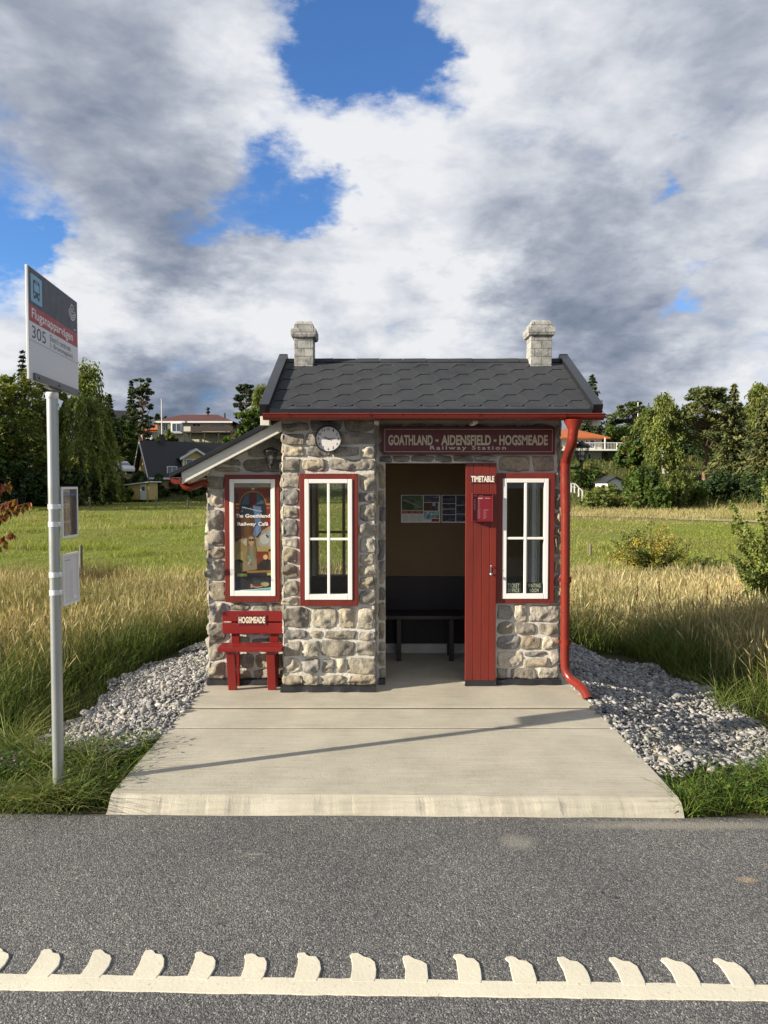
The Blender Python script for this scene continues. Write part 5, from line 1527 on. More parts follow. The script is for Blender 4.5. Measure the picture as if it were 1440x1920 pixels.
# ---- picture boards on the back wall
yp = BY0 - .012
def board(u0, u1, v0, v1, lab, fn):
    s0, s1, sz0, sz1 = xu(u0, yp), xu(u1, yp), zv(v1, yp), zv(v0, yp)
    t = thing('picture_board', lab, 'poster', ((s0 + s1) / 2, yp, sz0), group='picture boards on the back wall')
    mb = MB(); mb.box(s0, s1, yp, yp + .004, sz0, sz1); mb.build('panel', M_white, t)
    a = Art((s0, yp - .0006, sz0), (1, 0, 0), (0, 0, 1)); a.w, a.h = s1 - s0, sz1 - sz0
    fn(a); a.build('print', M_print, t)
def photo(a, xa, ya, xb, yb, c, seed):
    r = random.Random(seed); w, h = a.w, a.h
    a.rect(w * xa, h * ya, w * xb, h * yb, c, 1)
    for i in range(9):
        k = r.uniform(.3, 2.2); cc = tuple(min(.8, ch * k * r.uniform(.7, 1.4)) for ch in c)
        cx, cy = r.uniform(xa, xb), r.uniform(ya, yb); rx, ry = (xb - xa) * r.uniform(.08, .3), (yb - ya) * r.uniform(.06, .25)
        x0_, x1_, y0_, y1_ = max(xa, cx - rx), min(xb, cx + rx), max(ya, cy - ry), min(yb, cy + ry)
        if r.random() < .5: a.rect(w * x0_, h * y0_, w * x1_, h * y1_, cc, 2 + i * .3)
        else: a.ell(w * (x0_ + x1_) / 2, h * (y0_ + y1_) / 2, w * (x1_ - x0_) / 2, h * (y1_ - y0_) / 2, cc, 2 + i * .3, n=12)
def b1(a):
    w, h = a.w, a.h
    photo(a, .02, .45, .56, .98, (.07, .13, .05), 1); a.poly([(w * .06, h * .80), (w * .54, h * .52), (w * .54, h * .56), (w * .08, h * .86)], (.22, .26, .28), 6); a.poly([(w * .2, h * .9), (w * .54, h * .70), (w * .54, h * .73), (w * .22, h * .94)], (.12, .14, .18), 6)
    a.rect(w * .02, h * .33, w * .56, h * .43, (.28, .03, .03), 1)
    for i in range(3): a.rect(w * (.05 + .17 * i), h * .37, w * (.18 + .17 * i), h * .40, (.6, .35, .2), 2)
    for i in range(3):
        for j in range(7): a.rect(w * (.04 + .18 * i), h * (.06 + .035 * j), w * (.19 + .18 * i), h * (.072 + .035 * j), (.38, .40, .46), 1)
    photo(a, .58, .74, .97, .98, (.08, .08, .12), 2); photo(a, .58, .43, .80, .72, (.10, .05, .03), 3); photo(a, .80, .43, .94, .72, (.05, .05, .07), 4); a.rect(w * .80, h * .60, w * .88, h * .74, (.5, .5, .5), 6)
    photo(a, .58, .12, .76, .40, (.22, .42, .60), 5); photo(a, .76, .16, .97, .40, (.30, .45, .50), 6); a.rect(w * .78, h * .04, w * .97, h * .14, (.28, .03, .05), 1)
def b2(a):
    k = 0
    for xa, xb, ys_ in ((.02, .36, (.98, .68, .48, .28, .02)), (.38, .62, (.98, .62, .30, .02)), (.65, .97, (.98, .50, .25, .02))):
        for i in range(len(ys_) - 1):
            photo(a, xa, ys_[i + 1] + .02, xb, ys_[i], [(.05, .05, .08), (.12, .06, .05), (.04, .05, .12), (.20, .22, .25)][(k * 3 + i) % 4], 20 + k); k += 1
board(752, 825.5, 928, 980, 'picture board with a green photo and a red caption strip on the back wall', b1)
board(828, 900, 928, 980, 'picture board of many small dark photos, half hidden behind the red door', b2)

# ---- dark bench inside
ib = thing('waiting_bench', 'long dark wooden bench along the back wall inside the shelter', 'bench', (.3, 6.9, 0))
zi = zv(1155, 6.72); M_dkwood = pmat('dark_bench_wood', (.022, .017, .020), (.016, .012, .015), 4, .45, .001, 60, stretch=(.3, 1, 1))
mb = MB(); mb.box(-.62, 1.32, 6.72, 7.06, zi - .035, zi); mb.build('seat', M_dkwood, ib, bevel=.004)
for u in (748, 847):
    x = xu(u, 6.8); mb = MB(); mb.box(x - .022, x + .022, 6.76, 6.80, 0, zi - .036); mb.box(x - .02, x + .02, 7.0, 7.04, 0, zi - .036); mb.box(x - .018, x + .018, 6.801, 6.999, zi - .09, zi - .037); mb.build('leg', M_dkwood, ib, bevel=.002)
x = -.45; mb = MB(); mb.box(x - .022, x + .022, 6.76, 6.80, 0, zi - .036); mb.box(x - .02, x + .02, 7.0, 7.04, 0, zi - .036); mb.build('leg', M_dkwood, ib, bevel=.002)

# ================================================================== bus stop sign
BX, BY = -1.850, 3.98
bs = thing('bus_stop_sign', 'tall grey bus stop pole carrying a panel and two timetable frames', 'bus stop sign', (BX, BY, ROADZ))
M_pole = pmat('painted_steel_pole', (.44, .47, .47), (.38, .41, .41), 2, .34, .0003, 40, metal=.55)
M_alu = pmat('white_aluminium', (.72, .74, .75), (.68, .70, .71), 3, .38, .0003, 60)
M_dkbracket = pmat('grey_bracket', (.12, .125, .14), (.10, .105, .12), 5, .45)
ptop = zv(738, BY)
mb = MB(); mb.tube([(BX - .004, BY, -.2), (BX, BY, ptop)], .0300, 24); mb.build('pole', M_pole, bs)
mb = MB(); mb.lathe([(.0305, ptop - .03), (.0335, ptop - .028), (.0335, ptop - .004), (.031, ptop + .006), (.0, ptop + .010)], (BX, BY, 0), 24); mb.build('pole_cap', M_alu, bs)
A = P(55.5, 718, 3.605); A2 = P(55.5, 503, 3.605); B = P(147.5, 738, 4.355)
ey = Vector((0, 0, 1)); exd = Vector((B.x - A.x, B.y - A.y, 0)); Wd = exd.length; exd.normalize()
zb0 = (A.z + B.z) / 2; ph = A2.z - A.z
O = Vector((A.x, A.y, zb0)); nn_ = exd.cross(ey).normalized()
mb = MB(); th = .012
mb.prism([O, O + exd * Wd, O + exd * Wd + ey * ph, O + ey * ph], nn_ * -th)
sp_ = mb.build('sign_panel', M_alu, bs, bevel=.0015)
a = Art(O + nn_ * .0005, exd, ey); w, h = Wd, ph
a.rect(w * .012, h * .006, w * .988, h * .994, (.62, .65, .70), 0)
fy_ = lambda t: h * (1 - t)
a.rect(w * .012, fy_(.335), w * .988, h * .994, (.030, .038, .052), 1); a.rect(w * .012, fy_(.482), w * .988, fy_(.335), (.34, .028, .042), 1)
def rrect(xa, ya, xb, yb, r, col, l):
    pts = []
    for cx, cy, a0 in ((xb - r, yb - r, 0), (xa + r, yb - r, 90), (xa + r, ya + r, 180), (xb - r, ya + r, 270)):
        pts += [(cx + r * math.cos(R(a0 + 15 * i)), cy + r * math.sin(R(a0 + 15 * i))) for i in range(7)]
    a.poly(pts, col, l)
rrect(w * .045, fy_(.300), w * .245, fy_(.055), .012, (.19, .42, .60), 2)
bxm, bw = w * .145, w * .058
rrect(bxm - bw, fy_(.245), bxm + bw, fy_(.095), .016, (.012, .016, .025), 3); rrect(bxm - bw * .8, fy_(.195), bxm + bw * .8, fy_(.125), .008, (.19, .42, .60), 4); a.rect(bxm - bw * .5, fy_(.117), bxm + bw * .5, fy_(.107), (.19, .42, .60), 4)
for s in (-1, 1):
    a.ell(bxm + s * bw * .62, fy_(.222), .010, .008, (.19, .42, .60), 4, n=12); a.rect(bxm + s * bw * .62 - .012, fy_(.262), bxm + s * bw * .62 + .012, fy_(.243), (.012, .016, .025), 3)
# round transport emblem: letters in a ring with swung arms
ex_, ey_ = w * .872, fy_(.125); wc = (.66, .68, .70)
a.arc(ex_, ey_, .034, .034, .006, wc, 2, 0, 360, n=32); a.text('SL', ex_ - .016, ey_ - .013, ex_ + .016, ey_ + .013, wc, 2, bold=.03)
a.arc(ex_, ey_ + .012, .052, .058, .006, wc, 2, 190, 350, n=24); a.arc(ex_, ey_ + .012, .066, .072, .007, wc, 2, 195, 345, n=24)
a.rect(w * .905, fy_(.318), w * .955, fy_(.305), (.55, .56, .58), 2)
a.text('Flugsnapparvägen', w * .055, fy_(.472), w * .875, fy_(.358), (.80, .80, .80), 2, bold=.008)
a.text('305', w * .055, fy_(.622), w * .305, fy_(.512), (.02, .024, .03), 1, bold=.0)
a.text('Ekerö centrum', w * .385, fy_(.566), w * .82, fy_(.506), (.03, .034, .04), 1); a.text('(- Brommaplan)', w * .385, fy_(.640), w * .865, fy_(.578), (.03, .034, .04), 1)
a.rect(w * .012, fy_(.652), w * .988, fy_(.648), (.10, .11, .12), 1)
a.build('sign_face', M_print, sp_)
mb = MB(); mb.xf = None
o2 = O + exd * (w * .06) + nn_ * .0005
mb.prism([o2 + ey * .0, o2 + exd * (w * .92), o2 + exd * (w * .92) + ey * .038, o2 + ey * .038], nn_ * .012)
mb.prism([o2 - ey * .008 + exd * (w * .30), o2 - ey * .008 + exd * (w * .56), o2 - ey * .0005 + exd * (w * .56), o2 - ey * .0005 + exd * (w * .30)], nn_ * -.03)
for t_ in (.07, .46, .90):
    cc = o2 + exd * (w * t_) + ey * .018 + nn_ * .012
    mb.tube([cc, cc + nn_ * .005], .007, 10)
mb.build('panel_bracket', M_dkbracket, bs, bevel=.001)
M_cover = glass_mat('plastic_cover', (.9, .9, .9), 1.3, .6)
def tt_case(u0, v0, v1, seed):
    """A4 frame clamped to the pole, facing the waiting passengers"""
    r = random.Random(seed)
    ex2 = Vector((.03, 1, 0)).normalized(); n2 = ex2.cross(ey).normalized()
    base = P(u0, v1, 3.975); top = P(u0, v0, 3.975); hh = top.z - base.z; ww = .192
    o = Vector((BX + .034, 3.985, base.z))
    mb = MB(); t = .010
    for xa, xb, za, zb_ in ((0, .012, 0, hh), (ww - .012, ww, 0, hh), (.012, ww - .012, 0, .012), (.012, ww - .012, hh - .014, hh)):
        mb.prism([o + ex2 * xa + ey * za, o + ex2 * xb + ey * za, o + ex2 * xb + ey * zb_, o + ex2 * xa + ey * zb_], n2 * t)
    c = mb.build('timetable_frame', M_alu, bs, bevel=.001)
    a = Art(o + n2 * .003 + ex2 * .011 + ey * .011, ex2, ey); W_, H_ = ww - .022, hh - .022
    if seed == 1:
        a.rect(0, 0, W_, H_, (.16, .15, .14), 0); a.rect(0, H_ * .90, W_, H_, (.12, .13, .14), 1); a.rect(0, H_ * .86, W_, H_ * .90, (.10, .22, .50), 1)
        a.rect(W_ * .32, H_ * .02, W_ * .62, H_ * .82, (.24, .20, .15), 1); a.rect(W_ * .72, H_ * .02, W_ * .95, H_ * .84, (.09, .09, .10), 1); a.rect(W_ * .06, H_ * .05, W_ * .26, H_ * .80, (.11, .10, .10), 1)
        for i in range(7): a.rect(W_ * .08, H_ * (.78 - i * .03), W_ * (.4 + .2 * r.random()), H_ * (.786 - i * .03), (.4, .4, .4), 2)
        a.poly([(W_ * .20, H_ * .02), (W_ * .27, H_ * .5), (W_ * .24, H_ * .82), (W_ * .26, H_ * .82), (W_ * .30, H_ * .5), (W_ * .23, H_ * .02)], (.45, .44, .42), 2)
    else:
        a.rect(0, 0, W_, H_, (.62, .63, .66), 0); a.rect(W_ * .70, H_ * .05, W_ * .74, H_ * .95, (.74, .75, .77), 1); a.rect(W_ * .45, H_ * .06, W_ * .66, H_ * .70, (.56, .57, .61), 1); a.rect(W_ * .72, H_ * .05, W_ * .97, H_ * .12, (.74, .75, .77), 2)
        a.rect(W_ * .10, H_ * .88, W_ * .5, H_ * .91, (.35, .38, .45), 1)
        for i in range(16): a.rect(W_ * .10, H_ * (.82 - i * .045), W_ * (.25 + .15 * r.random()), H_ * (.829 - i * .045), (.50, .52, .56), 1)
    a.build('timetable_sheet', M_print, c)
    mb = MB(); mb.prism([o + n2 * .006 + ex2 * .012 + ey * .012, o + n2 * .006 + ex2 * (ww - .012) + ey * .012, o + n2 * .006 + ex2 * (ww - .012) + ey * (hh - .014), o + n2 * .006 + ex2 * .012 + ey * (hh - .014)], n2 * .002)
    if seed == 1: mb.build('cover', M_cover, c)
    for f_ in (.28, .62):
        zc = o.z + hh * f_; mb = MB()
        mb.tube([(BX, BY, zc - .014), (BX, BY, zc + .014)], .033, 24, cap=True); mb.box(BX + .027, BX + .038, BY - .02, BY + .02, zc - .012, zc + .012)
        mb.build('clamp', M_alu, c)
tt_case(107, 913, 1010, 1)
tt_case(109, 1040, 1138, 2)
# ================================================================== trees and shrubs
M_leaf = leaf_mat('tree_leaves', .32, (1.2, 1.25, .5), .55)
M_needle = leaf_mat('conifer_needles', .12, (1.1, 1.2, .6), .6)
M_bark = pmat('grey_bark', (.16, .13, .10), (.07, .06, .05), 6, .95, .02, 12, spec=.1, stretch=(1, 1, .3))
M_pinebark = pmat('orange_pine_bark', (.25, .165, .11), (.14, .105, .08), 3, .95, .02, 9, spec=.1, stretch=(1, 1, .4))
M_birchbark = pmat('white_birch_bark', (.55, .54, .50), (.18, .17, .16), 3, .9, .01, 9, spec=.1, stretch=(1, 1, 2.5))

def leaves_mesh(name, p, ax, L, W, col):
    n = len(p)
    ax = ax / np.linalg.norm(ax, axis=1)[:, None]
    v = rng.normal(0, 1, (n, 3)); sd = np.cross(ax, v); sd /= np.linalg.norm(sd, axis=1)[:, None] + 1e-9
    L = L[:, None]; W = W[:, None]
    q = np.stack([p - ax * L * .5, p + sd * W * .5 - ax * L * .05, p + ax * L * .5, p - sd * W * .5 - ax * L * .05], 1)
    return np_mesh(name, q.reshape(-1, 3), np.arange(n * 4).reshape(-1, 4), np.repeat(col[:, None, :], 4, 1).reshape(-1, 3))

def rdir(n):
    v = rng.normal(0, 1, (n, 3)); return v / np.linalg.norm(v, axis=1)[:, None]

PALS = {
    'olive': [(.105, .125, .030), (.135, .150, .040), (.085, .105, .026)],
    'green': [(.065, .105, .022), (.085, .130, .026), (.050, .085, .020)],
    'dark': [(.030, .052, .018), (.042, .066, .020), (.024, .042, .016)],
    'fresh': [(.125, .155, .040), (.160, .185, .050), (.100, .130, .034)],
    'birch': [(.130, .160, .038), (.165, .190, .048), (.105, .135, .034)],
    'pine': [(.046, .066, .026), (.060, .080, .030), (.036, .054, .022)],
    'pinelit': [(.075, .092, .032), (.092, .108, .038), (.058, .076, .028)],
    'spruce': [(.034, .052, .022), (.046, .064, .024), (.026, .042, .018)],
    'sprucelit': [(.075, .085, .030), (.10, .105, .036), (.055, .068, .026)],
    'yellow': [(.20, .185, .040), (.26, .21, .045), (.15, .16, .035)],
    'rust': [(.20, .055, .022), (.26, .085, .028), (.13, .045, .022), (.20, .13, .035)],
    'hedge': [(.050, .085, .020), (.070, .105, .024), (.11, .115, .035)],
}
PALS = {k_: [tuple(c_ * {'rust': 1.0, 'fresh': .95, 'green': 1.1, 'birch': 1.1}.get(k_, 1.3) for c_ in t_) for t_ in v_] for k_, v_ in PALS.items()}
def clump_cols(m, palname):
    """one tone for each clump of a crown"""
    pl = np.array(PALS[palname])
    return pl[rng.integers(0, len(pl), m)] * rng.uniform(.78, 1.28, (m, 1))

def crown_leaves(cen, rad, per, palname, size, flat=1.0, droop=0.0, thin=.55):
    m = len(cen)
    cc = clump_cols(m, palname)
    idx = np.repeat(np.arange(m), per)
    n = len(idx)
    d = rdir(n) * (rng.uniform(0, 1, n) ** .45)[:, None]
    d[:, 2] *= flat
    p = cen[idx] + d * rad[idx][:, None]
    ax = rdir(n); ax[:, 2] = ax[:, 2] * .6 - droop
    L = size * rng.uniform(.6, 1.5, n); W = L * thin * rng.uniform(.7, 1.2, n)
    col = cc[idx] * rng.uniform(.75, 1.3, (n, 1))
    return p, ax, L, W, col

def trunk_mesh(h, r, limbs, bark, lean=0.0, top=.85):
    mb = MB()
    k = 7
    pts = [Vector((lean * (i / k) ** 1.5 * h * .1 + r * .6 * math.sin(i * 1.9), r * .5 * math.cos(i * 2.3), -.3 + (h * top + .3) * i / k)) for i in range(k + 1)]
    mb.tube(pts, [r * (1.25 if i == 0 else 1) * (1 - .85 * i / k) + .01 for i in range(k + 1)], 9)
    for e in limbs:
        z0 = max(.12 * h, min(e[2] - .12 * h * random.uniform(.4, 1.6), h * top * .95)); t = z0 / (h * top)
        s = Vector((pts[0].x * (1 - t) + pts[-1].x * t, 0, z0)); e = Vector(e); m = s.lerp(e, .55) + Vector((0, 0, -.04 * h * random.random()))
        mb.tube([s, m, e], [r * .38 * (1 - .6 * t) + .01, r * .22 * (1 - .5 * t) + .01, .012], 6)
    return mb

def tree(kind, name, label, cat, base, h, w, palname, size=.30, dens=1.0, seed=0, group=None, start=None, top_shift=0.0):
    global rng
    keep = rng; rng = np.random.default_rng(seed + 100); random.seed(seed)
    root = thing(name, label, cat, base, random.uniform(0, 6.28) if kind not in ('half',) else 0, group)
    R_ = w / 2; bark = M_bark; lm = M_leaf; limbs = []
    if kind == 'broad':
        z0 = .18 * h if start is None else start * h
        m = int(58 * dens)
        d = rdir(m); d *= (rng.uniform(.15, 1, m) ** .4)[:, None]
        lump = 1 + .28 * vnoise(d[:, 0] * 2.1 + seed, d[:, 1] * 2.1, d[:, 2] * 2.1, 3)
        cen = np.stack([d[:, 0] * R_ * lump, d[:, 1] * R_ * lump, z0 + (h - z0) * (.5 + .5 * d[:, 2] * lump)], -1)
        cen[:, 2] = np.clip(cen[:, 2], z0 * .6, h * 1.0)
        rad = R_ * rng.uniform(.16, .34, m)
        parts = [crown_leaves(cen, rad, int(115), palname, size, .8)]
        limbs = [cen[i] for i in rng.choice(m, min(14, m), replace=False)]
    elif kind in ('birch', 'willow'):
        z0 = (.22 if kind == 'birch' else .12) * h if start is None else start * h
        m = int((130 if kind == 'birch' else 190) * dens)
        t = rng.uniform(0, 1, m) ** .8; an = rng.uniform(0, 6.283, m)
        if kind == 'birch':
            bark = M_birchbark; prof = 1.15 * (1 - t) ** .46 * np.minimum(1, t / .42 + .30) + .03
        else:
            prof = np.sqrt(np.clip(1 - (t * .98) ** 2.6, 0, 1))
        rr = R_ * prof * np.sqrt(rng.uniform(.08, 1, m)) * (1 + .3 * vnoise(an * 1.5, t * 5, seed, 4))
        rr = rr * (1 + .35 * vnoise(np.cos(an) * 2.2 + seed, np.sin(an) * 2.2, t * 6, 14))
        ok = vnoise(np.cos(an) * 1.9 + seed, np.sin(an) * 1.9, t * 7.5, 15) < .38
        t, an, rr = t[ok], an[ok], rr[ok]; m = len(t)
        st_ = np.stack([rr * np.cos(an), rr * np.sin(an), z0 + (h - z0) * t], -1)
        per = 62 if kind == 'birch' else 70
        idx = np.repeat(np.arange(m), per); n = len(idx); s = rng.uniform(0, 1, n)
        LL = (h * (.05 + .06 * rng.uniform(0, 1, m)) if kind == 'birch' else h * (.16 + .22 * rng.uniform(0, 1, m)))[idx]
        out = np.stack([np.cos(an), np.sin(an)], -1)[idx]
        p = st_[idx].copy(); k2 = LL * .42
        p[:, :2] += out * (k2 * (1 - (1 - s) ** 2) * .8)[:, None]; p[:, 2] -= LL * s ** 1.6 - .03 * h * s * (1 - s)
        p += rng.normal(0, .014 * h * (1 if kind == 'birch' else .7), (n, 3)) * (1.9 if kind == 'birch' else 1.0); p[:, 2] = np.maximum(p[:, 2], .05 * h)
        ax = np.concatenate([out * .5, -np.ones((n, 1))], 1) + rng.normal(0, .45, (n, 3))
        L = size * rng.uniform(.7, 1.5, n); cc = clump_cols(m, palname)[idx] * rng.uniform(.75, 1.3, (n, 1))
        parts = [(p, ax, L, L * (.42 if kind == 'birch' else .30), cc)]
        limbs = [st_[i] for i in rng.choice(m, 16, replace=False)]
    elif kind == 'spruce':
        lm = M_needle; z0 = .06 * h if start is None else start * h; ps = []
        z = z0; lv = 0
        P_, A_, L_, W_, C_ = [], [], [], [], []
        while z < h * .985:
            t = (z - z0) / (h - z0); R0 = R_ * (1 - t) ** .82 * (1 + .18 * math.sin(lv * 2.1 + seed)) + .10
            nb = int(6 + 5 * (1 - t))
            for b in range(nb):
                if rng.uniform() > .92 * min(1, dens): continue
                an = 2 * math.pi * (b + rng.uniform(-.35, .35)) / nb + lv * 1.1; rr = R0 * rng.uniform(.62, 1.15)
                n = int(20 + 34 * (1 - t)); s = rng.uniform(.06, 1, n)
                x = rr * s; dz = -.30 * rr * s + .22 * rr * s ** 2.5
                p = np.stack([np.cos(an) * x, np.sin(an) * x, z + dz], -1) + rng.normal(0, 1, (n, 3)) * np.array([.09, .09, .05]) * (rr * (.4 + .6 * s))[:, None]
                p[:, 2] -= np.abs(rng.normal(0, .10, n)) * rr * .9
                P_.append(p); A_.append(np.stack([np.full(n, math.cos(an)), np.full(n, math.sin(an)), np.full(n, -.55)], -1) + rng.normal(0, .5, (n, 3)))
                C_.append(np.repeat(clump_cols(1, palname), n, 0) * rng.uniform(.75, 1.25, (n, 1)))
            z += h * (.030 + .020 * (1 - t)) * rng.uniform(.8, 1.2); lv += 1
        p = np.concatenate(P_); n = len(p); L = size * rng.uniform(.8, 1.7, n)
        parts = [(p, np.concatenate(A_), L, L * .34, np.concatenate(C_))]
    elif kind == 'pine':
        lm = M_needle; bark = M_pinebark; z0 = .38 * h if start is None else start * h
        m = int(64 * dens)
        t = rng.uniform(0, 1, m) ** .85; an = rng.uniform(0, 6.283, m)
        prof = np.clip(1.12 - .62 * t ** 2.2, .2, 1) * (.45 + .55 * np.minimum(1, t / .25))
        rr = R_ * prof * np.sqrt(rng.uniform(.10, 1, m))
        cen = np.stack([rr * np.cos(an), rr * np.sin(an), z0 + (h * .97 - z0) * t], -1)
        rad = R_ * rng.uniform(.18, .36, m) * (1 - .25 * t)
        parts = [crown_leaves(cen, rad, 105, palname, size, .42, -.25, .40)]
        limbs = [c - np.array([0, 0, .3]) for c in cen]
    elif kind == 'bush':
        m = int(34 * dens); z0 = 0
        d = rdir(m); d[:, 2] = np.abs(d[:, 2]); d *= (rng.uniform(.2, 1, m) ** .5)[:, None]
        lump = 1 + .35 * vnoise(d[:, 0] * 2.3 + seed, d[:, 1] * 2.3, d[:, 2] * 2.3, 6)
        cen = np.stack([d[:, 0] * R_ * lump, d[:, 1] * R_ * lump, h * (.10 + .82 * d[:, 2] * lump)], -1)
        rad = R_ * rng.uniform(.2, .38, m)
        parts = [crown_leaves(cen, rad, 120, palname, size, .9)]
        parts[0][0][:, 2] = np.maximum(parts[0][0][:, 2], .02)
        limbs = [cen[i] for i in range(0, m, 4)]
    elif kind == 'upright':
        # tall shrub of upswept leafy stems
        m = int(46 * dens); an = rng.uniform(0, 6.283, m); sp = R_ * np.sqrt(rng.uniform(0, 1, m)); hh = h * (1 - .45 * (sp / R_) ** 2) * rng.uniform(.6, 1.02, m)
        per = 110; idx = np.repeat(np.arange(m), per); n = len(idx); s = rng.uniform(.05, 1, n)
        p = np.stack([np.cos(an[idx]) * sp[idx] * (.35 + .65 * s), np.sin(an[idx]) * sp[idx] * (.35 + .65 * s), hh[idx] * s], -1)
        p += rdir(n) * (R_ * .17 * rng.uniform(0, 1, n) * (1.15 - .8 * s ** 3))[:, None]; p[:, 2] = np.maximum(p[:, 2], .03)
        ax = rdir(n); ax[:, 2] += .4; L = size * rng.uniform(.6, 1.5, n)
        parts = [(p, ax, L, L * .55, clump_cols(m, palname)[idx] * rng.uniform(.72, 1.3, (n, 1)))]
        limbs = [np.array([math.cos(an[i]) * sp[i] * .8, math.sin(an[i]) * sp[i] * .8, hh[i] * .7]) for i in range(0, m, 4)]
    p, ax, L, W, col = [np.concatenate([q_[i] for q_ in parts]) for i in range(5)]
    if kind in ('bush', 'upright'):
        mb = MB()
        for e in limbs:
            mb.tube([(0, 0, -.1), (e[0] * .3, e[1] * .3, e[2] * .55), tuple(e)], [.02 * h + .012, .012 * h + .008, .006], 6)
        mb.build('stem', M_bark, root, local=True)
        cr = 'foliage'
    else:
        trunk_mesh(h, .020 * h + .03 if kind != 'pine' else .017 * h + .04, limbs, bark, top=.97 if kind == 'spruce' else .88).build('trunk', bark, root, local=True)
        cr = 'crown'
    o = link(cr, leaves_mesh(cr, p, ax, L, W, col), lm, root, local=True)
    rng = keep
    return root

def at(u, vt, vb, Y, sink=0.0):
    """foot point on the ground under column u, and the height that reaches pixel row vt"""
    b = G(u, Y); top = P(u, vt, Y).z
    return b, top - b.z

def T(kind, name, label, cat, u, vt, Y, wpx, palname, size=.30, dens=1.0, seed=0, group=None, start=None):
    b, h = at(u, vt, 0, Y)
    return tree(kind, name, label, cat, b, h, wpx / F * Y, palname, size, dens, seed, group, start)

GL = 'trees along the left edge of the pasture'; GR_ = 'trees on the right hillside'; GS = 'shrubs at the right edge of the pasture'; GH = 'hedge shrubs round the yellow house'
# --- left group
T('broad', 'broadleaf_tree', 'large pale olive broadleaf tree just left of the bus stop pole', 'tree', 52, 694, 64, 150, 'olive', .34, 1.5, 1, GL, .10)
T('broad', 'broadleaf_tree', 'dark broadleaf tree cut by the left edge of the photo', 'tree', -40, 735, 60, 150, 'green', .34, 1.3, 2, GL, .08)
T('spruce', 'spruce_tree', 'dark spruce tip rising behind the olive tree next to the sign panel', 'tree', 47, 655, 86, 60, 'spruce', .42, 1, 3, GL)
T('pine', 'pine_tree', 'dark pine at the far left behind the olive tree', 'tree', 6, 700, 82, 70, 'pine', .42, 1, 4, GL)
T('birch', 'birch_tree', 'slender birch with hanging twigs just right of the sign panel', 'tree', 170, 688, 76, 62, 'birch', .34, 1, 5, GL)
T('willow', 'willow_tree', 'big weeping willow with yellowish top behind the bus stop pole', 'tree', 152, 748, 66, 135, 'birch', .36, 1.35, 6, GL)
T('spruce', 'spruce_tree', 'small dark spruce between the birch and the twin pines', 'tree', 208, 738, 98, 44, 'spruce', .42, 1, 7, GL)
T('spruce', 'spruce_tree', 'narrow dark spruce leaning against the round pine on the left hill', 'tree', 249, 713, 104, 34, 'spruce', .42, 1, 8, GL, .12)
T('pine', 'pine_tree', 'bushy dark pine standing alone left of the hill house', 'tree', 270, 706, 102, 50, 'pine', .42, 1.1, 9, GL, .22)
T('pine', 'pine_tree', 'tall dark pine right of the hill house beside the shelter roof', 'tree', 463, 716, 122, 48, 'spruce', .45, 1.2, 10, GL, .10)
T('birch', 'birch_tree', 'pale birch half hidden behind the left end of the shelter roof', 'tree', 492, 722, 118, 42, 'olive', .42, 1, 11, GL)
T('broad', 'broadleaf_tree', 'rounded green tree below the dark pine beside the shelter roof', 'tree', 478, 762, 112, 62, 'green', .42, .9, 12, GL, .05)
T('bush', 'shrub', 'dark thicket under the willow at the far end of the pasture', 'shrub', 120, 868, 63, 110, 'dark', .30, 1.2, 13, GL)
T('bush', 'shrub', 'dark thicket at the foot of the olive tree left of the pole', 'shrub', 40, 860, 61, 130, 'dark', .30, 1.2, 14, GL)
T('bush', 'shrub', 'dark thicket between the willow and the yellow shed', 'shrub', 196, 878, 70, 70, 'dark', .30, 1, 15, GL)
T('bush', 'shrub', 'low hedge bush in front of the yellow house gable', 'shrub', 262, 884, 81, 56, 'dark', .32, 1, 16, GH)
T('bush', 'shrub', 'low hedge bush beside the white parked car', 'shrub', 226, 896, 80, 50, 'dark', .32, 1, 17, GH)
T('bush', 'shrub', 'low hedge bush under the dormer of the yellow house', 'shrub', 296, 893, 82, 46, 'dark', .32, 1, 18, GH)
T('broad', 'apple_tree', 'small round apple tree beside the porch of the yellow house', 'tree', 364, 902, 77, 52, 'dark', .30, .7, 19, GH, .3)
T('bush', 'shrub', 'bush beside the little yellow shed wall', 'shrub', 234, 902, 76, 44, 'green', .30, .8, 20, GH)
for i, (u, vt, Y, wpx, lab) in enumerate(((318, 806, 112, 26, 'round bush left of the bay window house deck'), (300, 812, 110, 22, 'small bush below the flagpole on the left hill'), (240, 826, 100, 60, 'scrub on the bank above the white car'), (222, 850, 94, 50, 'scrub right behind the white car'), (430, 812, 112, 40, 'bush under the right end of the dark deck'))):
    T('bush', 'shrub', lab, 'shrub', u, vt, Y, wpx, 'hedge', .34, .8, 21 + i, 'scrub on the left hillside')
for i, (u, vt, Y, wpx, pl, lab) in enumerate(((100, 722, 82, 80, 'green', 'green tree top filling the gap just right of the pole'), (196, 764, 86, 60, 'dark', 'dark tree below the small spruce on the left hill'), (232, 778, 98, 46, 'green', 'green tree in front of the dark gabled house'))):
    T('broad', 'broadleaf_tree', lab, 'tree', u, vt, Y, wpx, pl, .38, 1.0, 120 + i, GL, .06)
# trees that continue the row outside the left edge: they shade the far end of the pasture
for i, (x, y, h, w) in enumerate(((-43, 60, 15, 11), (-50, 66, 17, 12), (-47, 74, 16, 11), (-58, 72, 18, 13), (-41, 52, 11, 9), (-56, 82, 17, 12), (-66, 78, 18, 13), (-64, 90, 16, 12))):
    tree('broad', 'broadleaf_tree', 'broadleaf tree in the row continuing past the left edge of the photo', 'tree', (x, y, H(x, y)), h, w, 'green', .5, .8, 40 + i, 'trees past the left edge', .06)
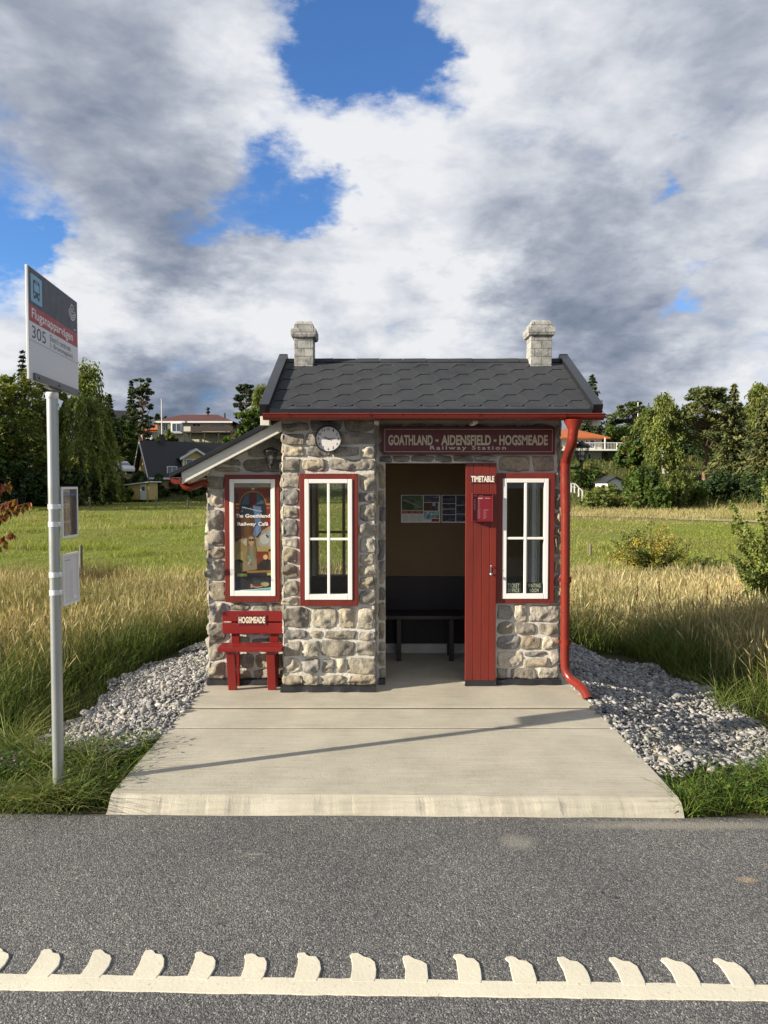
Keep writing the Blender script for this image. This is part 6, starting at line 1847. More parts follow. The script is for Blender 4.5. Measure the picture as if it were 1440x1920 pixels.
# --- right group
T('spruce', 'spruce_tree', 'dark spruce right behind the right end of the shelter roof', 'tree', 1108, 700, 88, 74, 'spruce', .40, 1.1, 60, GR_)
T('pine', 'pine_tree', 'broad dark pine with a flat crown beyond the orange roofed house', 'tree', 1176, 750, 102, 80, 'pine', .44, 1.2, 61, GR_, .12)
T('birch', 'birch_tree', 'bright birch with drooping twigs in the middle of the right hillside', 'tree', 1243, 744, 70, 92, 'birch', .30, 1.0, 62, GR_)
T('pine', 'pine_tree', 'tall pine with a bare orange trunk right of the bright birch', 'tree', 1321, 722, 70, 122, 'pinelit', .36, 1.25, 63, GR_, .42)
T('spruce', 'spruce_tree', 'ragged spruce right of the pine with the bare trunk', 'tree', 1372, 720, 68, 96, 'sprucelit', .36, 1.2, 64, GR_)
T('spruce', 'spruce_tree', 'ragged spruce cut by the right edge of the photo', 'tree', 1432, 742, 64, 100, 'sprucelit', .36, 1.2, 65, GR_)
T('birch', 'birch_tree', 'pale birch top behind the ragged spruce at the right edge', 'tree', 1426, 722, 78, 70, 'olive', .36, 1, 66, GR_)
for i, (u, vt, Y, wpx, kind, pl, lab) in enumerate((
        (1216, 770, 98, 60, 'broad', 'olive', 'olive tree top showing just left of the bright birch'),
        (1284, 778, 96, 60, 'broad', 'green', 'green tree top between the bright birch and the bare trunked pine'),
        (1346, 762, 84, 70, 'broad', 'olive', 'olive tree top between the tall pine and the ragged spruces'),
        (1400, 768, 82, 76, 'broad', 'green', 'green tree top just left of the spruce at the right edge'),
        (1165, 796, 92, 70, 'broad', 'green', 'dense green tree on the slope beside the terrace railing'),
        (1205, 806, 88, 64, 'broad', 'dark', 'dense dark tree between the terrace and the bright birch'),
        (1180, 822, 76, 56, 'broad', 'hedge', 'brownish green tree below the terrace railing'),
        (1296, 800, 84, 70, 'broad', 'dark', 'dark tree in front of the dark roofed house'),
        (1352, 800, 80, 90, 'broad', 'dark', 'dark tree filling the gap behind the bare pine trunk'),
        (1420, 810, 76, 90, 'broad', 'dark', 'dark tree behind the spruces at the right edge'))):
    T(kind, 'broadleaf_tree', lab, 'tree', u, vt, Y, wpx, pl, .36, 1.0, 70 + i, GR_, .05)
for i, (u, vt, Y, wpx, kind, pl, lab) in enumerate((
        (1100, 862, 66, 76, 'bush', 'hedge', 'brownish shrub under the wall lantern right of the downpipe'),
        (1146, 912, 58, 60, 'bush', 'fresh', 'light green shrub in front of the little white shed'),
        (1118, 928, 55, 60, 'bush', 'fresh', 'low bright green shrub by the white stair railing'),
        (1184, 878, 61, 36, 'upright', 'green', 'narrow shrub just right of the little white shed'),
        (1178, 918, 55, 50, 'bush', 'hedge', 'olive shrub at the edge of the dry grass'),
        (1212, 862, 57, 72, 'upright', 'green', 'tall leafy shrub left of the front shrub pair'),
        (1262, 868, 55, 84, 'upright', 'fresh', 'tall sunny shrub in front of the bright birch'),
        (1298, 900, 57, 62, 'upright', 'green', 'shrub at the foot of the bare pine trunk'),
        (1236, 905, 53, 50, 'upright', 'green', 'lower shrub at the front of the sunny shrubs'),
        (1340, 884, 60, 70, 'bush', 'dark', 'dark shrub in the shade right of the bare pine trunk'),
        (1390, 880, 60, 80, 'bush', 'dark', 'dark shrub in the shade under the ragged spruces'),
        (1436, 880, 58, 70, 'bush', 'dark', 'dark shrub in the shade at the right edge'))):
    T(kind, 'shrub', lab, 'shrub', u, vt, Y, wpx, pl, .26, 1.15, 80 + i, GS)
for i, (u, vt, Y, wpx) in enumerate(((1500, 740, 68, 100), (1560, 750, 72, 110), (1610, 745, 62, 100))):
    T('spruce', 'spruce_tree', 'spruce continuing the row past the right edge of the photo', 'tree', u, vt, Y, wpx, 'sprucelit', .42, 1, 95 + i, 'trees past the right edge')

# --- far-off woods that read as one mass
def far_wood():
    n = 260; P_ = []; C_ = []
    x = rng.uniform(-150, 150, n); y = rng.uniform(150, 210, n)
    pp, aa, ll, cc = [], [], [], []
    for i in range(n):
        h = rng.uniform(3.5, 7.0); r = h * rng.uniform(.20, .32); m = 150
        t = rng.uniform(0, 1, m); an = rng.uniform(0, 6.283, m); rr = r * (1 - t) ** .7 * rng.uniform(.3, 1, m)
        z = H(x[i], y[i])
        pp.append(np.stack([x[i] + rr * np.cos(an), y[i] + rr * np.sin(an), z + h * t], -1)); cc.append(np.repeat(clump_cols(1, 'spruce'), m, 0) * rng.uniform(.8, 1.2, (m, 1)))
    p = np.concatenate(pp); k = len(p)
    return leaves_mesh('distant_wood', p, rdir(k) + np.array([0, 0, -.3]), rng.uniform(.7, 1.5, k), rng.uniform(.5, .9, k), np.concatenate(cc))
tag(link('distant_wood', far_wood(), M_needle), kind='stuff')

# ================================================================== near plants
# shrub at the right edge
SY = 10.6
b = Vector((xu(1468, SY), SY, 0)); b.z = H(b.x, b.y)
hb = P(1462, 930, SY).z - b.z
def near_shrub():
    global rng
    keep = rng; rng = np.random.default_rng(77)
    root = thing('hawthorn_shrub', 'light green small leaved shrub at the right edge of the photo', 'shrub', b)
    mb = MB(); pp, aa, LL, cc = [], [], [], []
    stems = []
    for i in range(80):
        an = rng.uniform(0, 6.283); rr = .72 * math.sqrt(rng.uniform(0, 1)); hh = hb * rng.uniform(.45, 1.08) * (1 - .25 * (rr / .72) ** 2)
        e = Vector((rr * math.cos(an), rr * math.sin(an), hh)); stems.append(e)
    stems += [P(1368, 940, SY) - b, P(1432, 900, SY) - b, P(1396, 985, SY - .2) - b, P(1388, 1080, SY - .3) - b, P(1378, 1050, SY - .2) - b, P(1396, 1110, SY - .4) - b, P(1400, 1010, SY) - b, P(1384, 1020, SY + .2) - b]
    for e in stems:
        m = Vector((e.x * .45, e.y * .45, e.z * .55 + .05)); path = smooth_path([(e.x * .12, e.y * .12, 0), m, e], 8)
        mb.tube(path, [.010 * (1 - .85 * i / (len(path) - 1)) + .0012 for i in range(len(path))], 5)
        n = 520; s = rng.uniform(.12, 1, n) * (len(path) - 1); i0 = np.minimum(s.astype(int), len(path) - 2); f = (s - i0)[:, None]
        pa = np.array([tuple(q_) for q_ in path]); p = pa[i0] * (1 - f) + pa[i0 + 1] * f
        sp = .15 * (1.12 - (s / (len(path) - 1)) ** 3)
        p = p + rdir(n) * (sp * rng.uniform(.1, 1, n))[:, None]
        pp.append(p); ax = rdir(n); ax[:, 2] += .3; aa.append(ax); LL.append(rng.uniform(.030, .065, n)); cc.append(np.repeat(clump_cols(1, 'fresh') * 1.35, n, 0) * rng.uniform(.7, 1.25, (n, 1)))
    mb.build('stem', M_bark, root, local=True)
    L = np.concatenate(LL)
    link('foliage', leaves_mesh('foliage', np.concatenate(pp), np.concatenate(aa), L, L * .62, np.concatenate(cc)), M_leaf, root, local=True)
    rng = keep
near_shrub()
# olive-yellow shrubs in the meadow
def meadow_shrub(u, Y, wpx, vt, pl, lab, n_stem, seed, lw=.030):
    global rng
    keep = rng; rng = np.random.default_rng(seed)
    b = G(u, Y); R_ = wpx / 2 / F * Y; hh0 = P(u, vt, Y).z - b.z
    root = thing('meadow_shrub', lab, 'shrub', b, 0, 'shrubs in the tall meadow grass'); mb = MB(); pp, aa, LL, cc = [], [], [], []
    for i in range(n_stem):
        an = rng.uniform(0, 6.283); rr = R_ * math.sqrt(rng.uniform(0, 1)); e = Vector((rr * math.cos(an), rr * math.sin(an), hh0 * rng.uniform(.5, 1.05) * (1 - .45 * (rr / R_) ** 2)))
        path = smooth_path([(e.x * .15, e.y * .15, 0), (e.x * .5, e.y * .5, e.z * .65), e], 6)
        mb.tube(path, [.009 * (1 - .8 * k / (len(path) - 1)) + .0015 for k in range(len(path))], 5)
        n = 120; s = rng.uniform(.25, 1, n) * (len(path) - 1); i0 = np.minimum(s.astype(int), len(path) - 2); f = (s - i0)[:, None]
        pa = np.array([tuple(q_) for q_ in path]); p = pa[i0] * (1 - f) + pa[i0 + 1] * f + rdir(n) * (.13 * rng.uniform(.1, 1, n))[:, None]
        pp.append(p); aa.append(rdir(n)); LL.append(rng.uniform(.7, 1.5, n) * lw); cc.append(np.repeat(clump_cols(1, pl if rng.uniform() < .7 else 'hedge'), n, 0) * rng.uniform(.7, 1.25, (n, 1)))
    mb.build('stem', M_bark, root, local=True); L = np.concatenate(LL)
    link('foliage', leaves_mesh('foliage', np.concatenate(pp), np.concatenate(aa), L, L * .6, np.concatenate(cc)), M_leaf, root, local=True)
    rng = keep
meadow_shrub(1222, 17.0, 170, 982, 'yellow', 'olive and yellow leaved shrub in the meadow right of the downpipe', 70, 301, .05)
meadow_shrub(1316, 16.2, 110, 1040, 'hedge', 'low brownish shrub next to the yellow leaved meadow shrub', 40, 302, .045)
# rusty-leaved sapling at the left edge
def sapling():
    global rng
    keep = rng; rng = np.random.default_rng(55)
    Y = 5.6; bx = xu(-70, Y); b = Vector((bx, Y, H(bx, Y)))
    root = thing('rusty_sapling', 'young tree with hanging rust red leaves at the left edge', 'tree', b)
    mb = MB(); top = P(-60, 880, Y) - b
    mb.tube(smooth_path([(0, 0, -.1), (.02, 0, top.z * .5), (.03, .0, top.z)], 6), [.016 - .0008 * i for i in range(13)], 8)
    pp, aa, LL, cc = [], [], [], []
    ends = [P(58, 942, Y), P(30, 936, 5.5), P(20, 905, 5.7), P(26, 1000, 5.55), P(-10, 925, 5.3), P(-40, 900, 5.9), P(-110, 950, 5.5), P(-130, 900, 5.8), P(5, 965, 5.5), P(-60, 1000, 5.3), P(12, 1022, 5.6), P(-20, 880, 5.6)]
    for e in ends:
        e = e - b; s0 = Vector((.025, 0, max(.4, e.z - .28))); path = smooth_path([s0, s0.lerp(e, .55) + Vector((0, 0, .05)), e], 6)
        mb.tube(path, [.006 - .00035 * k for k in range(len(path))], 5)
        n = 34; s = rng.uniform(.35, 1, n) * (len(path) - 1); i0 = np.minimum(s.astype(int), len(path) - 2); f = (s - i0)[:, None]
        pa = np.array([tuple(q_) for q_ in path]); p = pa[i0] * (1 - f) + pa[i0 + 1] * f
        L = rng.uniform(.045, .085, n); ax = rdir(n) * .55 + np.array([.1, 0, -.8]); p = p + ax * (L * .55)[:, None]
        pp.append(p); aa.append(ax); LL.append(L); cc.append(clump_cols(n, 'rust'))
    mb.build('trunk', M_bark, root, local=True); L = np.concatenate(LL)
    link('crown', leaves_mesh('crown', np.concatenate(pp), np.concatenate(aa), L, L * .5, np.concatenate(cc)), M_leaf, root, local=True)
    rng = keep
sapling()
# dried dock spikes
def dock(u, vt, vb, Y, lab, seed, base=None, lean=.03):
    global rng
    keep = rng; rng = np.random.default_rng(seed)
    b = G(u, Y) if base is None else base; h = P(u, vt, Y).z - b.z
    root = thing('dock_plant', lab, 'plant', b, 0, 'dried dock spikes'); mb = MB()
    path = smooth_path([(0, 0, -.03), (lean * .3, 0, h * .5), (lean, 0, h)], 6); mb.tube(path, [.005 - .0002 * k for k in range(len(path))], 6)
    mb.build('stem', pmat('dock_stem', (.12, .05, .025), (.08, .035, .02), 10, .8), root, local=True)
    n = 260; s = rng.uniform(.45, 1, n); p = np.stack([lean * s ** 1.6, 0 * s, h * s], -1) + rdir(n) * (.022 * (1.2 - s) ** .5 * rng.uniform(.2, 1, n))[:, None]
    L = rng.uniform(.010, .022, n)
    link('seed_head', leaves_mesh('seed_head', p, rdir(n), L, L * .7, np.array([[.13, .045, .022], [.10, .04, .02], [.17, .065, .03]])[rng.integers(0, 3, n)]), M_leaf, root, local=True)
    rng = keep
dock(1194, 1098, 0, 9.6, 'leftmost of three dried brown dock spikes in the golden grass', 401)
dock(1241, 1090, 0, 9.4, 'middle of three dried brown dock spikes in the golden grass', 402, lean=-.02)
dock(1327, 1094, 0, 9.2, 'tallest dried brown dock spike, nearest the green shrub', 403, lean=.02)
dock(170, 1388, 0, 4.75, 'short wine red dock spike growing out of the gravel by the pole', 404, base=Vector((xu(186, 4.75), 4.75, H(-1.9, 4.75))), lean=-.06)

# ================================================================== fence posts in the pasture
M_post = pmat('weathered_post', (.20, .17, .13), (.10, .085, .065), 8, .9, .003, 40, stretch=(1, 1, .2))
post0 = None
GP = 'fence posts round the pasture'
for (u, vt, Y, dia, lab) in ((150, 1022, 17.6, .085, 'dark wooden fence post standing behind the timetable frames'), (168, 932, 58, .14, 'far fence post just left of the yellow shed'), (292, 931, 57, .13, 'far fence post just right of the yellow shed'), (352, 932, 58, .13, 'far fence post below the apple tree'), (32, 935, 57, .13, 'far fence post left of the bus stop pole'), (455, 930, 58, .13, 'far fence post hidden behind the annex'), (1108, 1020, 22, .09, 'grey fence post beside the downpipe in the meadow')):
    b, h = at(u, vt, 0, Y)
    mb = MB(); r = dia / 2
    mb.lathe([(r, -.2), (r * 1.02, h * .3), (r * .96, h - .02), (r * .7, h), (0, h + .004)], (0, 0, 0), 10)
    o = mb.build('fence_post', M_post, None, base=b, local=True)
    tag(o, lab, 'fence post', GP)

# ================================================================== houses
M_yellow = pmat('yellow_boards', (.58, .44, .18), (.50, .38, .15), 2, .7, .004, 14, stretch=(3, 3, .1))
M_creamw = pmat('cream_boards', (.62, .60, .50), (.55, .53, .44), 2, .7, .004, 14, stretch=(.1, .1, 3))
M_palew = pmat('pale_grey_boards', (.50, .52, .46), (.44, .46, .40), 2, .7, .004, 14, stretch=(3, 3, .1))
M_hwhite = pmat('white_house_trim', (.76, .76, .75), (.68, .68, .67), 2, .5)
M_tile_dk = pmat('black_roof_tiles', (.030, .031, .036), (.02, .021, .025), 1.5, .7, .03, 6, stretch=(.6, 3, 3))
M_tile_red = pmat('brown_red_tiles', (.105, .030, .022), (.075, .024, .018), 1.5, .7, .03, 6, stretch=(.6, 3, 3))
M_tile_or = pmat('orange_roof_tiles', (.46, .13, .035), (.36, .10, .03), 1.5, .65, .03, 6, stretch=(.6, 3, 3))
M_hglass = pmat('house_window_glass', (.10, .14, .20), (.05, .07, .10), .7, .06, spec=.9)
M_deckw = pmat('dark_deck_boards', (.060, .045, .038), (.04, .03, .026), 2, .8)
M_metal = pmat('grey_flue', (.05, .05, .055), (.035, .035, .04), 4, .5, metal=.4)
def gable_roof(mb, x0, x1, y0, y1, ze, zr, ov=.4, t=.18):
    ym = (y0 + y1) / 2; s = (zr - ze) / (ym - y0)
    for sgn, ye in ((-1, y0 - ov), (1, y1 + ov)):
        z_e = ze - s * ov
        mb.prism([(x0 - ov, ye, z_e), (x0 - ov, ym, zr), (x0 - ov, ym, zr + t), (x0 - ov, ye, z_e + t)], (x1 - x0 + 2 * ov, 0, 0))
def house_window(parent, x0, x1, z0, z1, y, bars=2, frame=M_hwhite, d=.08):
    mb = MB(); mb.frame(x0, x1, z0, z1, .09, y - d, y + .02)
    for i in range(1, bars): 
        xm = x0 + (x1 - x0) * i / bars; mb.box(xm - .035, xm + .035, y - d + .02, y + .02, z0 + .09, z1 - .09)
    w = mb.build('window', frame, parent, local=True)
    g = MB(); g.box(x0 + .09, x1 - .09, y - .03, y + .01, z0 + .09, z1 - .09); g.build('pane', M_hglass, w, local=True)
    return w
# ---- yellow house with black roof and dormer
Yh = 87.0
o0 = P(330, 905, Yh); 
yh = thing('yellow_house', 'yellow wooden house with black tiled roof and white trimmed dormer on the left', 'house', (o0.x, Yh + 3, H(o0.x, Yh + 3)), R(33))
hz = yh.location.z
zr = P(300, 831, Yh + 3).z - hz; ze = P(330, 889, Yh).z - hz
mb = MB(); mb.box(-4.8, 6.5, -3.4, 3.4, -.5, ze + .05); mb.prism([(-4.8, -3.4, ze + .05), (-4.8, 3.4, ze + .05), (-4.8, 0, zr - .15)], (11.3, 0, 0)); mb.build('wall', M_yellow, yh, local=True)
mb = MB(); gable_roof(mb, -4.8, 6.5, -3.4, 3.4, ze, zr, .55); rf = mb.build('roof', M_tile_dk, yh, local=True)
mb = MB(); s_ = (zr - ze) / 3.4
for yy in (-1, 1): mb.prism([(-5.40, yy * 3.95, ze - s_ * .55 - .16), (-5.40, 0, zr - .16), (-5.40, 0, zr + .24), (-5.40, yy * 3.95, ze - s_ * .55 + .22)], (.06, 0, 0))
mb.build('barge_board', M_hwhite, rf, local=True)
mb = MB(); mb.box(-5.3, 7, -4.10, -3.98, ze - s_ * .55 - .02, ze - s_ * .55 + .20); mb.build('gutter_board', M_hwhite, rf, local=True)
mb = MB(); mb.box(-2.9, -2.35, -.5, .1, zr - .4, zr + 1.0); mb.build('chimney', M_metal, rf, local=True)
mb = MB(); mb.tube([(-3.9, .6, zr - .6), (-3.9, .6, zr + 2.9)], .03, 6); mb.beam((-4.8, .6, zr + 2.7), (-3.1, .6, zr + 2.7), .04, .04); mb.beam((-4.6, .6, zr + 2.3), (-3.3, .6, zr + 2.3), .04, .04); mb.build('aerial', M_metal, rf, local=True)
# dormer
dx0_, dx1_ = -.9, 2.2; yd0 = -3.0; dz0_, dz1_ = ze + .35, ze + 2.0; dzr = ze + 3.0; dm = (dx0_ + dx1_) / 2
mb = MB(); mb.box(dx0_, dx1_, yd0, yd0 + 2.4, dz0_ - .6, dz1_); mb.prism([(dx0_, yd0, dz1_), (dx1_, yd0, dz1_), (dm, yd0, dzr - .1)], (0, 2.4, 0)); dd = mb.build('dormer', M_yellow, yh, local=True)
mb = MB()
for xa, xb in ((dx0_ - .45, dm), (dx1_ + .45, dm)):
    za = dz1_ - .18
    mb.prism([(xa, yd0 - .42, za), (xb, yd0 - .42, dzr), (xb, yd0 - .42, dzr + .14), (xa, yd0 - .42, za + .14)], (0, 3.4, 0))
mb.build('dormer_roof', M_tile_dk, dd, local=True)
mb = MB()
for xa, xb in ((dx0_ - .5, dm), (dx1_ + .5, dm)):
    za = dz1_ - .24; mb.prism([(xa, yd0 - .48, za - .08), (xb, yd0 - .48, dzr - .12), (xb, yd0 - .48, dzr + .18), (xa, yd0 - .48, za + .20)], (0, .055, 0))
mb.box(dx0_ - .05, dx0_ + .18, yd0 - .06, yd0 - .002, dz0_ - .5, dz1_); mb.box(dx1_ - .18, dx1_ + .05, yd0 - .06, yd0 - .002, dz0_ - .5, dz1_)
mb.build('dormer_trim', M_hwhite, dd, local=True)
house_window(yh, dx0_ + .35, dx1_ - .35, dz0_ + .15, dz1_ - .15, yd0 - .01, 3)
for xa in (-3.0, -.8, 1.6, 3.6): house_window(yh, xa, xa + 1.25, .9, 2.2, -3.42, 2)
mb = MB()
for i in range(26):
    x = -2.6 + i * .27; mb.m = i % 2; mb.prism([(x, -3.45, ze - .55), (x, -4.9, ze - 1.15), (x, -4.9, ze - 1.35), (x, -4.87, ze - 1.35), (x, -3.45, ze - .62)], (.268, 0, 0))
mb.build('awning', [M_hwhite, M_deckw], yh, local=True)
mb = MB(); mb.box(-2.8, 5.2, -6.0, -3.45, -.2, .25); 
for i in range(9): mb.box(-2.8 + i * .98, -2.7 + i * .98, -6.0, -5.92, .25, 1.15)
mb.box(-2.8, 5.2, -6.02, -5.90, 1.1, 1.2); mb.build('porch', M_deckw, yh, local=True)
# ---- little yellow shed
bs_ = G(262, 77); sh = thing('garden_shed', 'tiny yellow shed with white door and sloping white roof edge', 'shed', bs_, R(-14))
k = 77 / F
mb = MB(); w_ = 44 * k; hs = P(262, 905, 77).z - bs_.z
mb.prism([(-w_ * .55, 0, .25), (w_ * .45, 0, .25), (w_ * .45, 0, hs), (-w_ * .55, 0, hs - .28)], (0, 1.7, 0)); mb.box(w_ * .30, w_ * .36, .1, .2, -.3, .25); mb.box(-w_ * .45, -w_ * .4, .1, .2, -.3, .25); mb.build('wall', M_yellow, sh, local=True)
mb = MB(); mb.prism([(-w_ * .8, -.3, hs - .33), (w_ * .58, -.3, hs + .04), (w_ * .58, -.3, hs + .16), (-w_ * .8, -.3, hs - .22)], (0, 2.3, 0)); mb.build('roof', M_hwhite, sh, local=True)
mb = MB(); mb.box(.12, .82, -.05, -.002, .25, hs - .22); dr = mb.build('door', M_hwhite, sh, local=True)
mb = MB(); mb.box(.28, .66, -.07, -.052, hs - .85, hs - .40); mb.build('pane', M_hglass, dr, local=True)
# ---- house on the hill
Yh = 118.0; k = Yh / F
hb_ = G(365, Yh); hh = thing('hill_house', 'cream house with brown red hipped roof and dark deck on the left hilltop', 'house', hb_)
U = lambda u: (u - 365) * k
Z = lambda v: P(365, v, Yh).z - hb_.z
mb = MB(); x0, x1 = U(297), U(432); mb.box(x0, x1, 0, 8, -2.5, Z(791)); mb.box(x1, U(460), 1.5, 8, -2.5, Z(800)); mb.build('wall', M_creamw, hh, local=True)
def hip(mb, x0, x1, y0, y1, ze, zr, ins, t=.16):
    ym = (y0 + y1) / 2
    mb.add([(x0, y0, ze), (x1, y0, ze), (x1, y1, ze), (x0, y1, ze), (x0 + ins, ym, zr), (x1 - ins, ym, zr), (x0, y0, ze - t), (x1, y0, ze - t), (x1, y1, ze - t), (x0, y1, ze - t)],
           [(0, 1, 5, 4), (1, 2, 5), (2, 3, 4, 5), (3, 0, 4), (6, 7, 1, 0), (7, 8, 2, 1), (8, 9, 3, 2), (9, 6, 0, 3), (9, 8, 7, 6)])
mb = MB(); hip(mb, U(290), U(439), -.7, 8.7, Z(790), Z(773), 3.6); hip(mb, U(434), U(466), .9, 8, Z(798), Z(786), 1.5); rf = mb.build('roof', M_tile_red, hh, local=True)
mb = MB(); mb.box(U(290) + .02, U(439) - .02, -.76, -.70, Z(790) - .30, Z(790) - .02); mb.build('eave_board', M_hwhite, rf, local=True)
mb = MB(); c = (U(380), 4, 0); mb.tube([(c[0], 4, Z(776)), (c[0], 4, Z(771))], .16, 10); mb.lathe([(.0, Z(771.5)), (.25, Z(770.5)), (.42, Z(769)), (.42, Z(767)), (.2, Z(765.5)), (.16, Z(764)), (.34, Z(763)), (.36, Z(760.5)), (.2, Z(759)), (0, Z(758.6))], (c[0], 4, 0), 12); mb.box(U(412), U(414), 3.8, 4.2, Z(785), Z(770)); mb.build('chimney', M_metal, rf, local=True)
for u0, u1, v0, v1, b_ in ((307, 317, 793, 808, 2), (362, 378, 794, 806, 2), (394, 424, 796, 810, 3)): house_window(hh, U(u0), U(u1), Z(v1), Z(v0), -.01, b_)
mb = MB(); mb.box(U(325), U(346), -.9, -.003, Z(813), Z(792.5)); bay = mb.build('bay', M_hwhite, hh, local=True)
house_window(hh, U(327), U(344), Z(810.5), Z(794), -.905, 2)
mb = MB(); mb.box(U(353), U(444), -2.6, -.05, Z(813.5), Z(811.5))
for u in (355, 366, 392, 418, 442): mb.box(U(u) - .07, U(u) + .07, -2.6, -2.46, Z(830), Z(812))
mb.box(U(367), U(444), -2.62, -2.55, Z(811), Z(801.5)); mb.build('deck', M_deckw, hh, local=True)
mb = MB(); mb.box(U(354), U(366.5), -2.61, -2.55, Z(811), Z(802)); mb.build('deck_rail', M_creamw, hh, local=True)
mb = MB(); mb.box(U(440), U(458), 1.44, 1.495, Z(812), Z(802)); mb.build('window', M_hglass, hh, local=True)
# ---- small red roofed neighbour, dark house behind the spruces
nbp = G(283, 121); nh = thing('red_roofed_house', 'low white house with a red roof end left of the hill house', 'house', nbp); k2 = 121 / F
Z2 = lambda v: P(283, v, 121).z - nbp.z
mb = MB(); mb.box(-1.6, 1.5, 0, 5, -1.5, Z2(810)); mb.build('wall', M_hwhite, nh, local=True)
mb = MB(); gable_roof(mb, -1.4, 1.3, 0, 5, Z2(807), Z2(796), .25); mb.build('roof', M_tile_or, nh, local=True)
nbp = G(222, 116); nh = thing('brown_house', 'dark gabled house between the small spruce and the twin pines on the left hill', 'house', nbp, R(20)); Z2 = lambda v: P(222, v, 116).z - nbp.z
mb = MB(); mb.box(-2.8, 2.8, -2, 3, -1.5, Z2(795)); mb.build('wall', M_deckw, nh, local=True)
mb = MB(); gable_roof(mb, -2.8, 2.8, -2, 3, Z2(795), Z2(771), .4); rf = mb.build('roof', M_tile_dk, nh, local=True)
mb = MB()
for yy in (-1, 1): mb.prism([(3.26, .5 + yy * 2.9, Z2(797)), (3.26, .5, Z2(771)), (3.26, .5, Z2(768)), (3.26, .5 + yy * 2.9, Z2(794))], (.06, 0, 0))
mb.build('barge_board', M_hwhite, rf, local=True); house_window(nh, .5, 1.5, Z2(806), Z2(799), -2.02, 1)
# ---- house with the orange roof
Yo = 84.0; k = Yo / F; ob = G(1100, Yo); oh = thing('orange_roofed_house', 'pale house with orange tiled roof and white terrace railing behind the right lantern', 'house', ob)
U = lambda u: (u - 1100) * k
Z = lambda v: P(1100, v, Yo).z - ob.z
mb = MB(); mb.box(U(1030), U(1127), 0, 7, -1.5, Z(822)); mb.build('wall', M_palew, oh, local=True)
mb = MB(); hip(mb, U(1020), U(1139), -.9, 7.9, Z(821), Z(799), 3.4, .14); mb.build('roof', M_tile_or, oh, local=True)
mb = MB(); mb.box(U(1020), U(1168), -1.5, -.003, Z(846), Z(843)); 
for u in (1086, 1126, 1148, 1168): mb.box(U(u) - .06, U(u) + .06, -1.5, -1.38, Z(843) if u != 1126 else Z(843), Z(831) if u != 1126 else Z(822))
mb.box(U(1060), U(1168), -1.48, -1.42, Z(832.2), Z(831)); 
for i in range(40): mb.box(U(1060 + i * 2.7) - .012, U(1060 + i * 2.7) + .012, -1.46, -1.44, Z(843), Z(832.2))
mb.build('terrace', M_hwhite, oh, local=True)
for u0, u1, v0, v1, b_ in ((1078, 1094, 824, 843, 2), (1096, 1102, 824, 842, 1), (1104, 1114, 824, 842, 1), (1100, 1108, 850, 866, 1)): house_window(oh, U(u0), U(u1), Z(v1), Z(v0), -.01, b_)
# ---- dark house behind the trees, little white shed, green canopy
Yd = 92; db = G(1285, Yd); k = Yd / F; dh = thing('dark_house', 'dark blue grey house with a shallow black roof glimpsed between the birch and the pine', 'house', db)
Z = lambda v: P(1285, v, Yd).z - db.z
mb = MB(); mb.box(-5.2, 4.0, 0, 6, -1, Z(818)); mb.build('wall', pmat('slate_blue_boards', (.030, .038, .055), (.022, .028, .042), 2, .7), dh, local=True)
mb = MB(); mb.prism([(-6, -.8, Z(806)), (4.6, -.8, Z(819)), (4.6, -.8, Z(816)), (-6, -.8, Z(803))], (0, 7.5, 0)); rf = mb.build('roof', M_tile_dk, dh, local=True)
mb = MB(); mb.prism([(-6, -.86, Z(808)), (4.6, -.86, Z(820)), (4.6, -.86, Z(818)), (-6, -.86, Z(806))], (0, .055, 0)); mb.build('eave_board', M_hwhite, rf, local=True)
mb = MB(); mb.box(1.2, 2.0, 2, 2.8, Z(822), Z(806)); mb.build('chimney', M_creamw, rf, local=True)
Yw = 63; wbp = G(1154, Yw); k = Yw / F; ws_ = thing('white_shed', 'little white gabled shed half hidden by shrubs on the right bank', 'shed', wbp, R(18))
Z = lambda v: P(1154, v, Yw).z - wbp.z
mb = MB(); mb.box(-.85, .85, 0, 1.8, -.4, Z(904)); mb.prism([(-.85, 0, Z(904)), (.85, 0, Z(904)), (-.05, 0, Z(895.5))], (0, 1.8, 0)); mb.build('wall', M_hwhite, ws_, local=True)
mb = MB()
for xa in (-1.05, 1.0): mb.prism([(xa, -.2, Z(905.5)), (-.05, -.2, Z(895)), (-.05, -.2, Z(893)), (xa, -.2, Z(903.5))], (0, 2.3, 0))
mb.build('roof', M_metal, ws_, local=True)
# white stair railing below the terrace
Yr = 58; rb = P(1077, 925, Yr); rb.z = H(rb.x, Yr); k = Yr / F; rl = thing('stair_railing', 'short white handrail stepping down the bank right of the downpipe', 'railing', rb)
Z = lambda v: P(1077, v, Yr).z - rb.z
U = lambda u: (u - 1077) * k
mb = MB()
for u, v in ((1071, 906), (1077, 907), (1085, 914), (1092, 922)): mb.box(U(u) - .04, U(u) + .04, -.04, .04, Z(v) - .75, Z(v))
mb.beam((U(1068), 0, Z(906)), (U(1078), 0, Z(907)), .08, .08); mb.beam((U(1078), 0, Z(907)), (U(1093), 0, Z(922)), .08, .08); mb.beam((U(1068), 0, Z(912)), (U(1080), 0, Z(914)), .06, .06)
mb.build('rail', M_hwhite, rl, local=True)
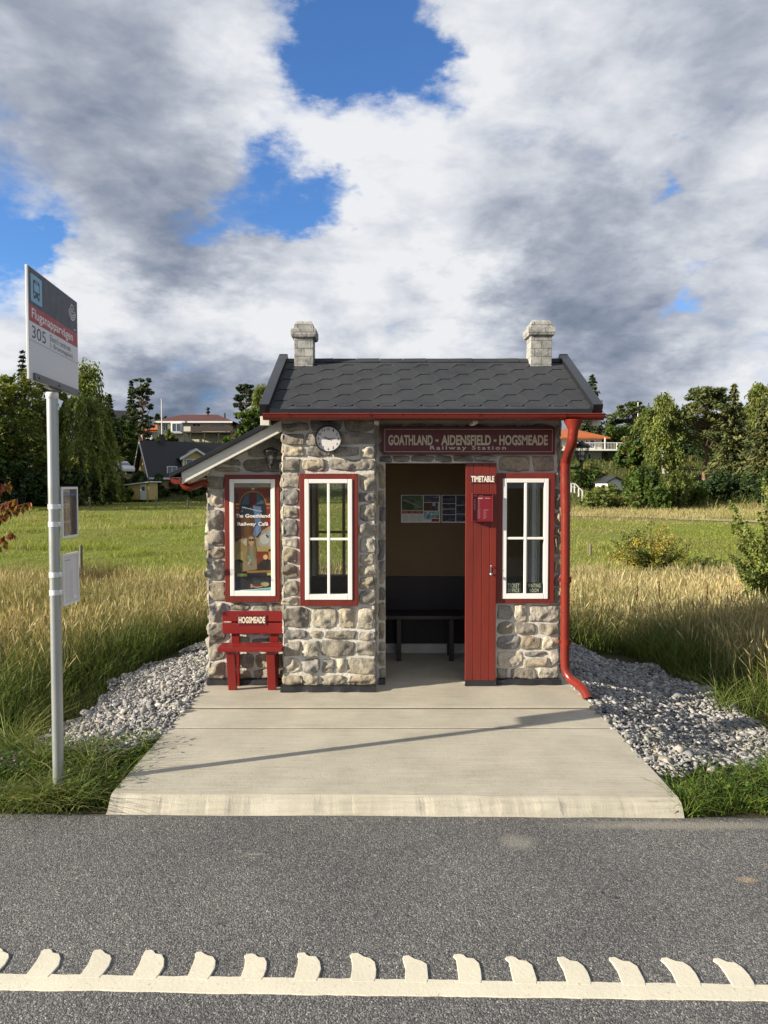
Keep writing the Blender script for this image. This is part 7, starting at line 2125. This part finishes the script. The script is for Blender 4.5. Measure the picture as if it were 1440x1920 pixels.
# flagpoles
for u, v0, v1, Yf, lab in ((305, 749, 782, 116, 'white flagpole left of the hill house roof'), (1194, 756, 778, 100, 'white flagpole beyond the flat crowned pine')):
    b_ = G(u, Yf); z1_ = P(u, v0, Yf).z - b_.z; mb = MB(); mb.tube([(0, 0, -.3), (0, 0, z1_)], [.10, .06], 8); mb.lathe([(.0, z1_ - .02), (.12, z1_ + .06), (0, z1_ + .16)], (0, 0, 0), 8)
    tag(mb.build('flagpole', M_hwhite, None, base=b_, local=True), lab, 'flagpole', 'flagpoles on the hills')
# ---- parked white car
Yc_ = 84; cb = G(222, Yc_); cb.z += 1.2 * 0; car = thing('parked_car', 'white car parked on the bank above the yellow shed', 'car', cb, R(-35))
M_car = pmat('white_car_paint', (.74, .75, .77), (.70, .71, .73), 2, .2, coat=.5)
zc_ = P(222, 889, Yc_).z - cb.z
mb = MB(); prof = [(-2.1, .30), (-2.15, .75), (-1.95, .98), (-1.35, 1.05), (-.75, 1.48), (.75, 1.50), (1.35, 1.05), (2.0, .92), (2.15, .6), (2.1, .30)]
for y0_, y1_, s in ((-.85, .85, 1),): mb.prism([(x, y0_, z + zc_) for x, z in prof], (0, y1_ - y0_, 0))
mb.build('body', M_car, car, local=True, bevel=.08)
mb = MB(); mb.prism([(-1.25, -.865, 1.05 + zc_), (-.72, -.865, 1.40 + zc_), (.70, -.865, 1.42 + zc_), (1.22, -.865, 1.05 + zc_)], (0, 1.73, 0)); mb.prism([(1.02, -.7, 1.36 + zc_), (1.42, -.7, 1.06 + zc_), (1.40, -.7, 1.04 + zc_), (.95, -.7, 1.36 + zc_)], (0, 1.4, 0)); mb.build('side_window', M_hglass, car, local=True)
for x in (-1.3, 1.35):
    for y in (-.88, .70):
        mb = MB(); mb.lathe([(0, .09), (.22, .09), (.31, .06), (.32, 0), (.31, -.06), (.22, -.09), (0, -.09)], (x, y + .09, .32 + zc_), 16, axis='y'); mb.build('wheel', M_plastic, car, local=True)
cpad = MB(); cpad.box(cb.x - 3, cb.x + 3, Yc_ - 2.2, Yc_ + 2.5, cb.z + zc_ - .6, cb.z + zc_ + .0)
tag(cpad.build('driveway', M_track), kind='structure')
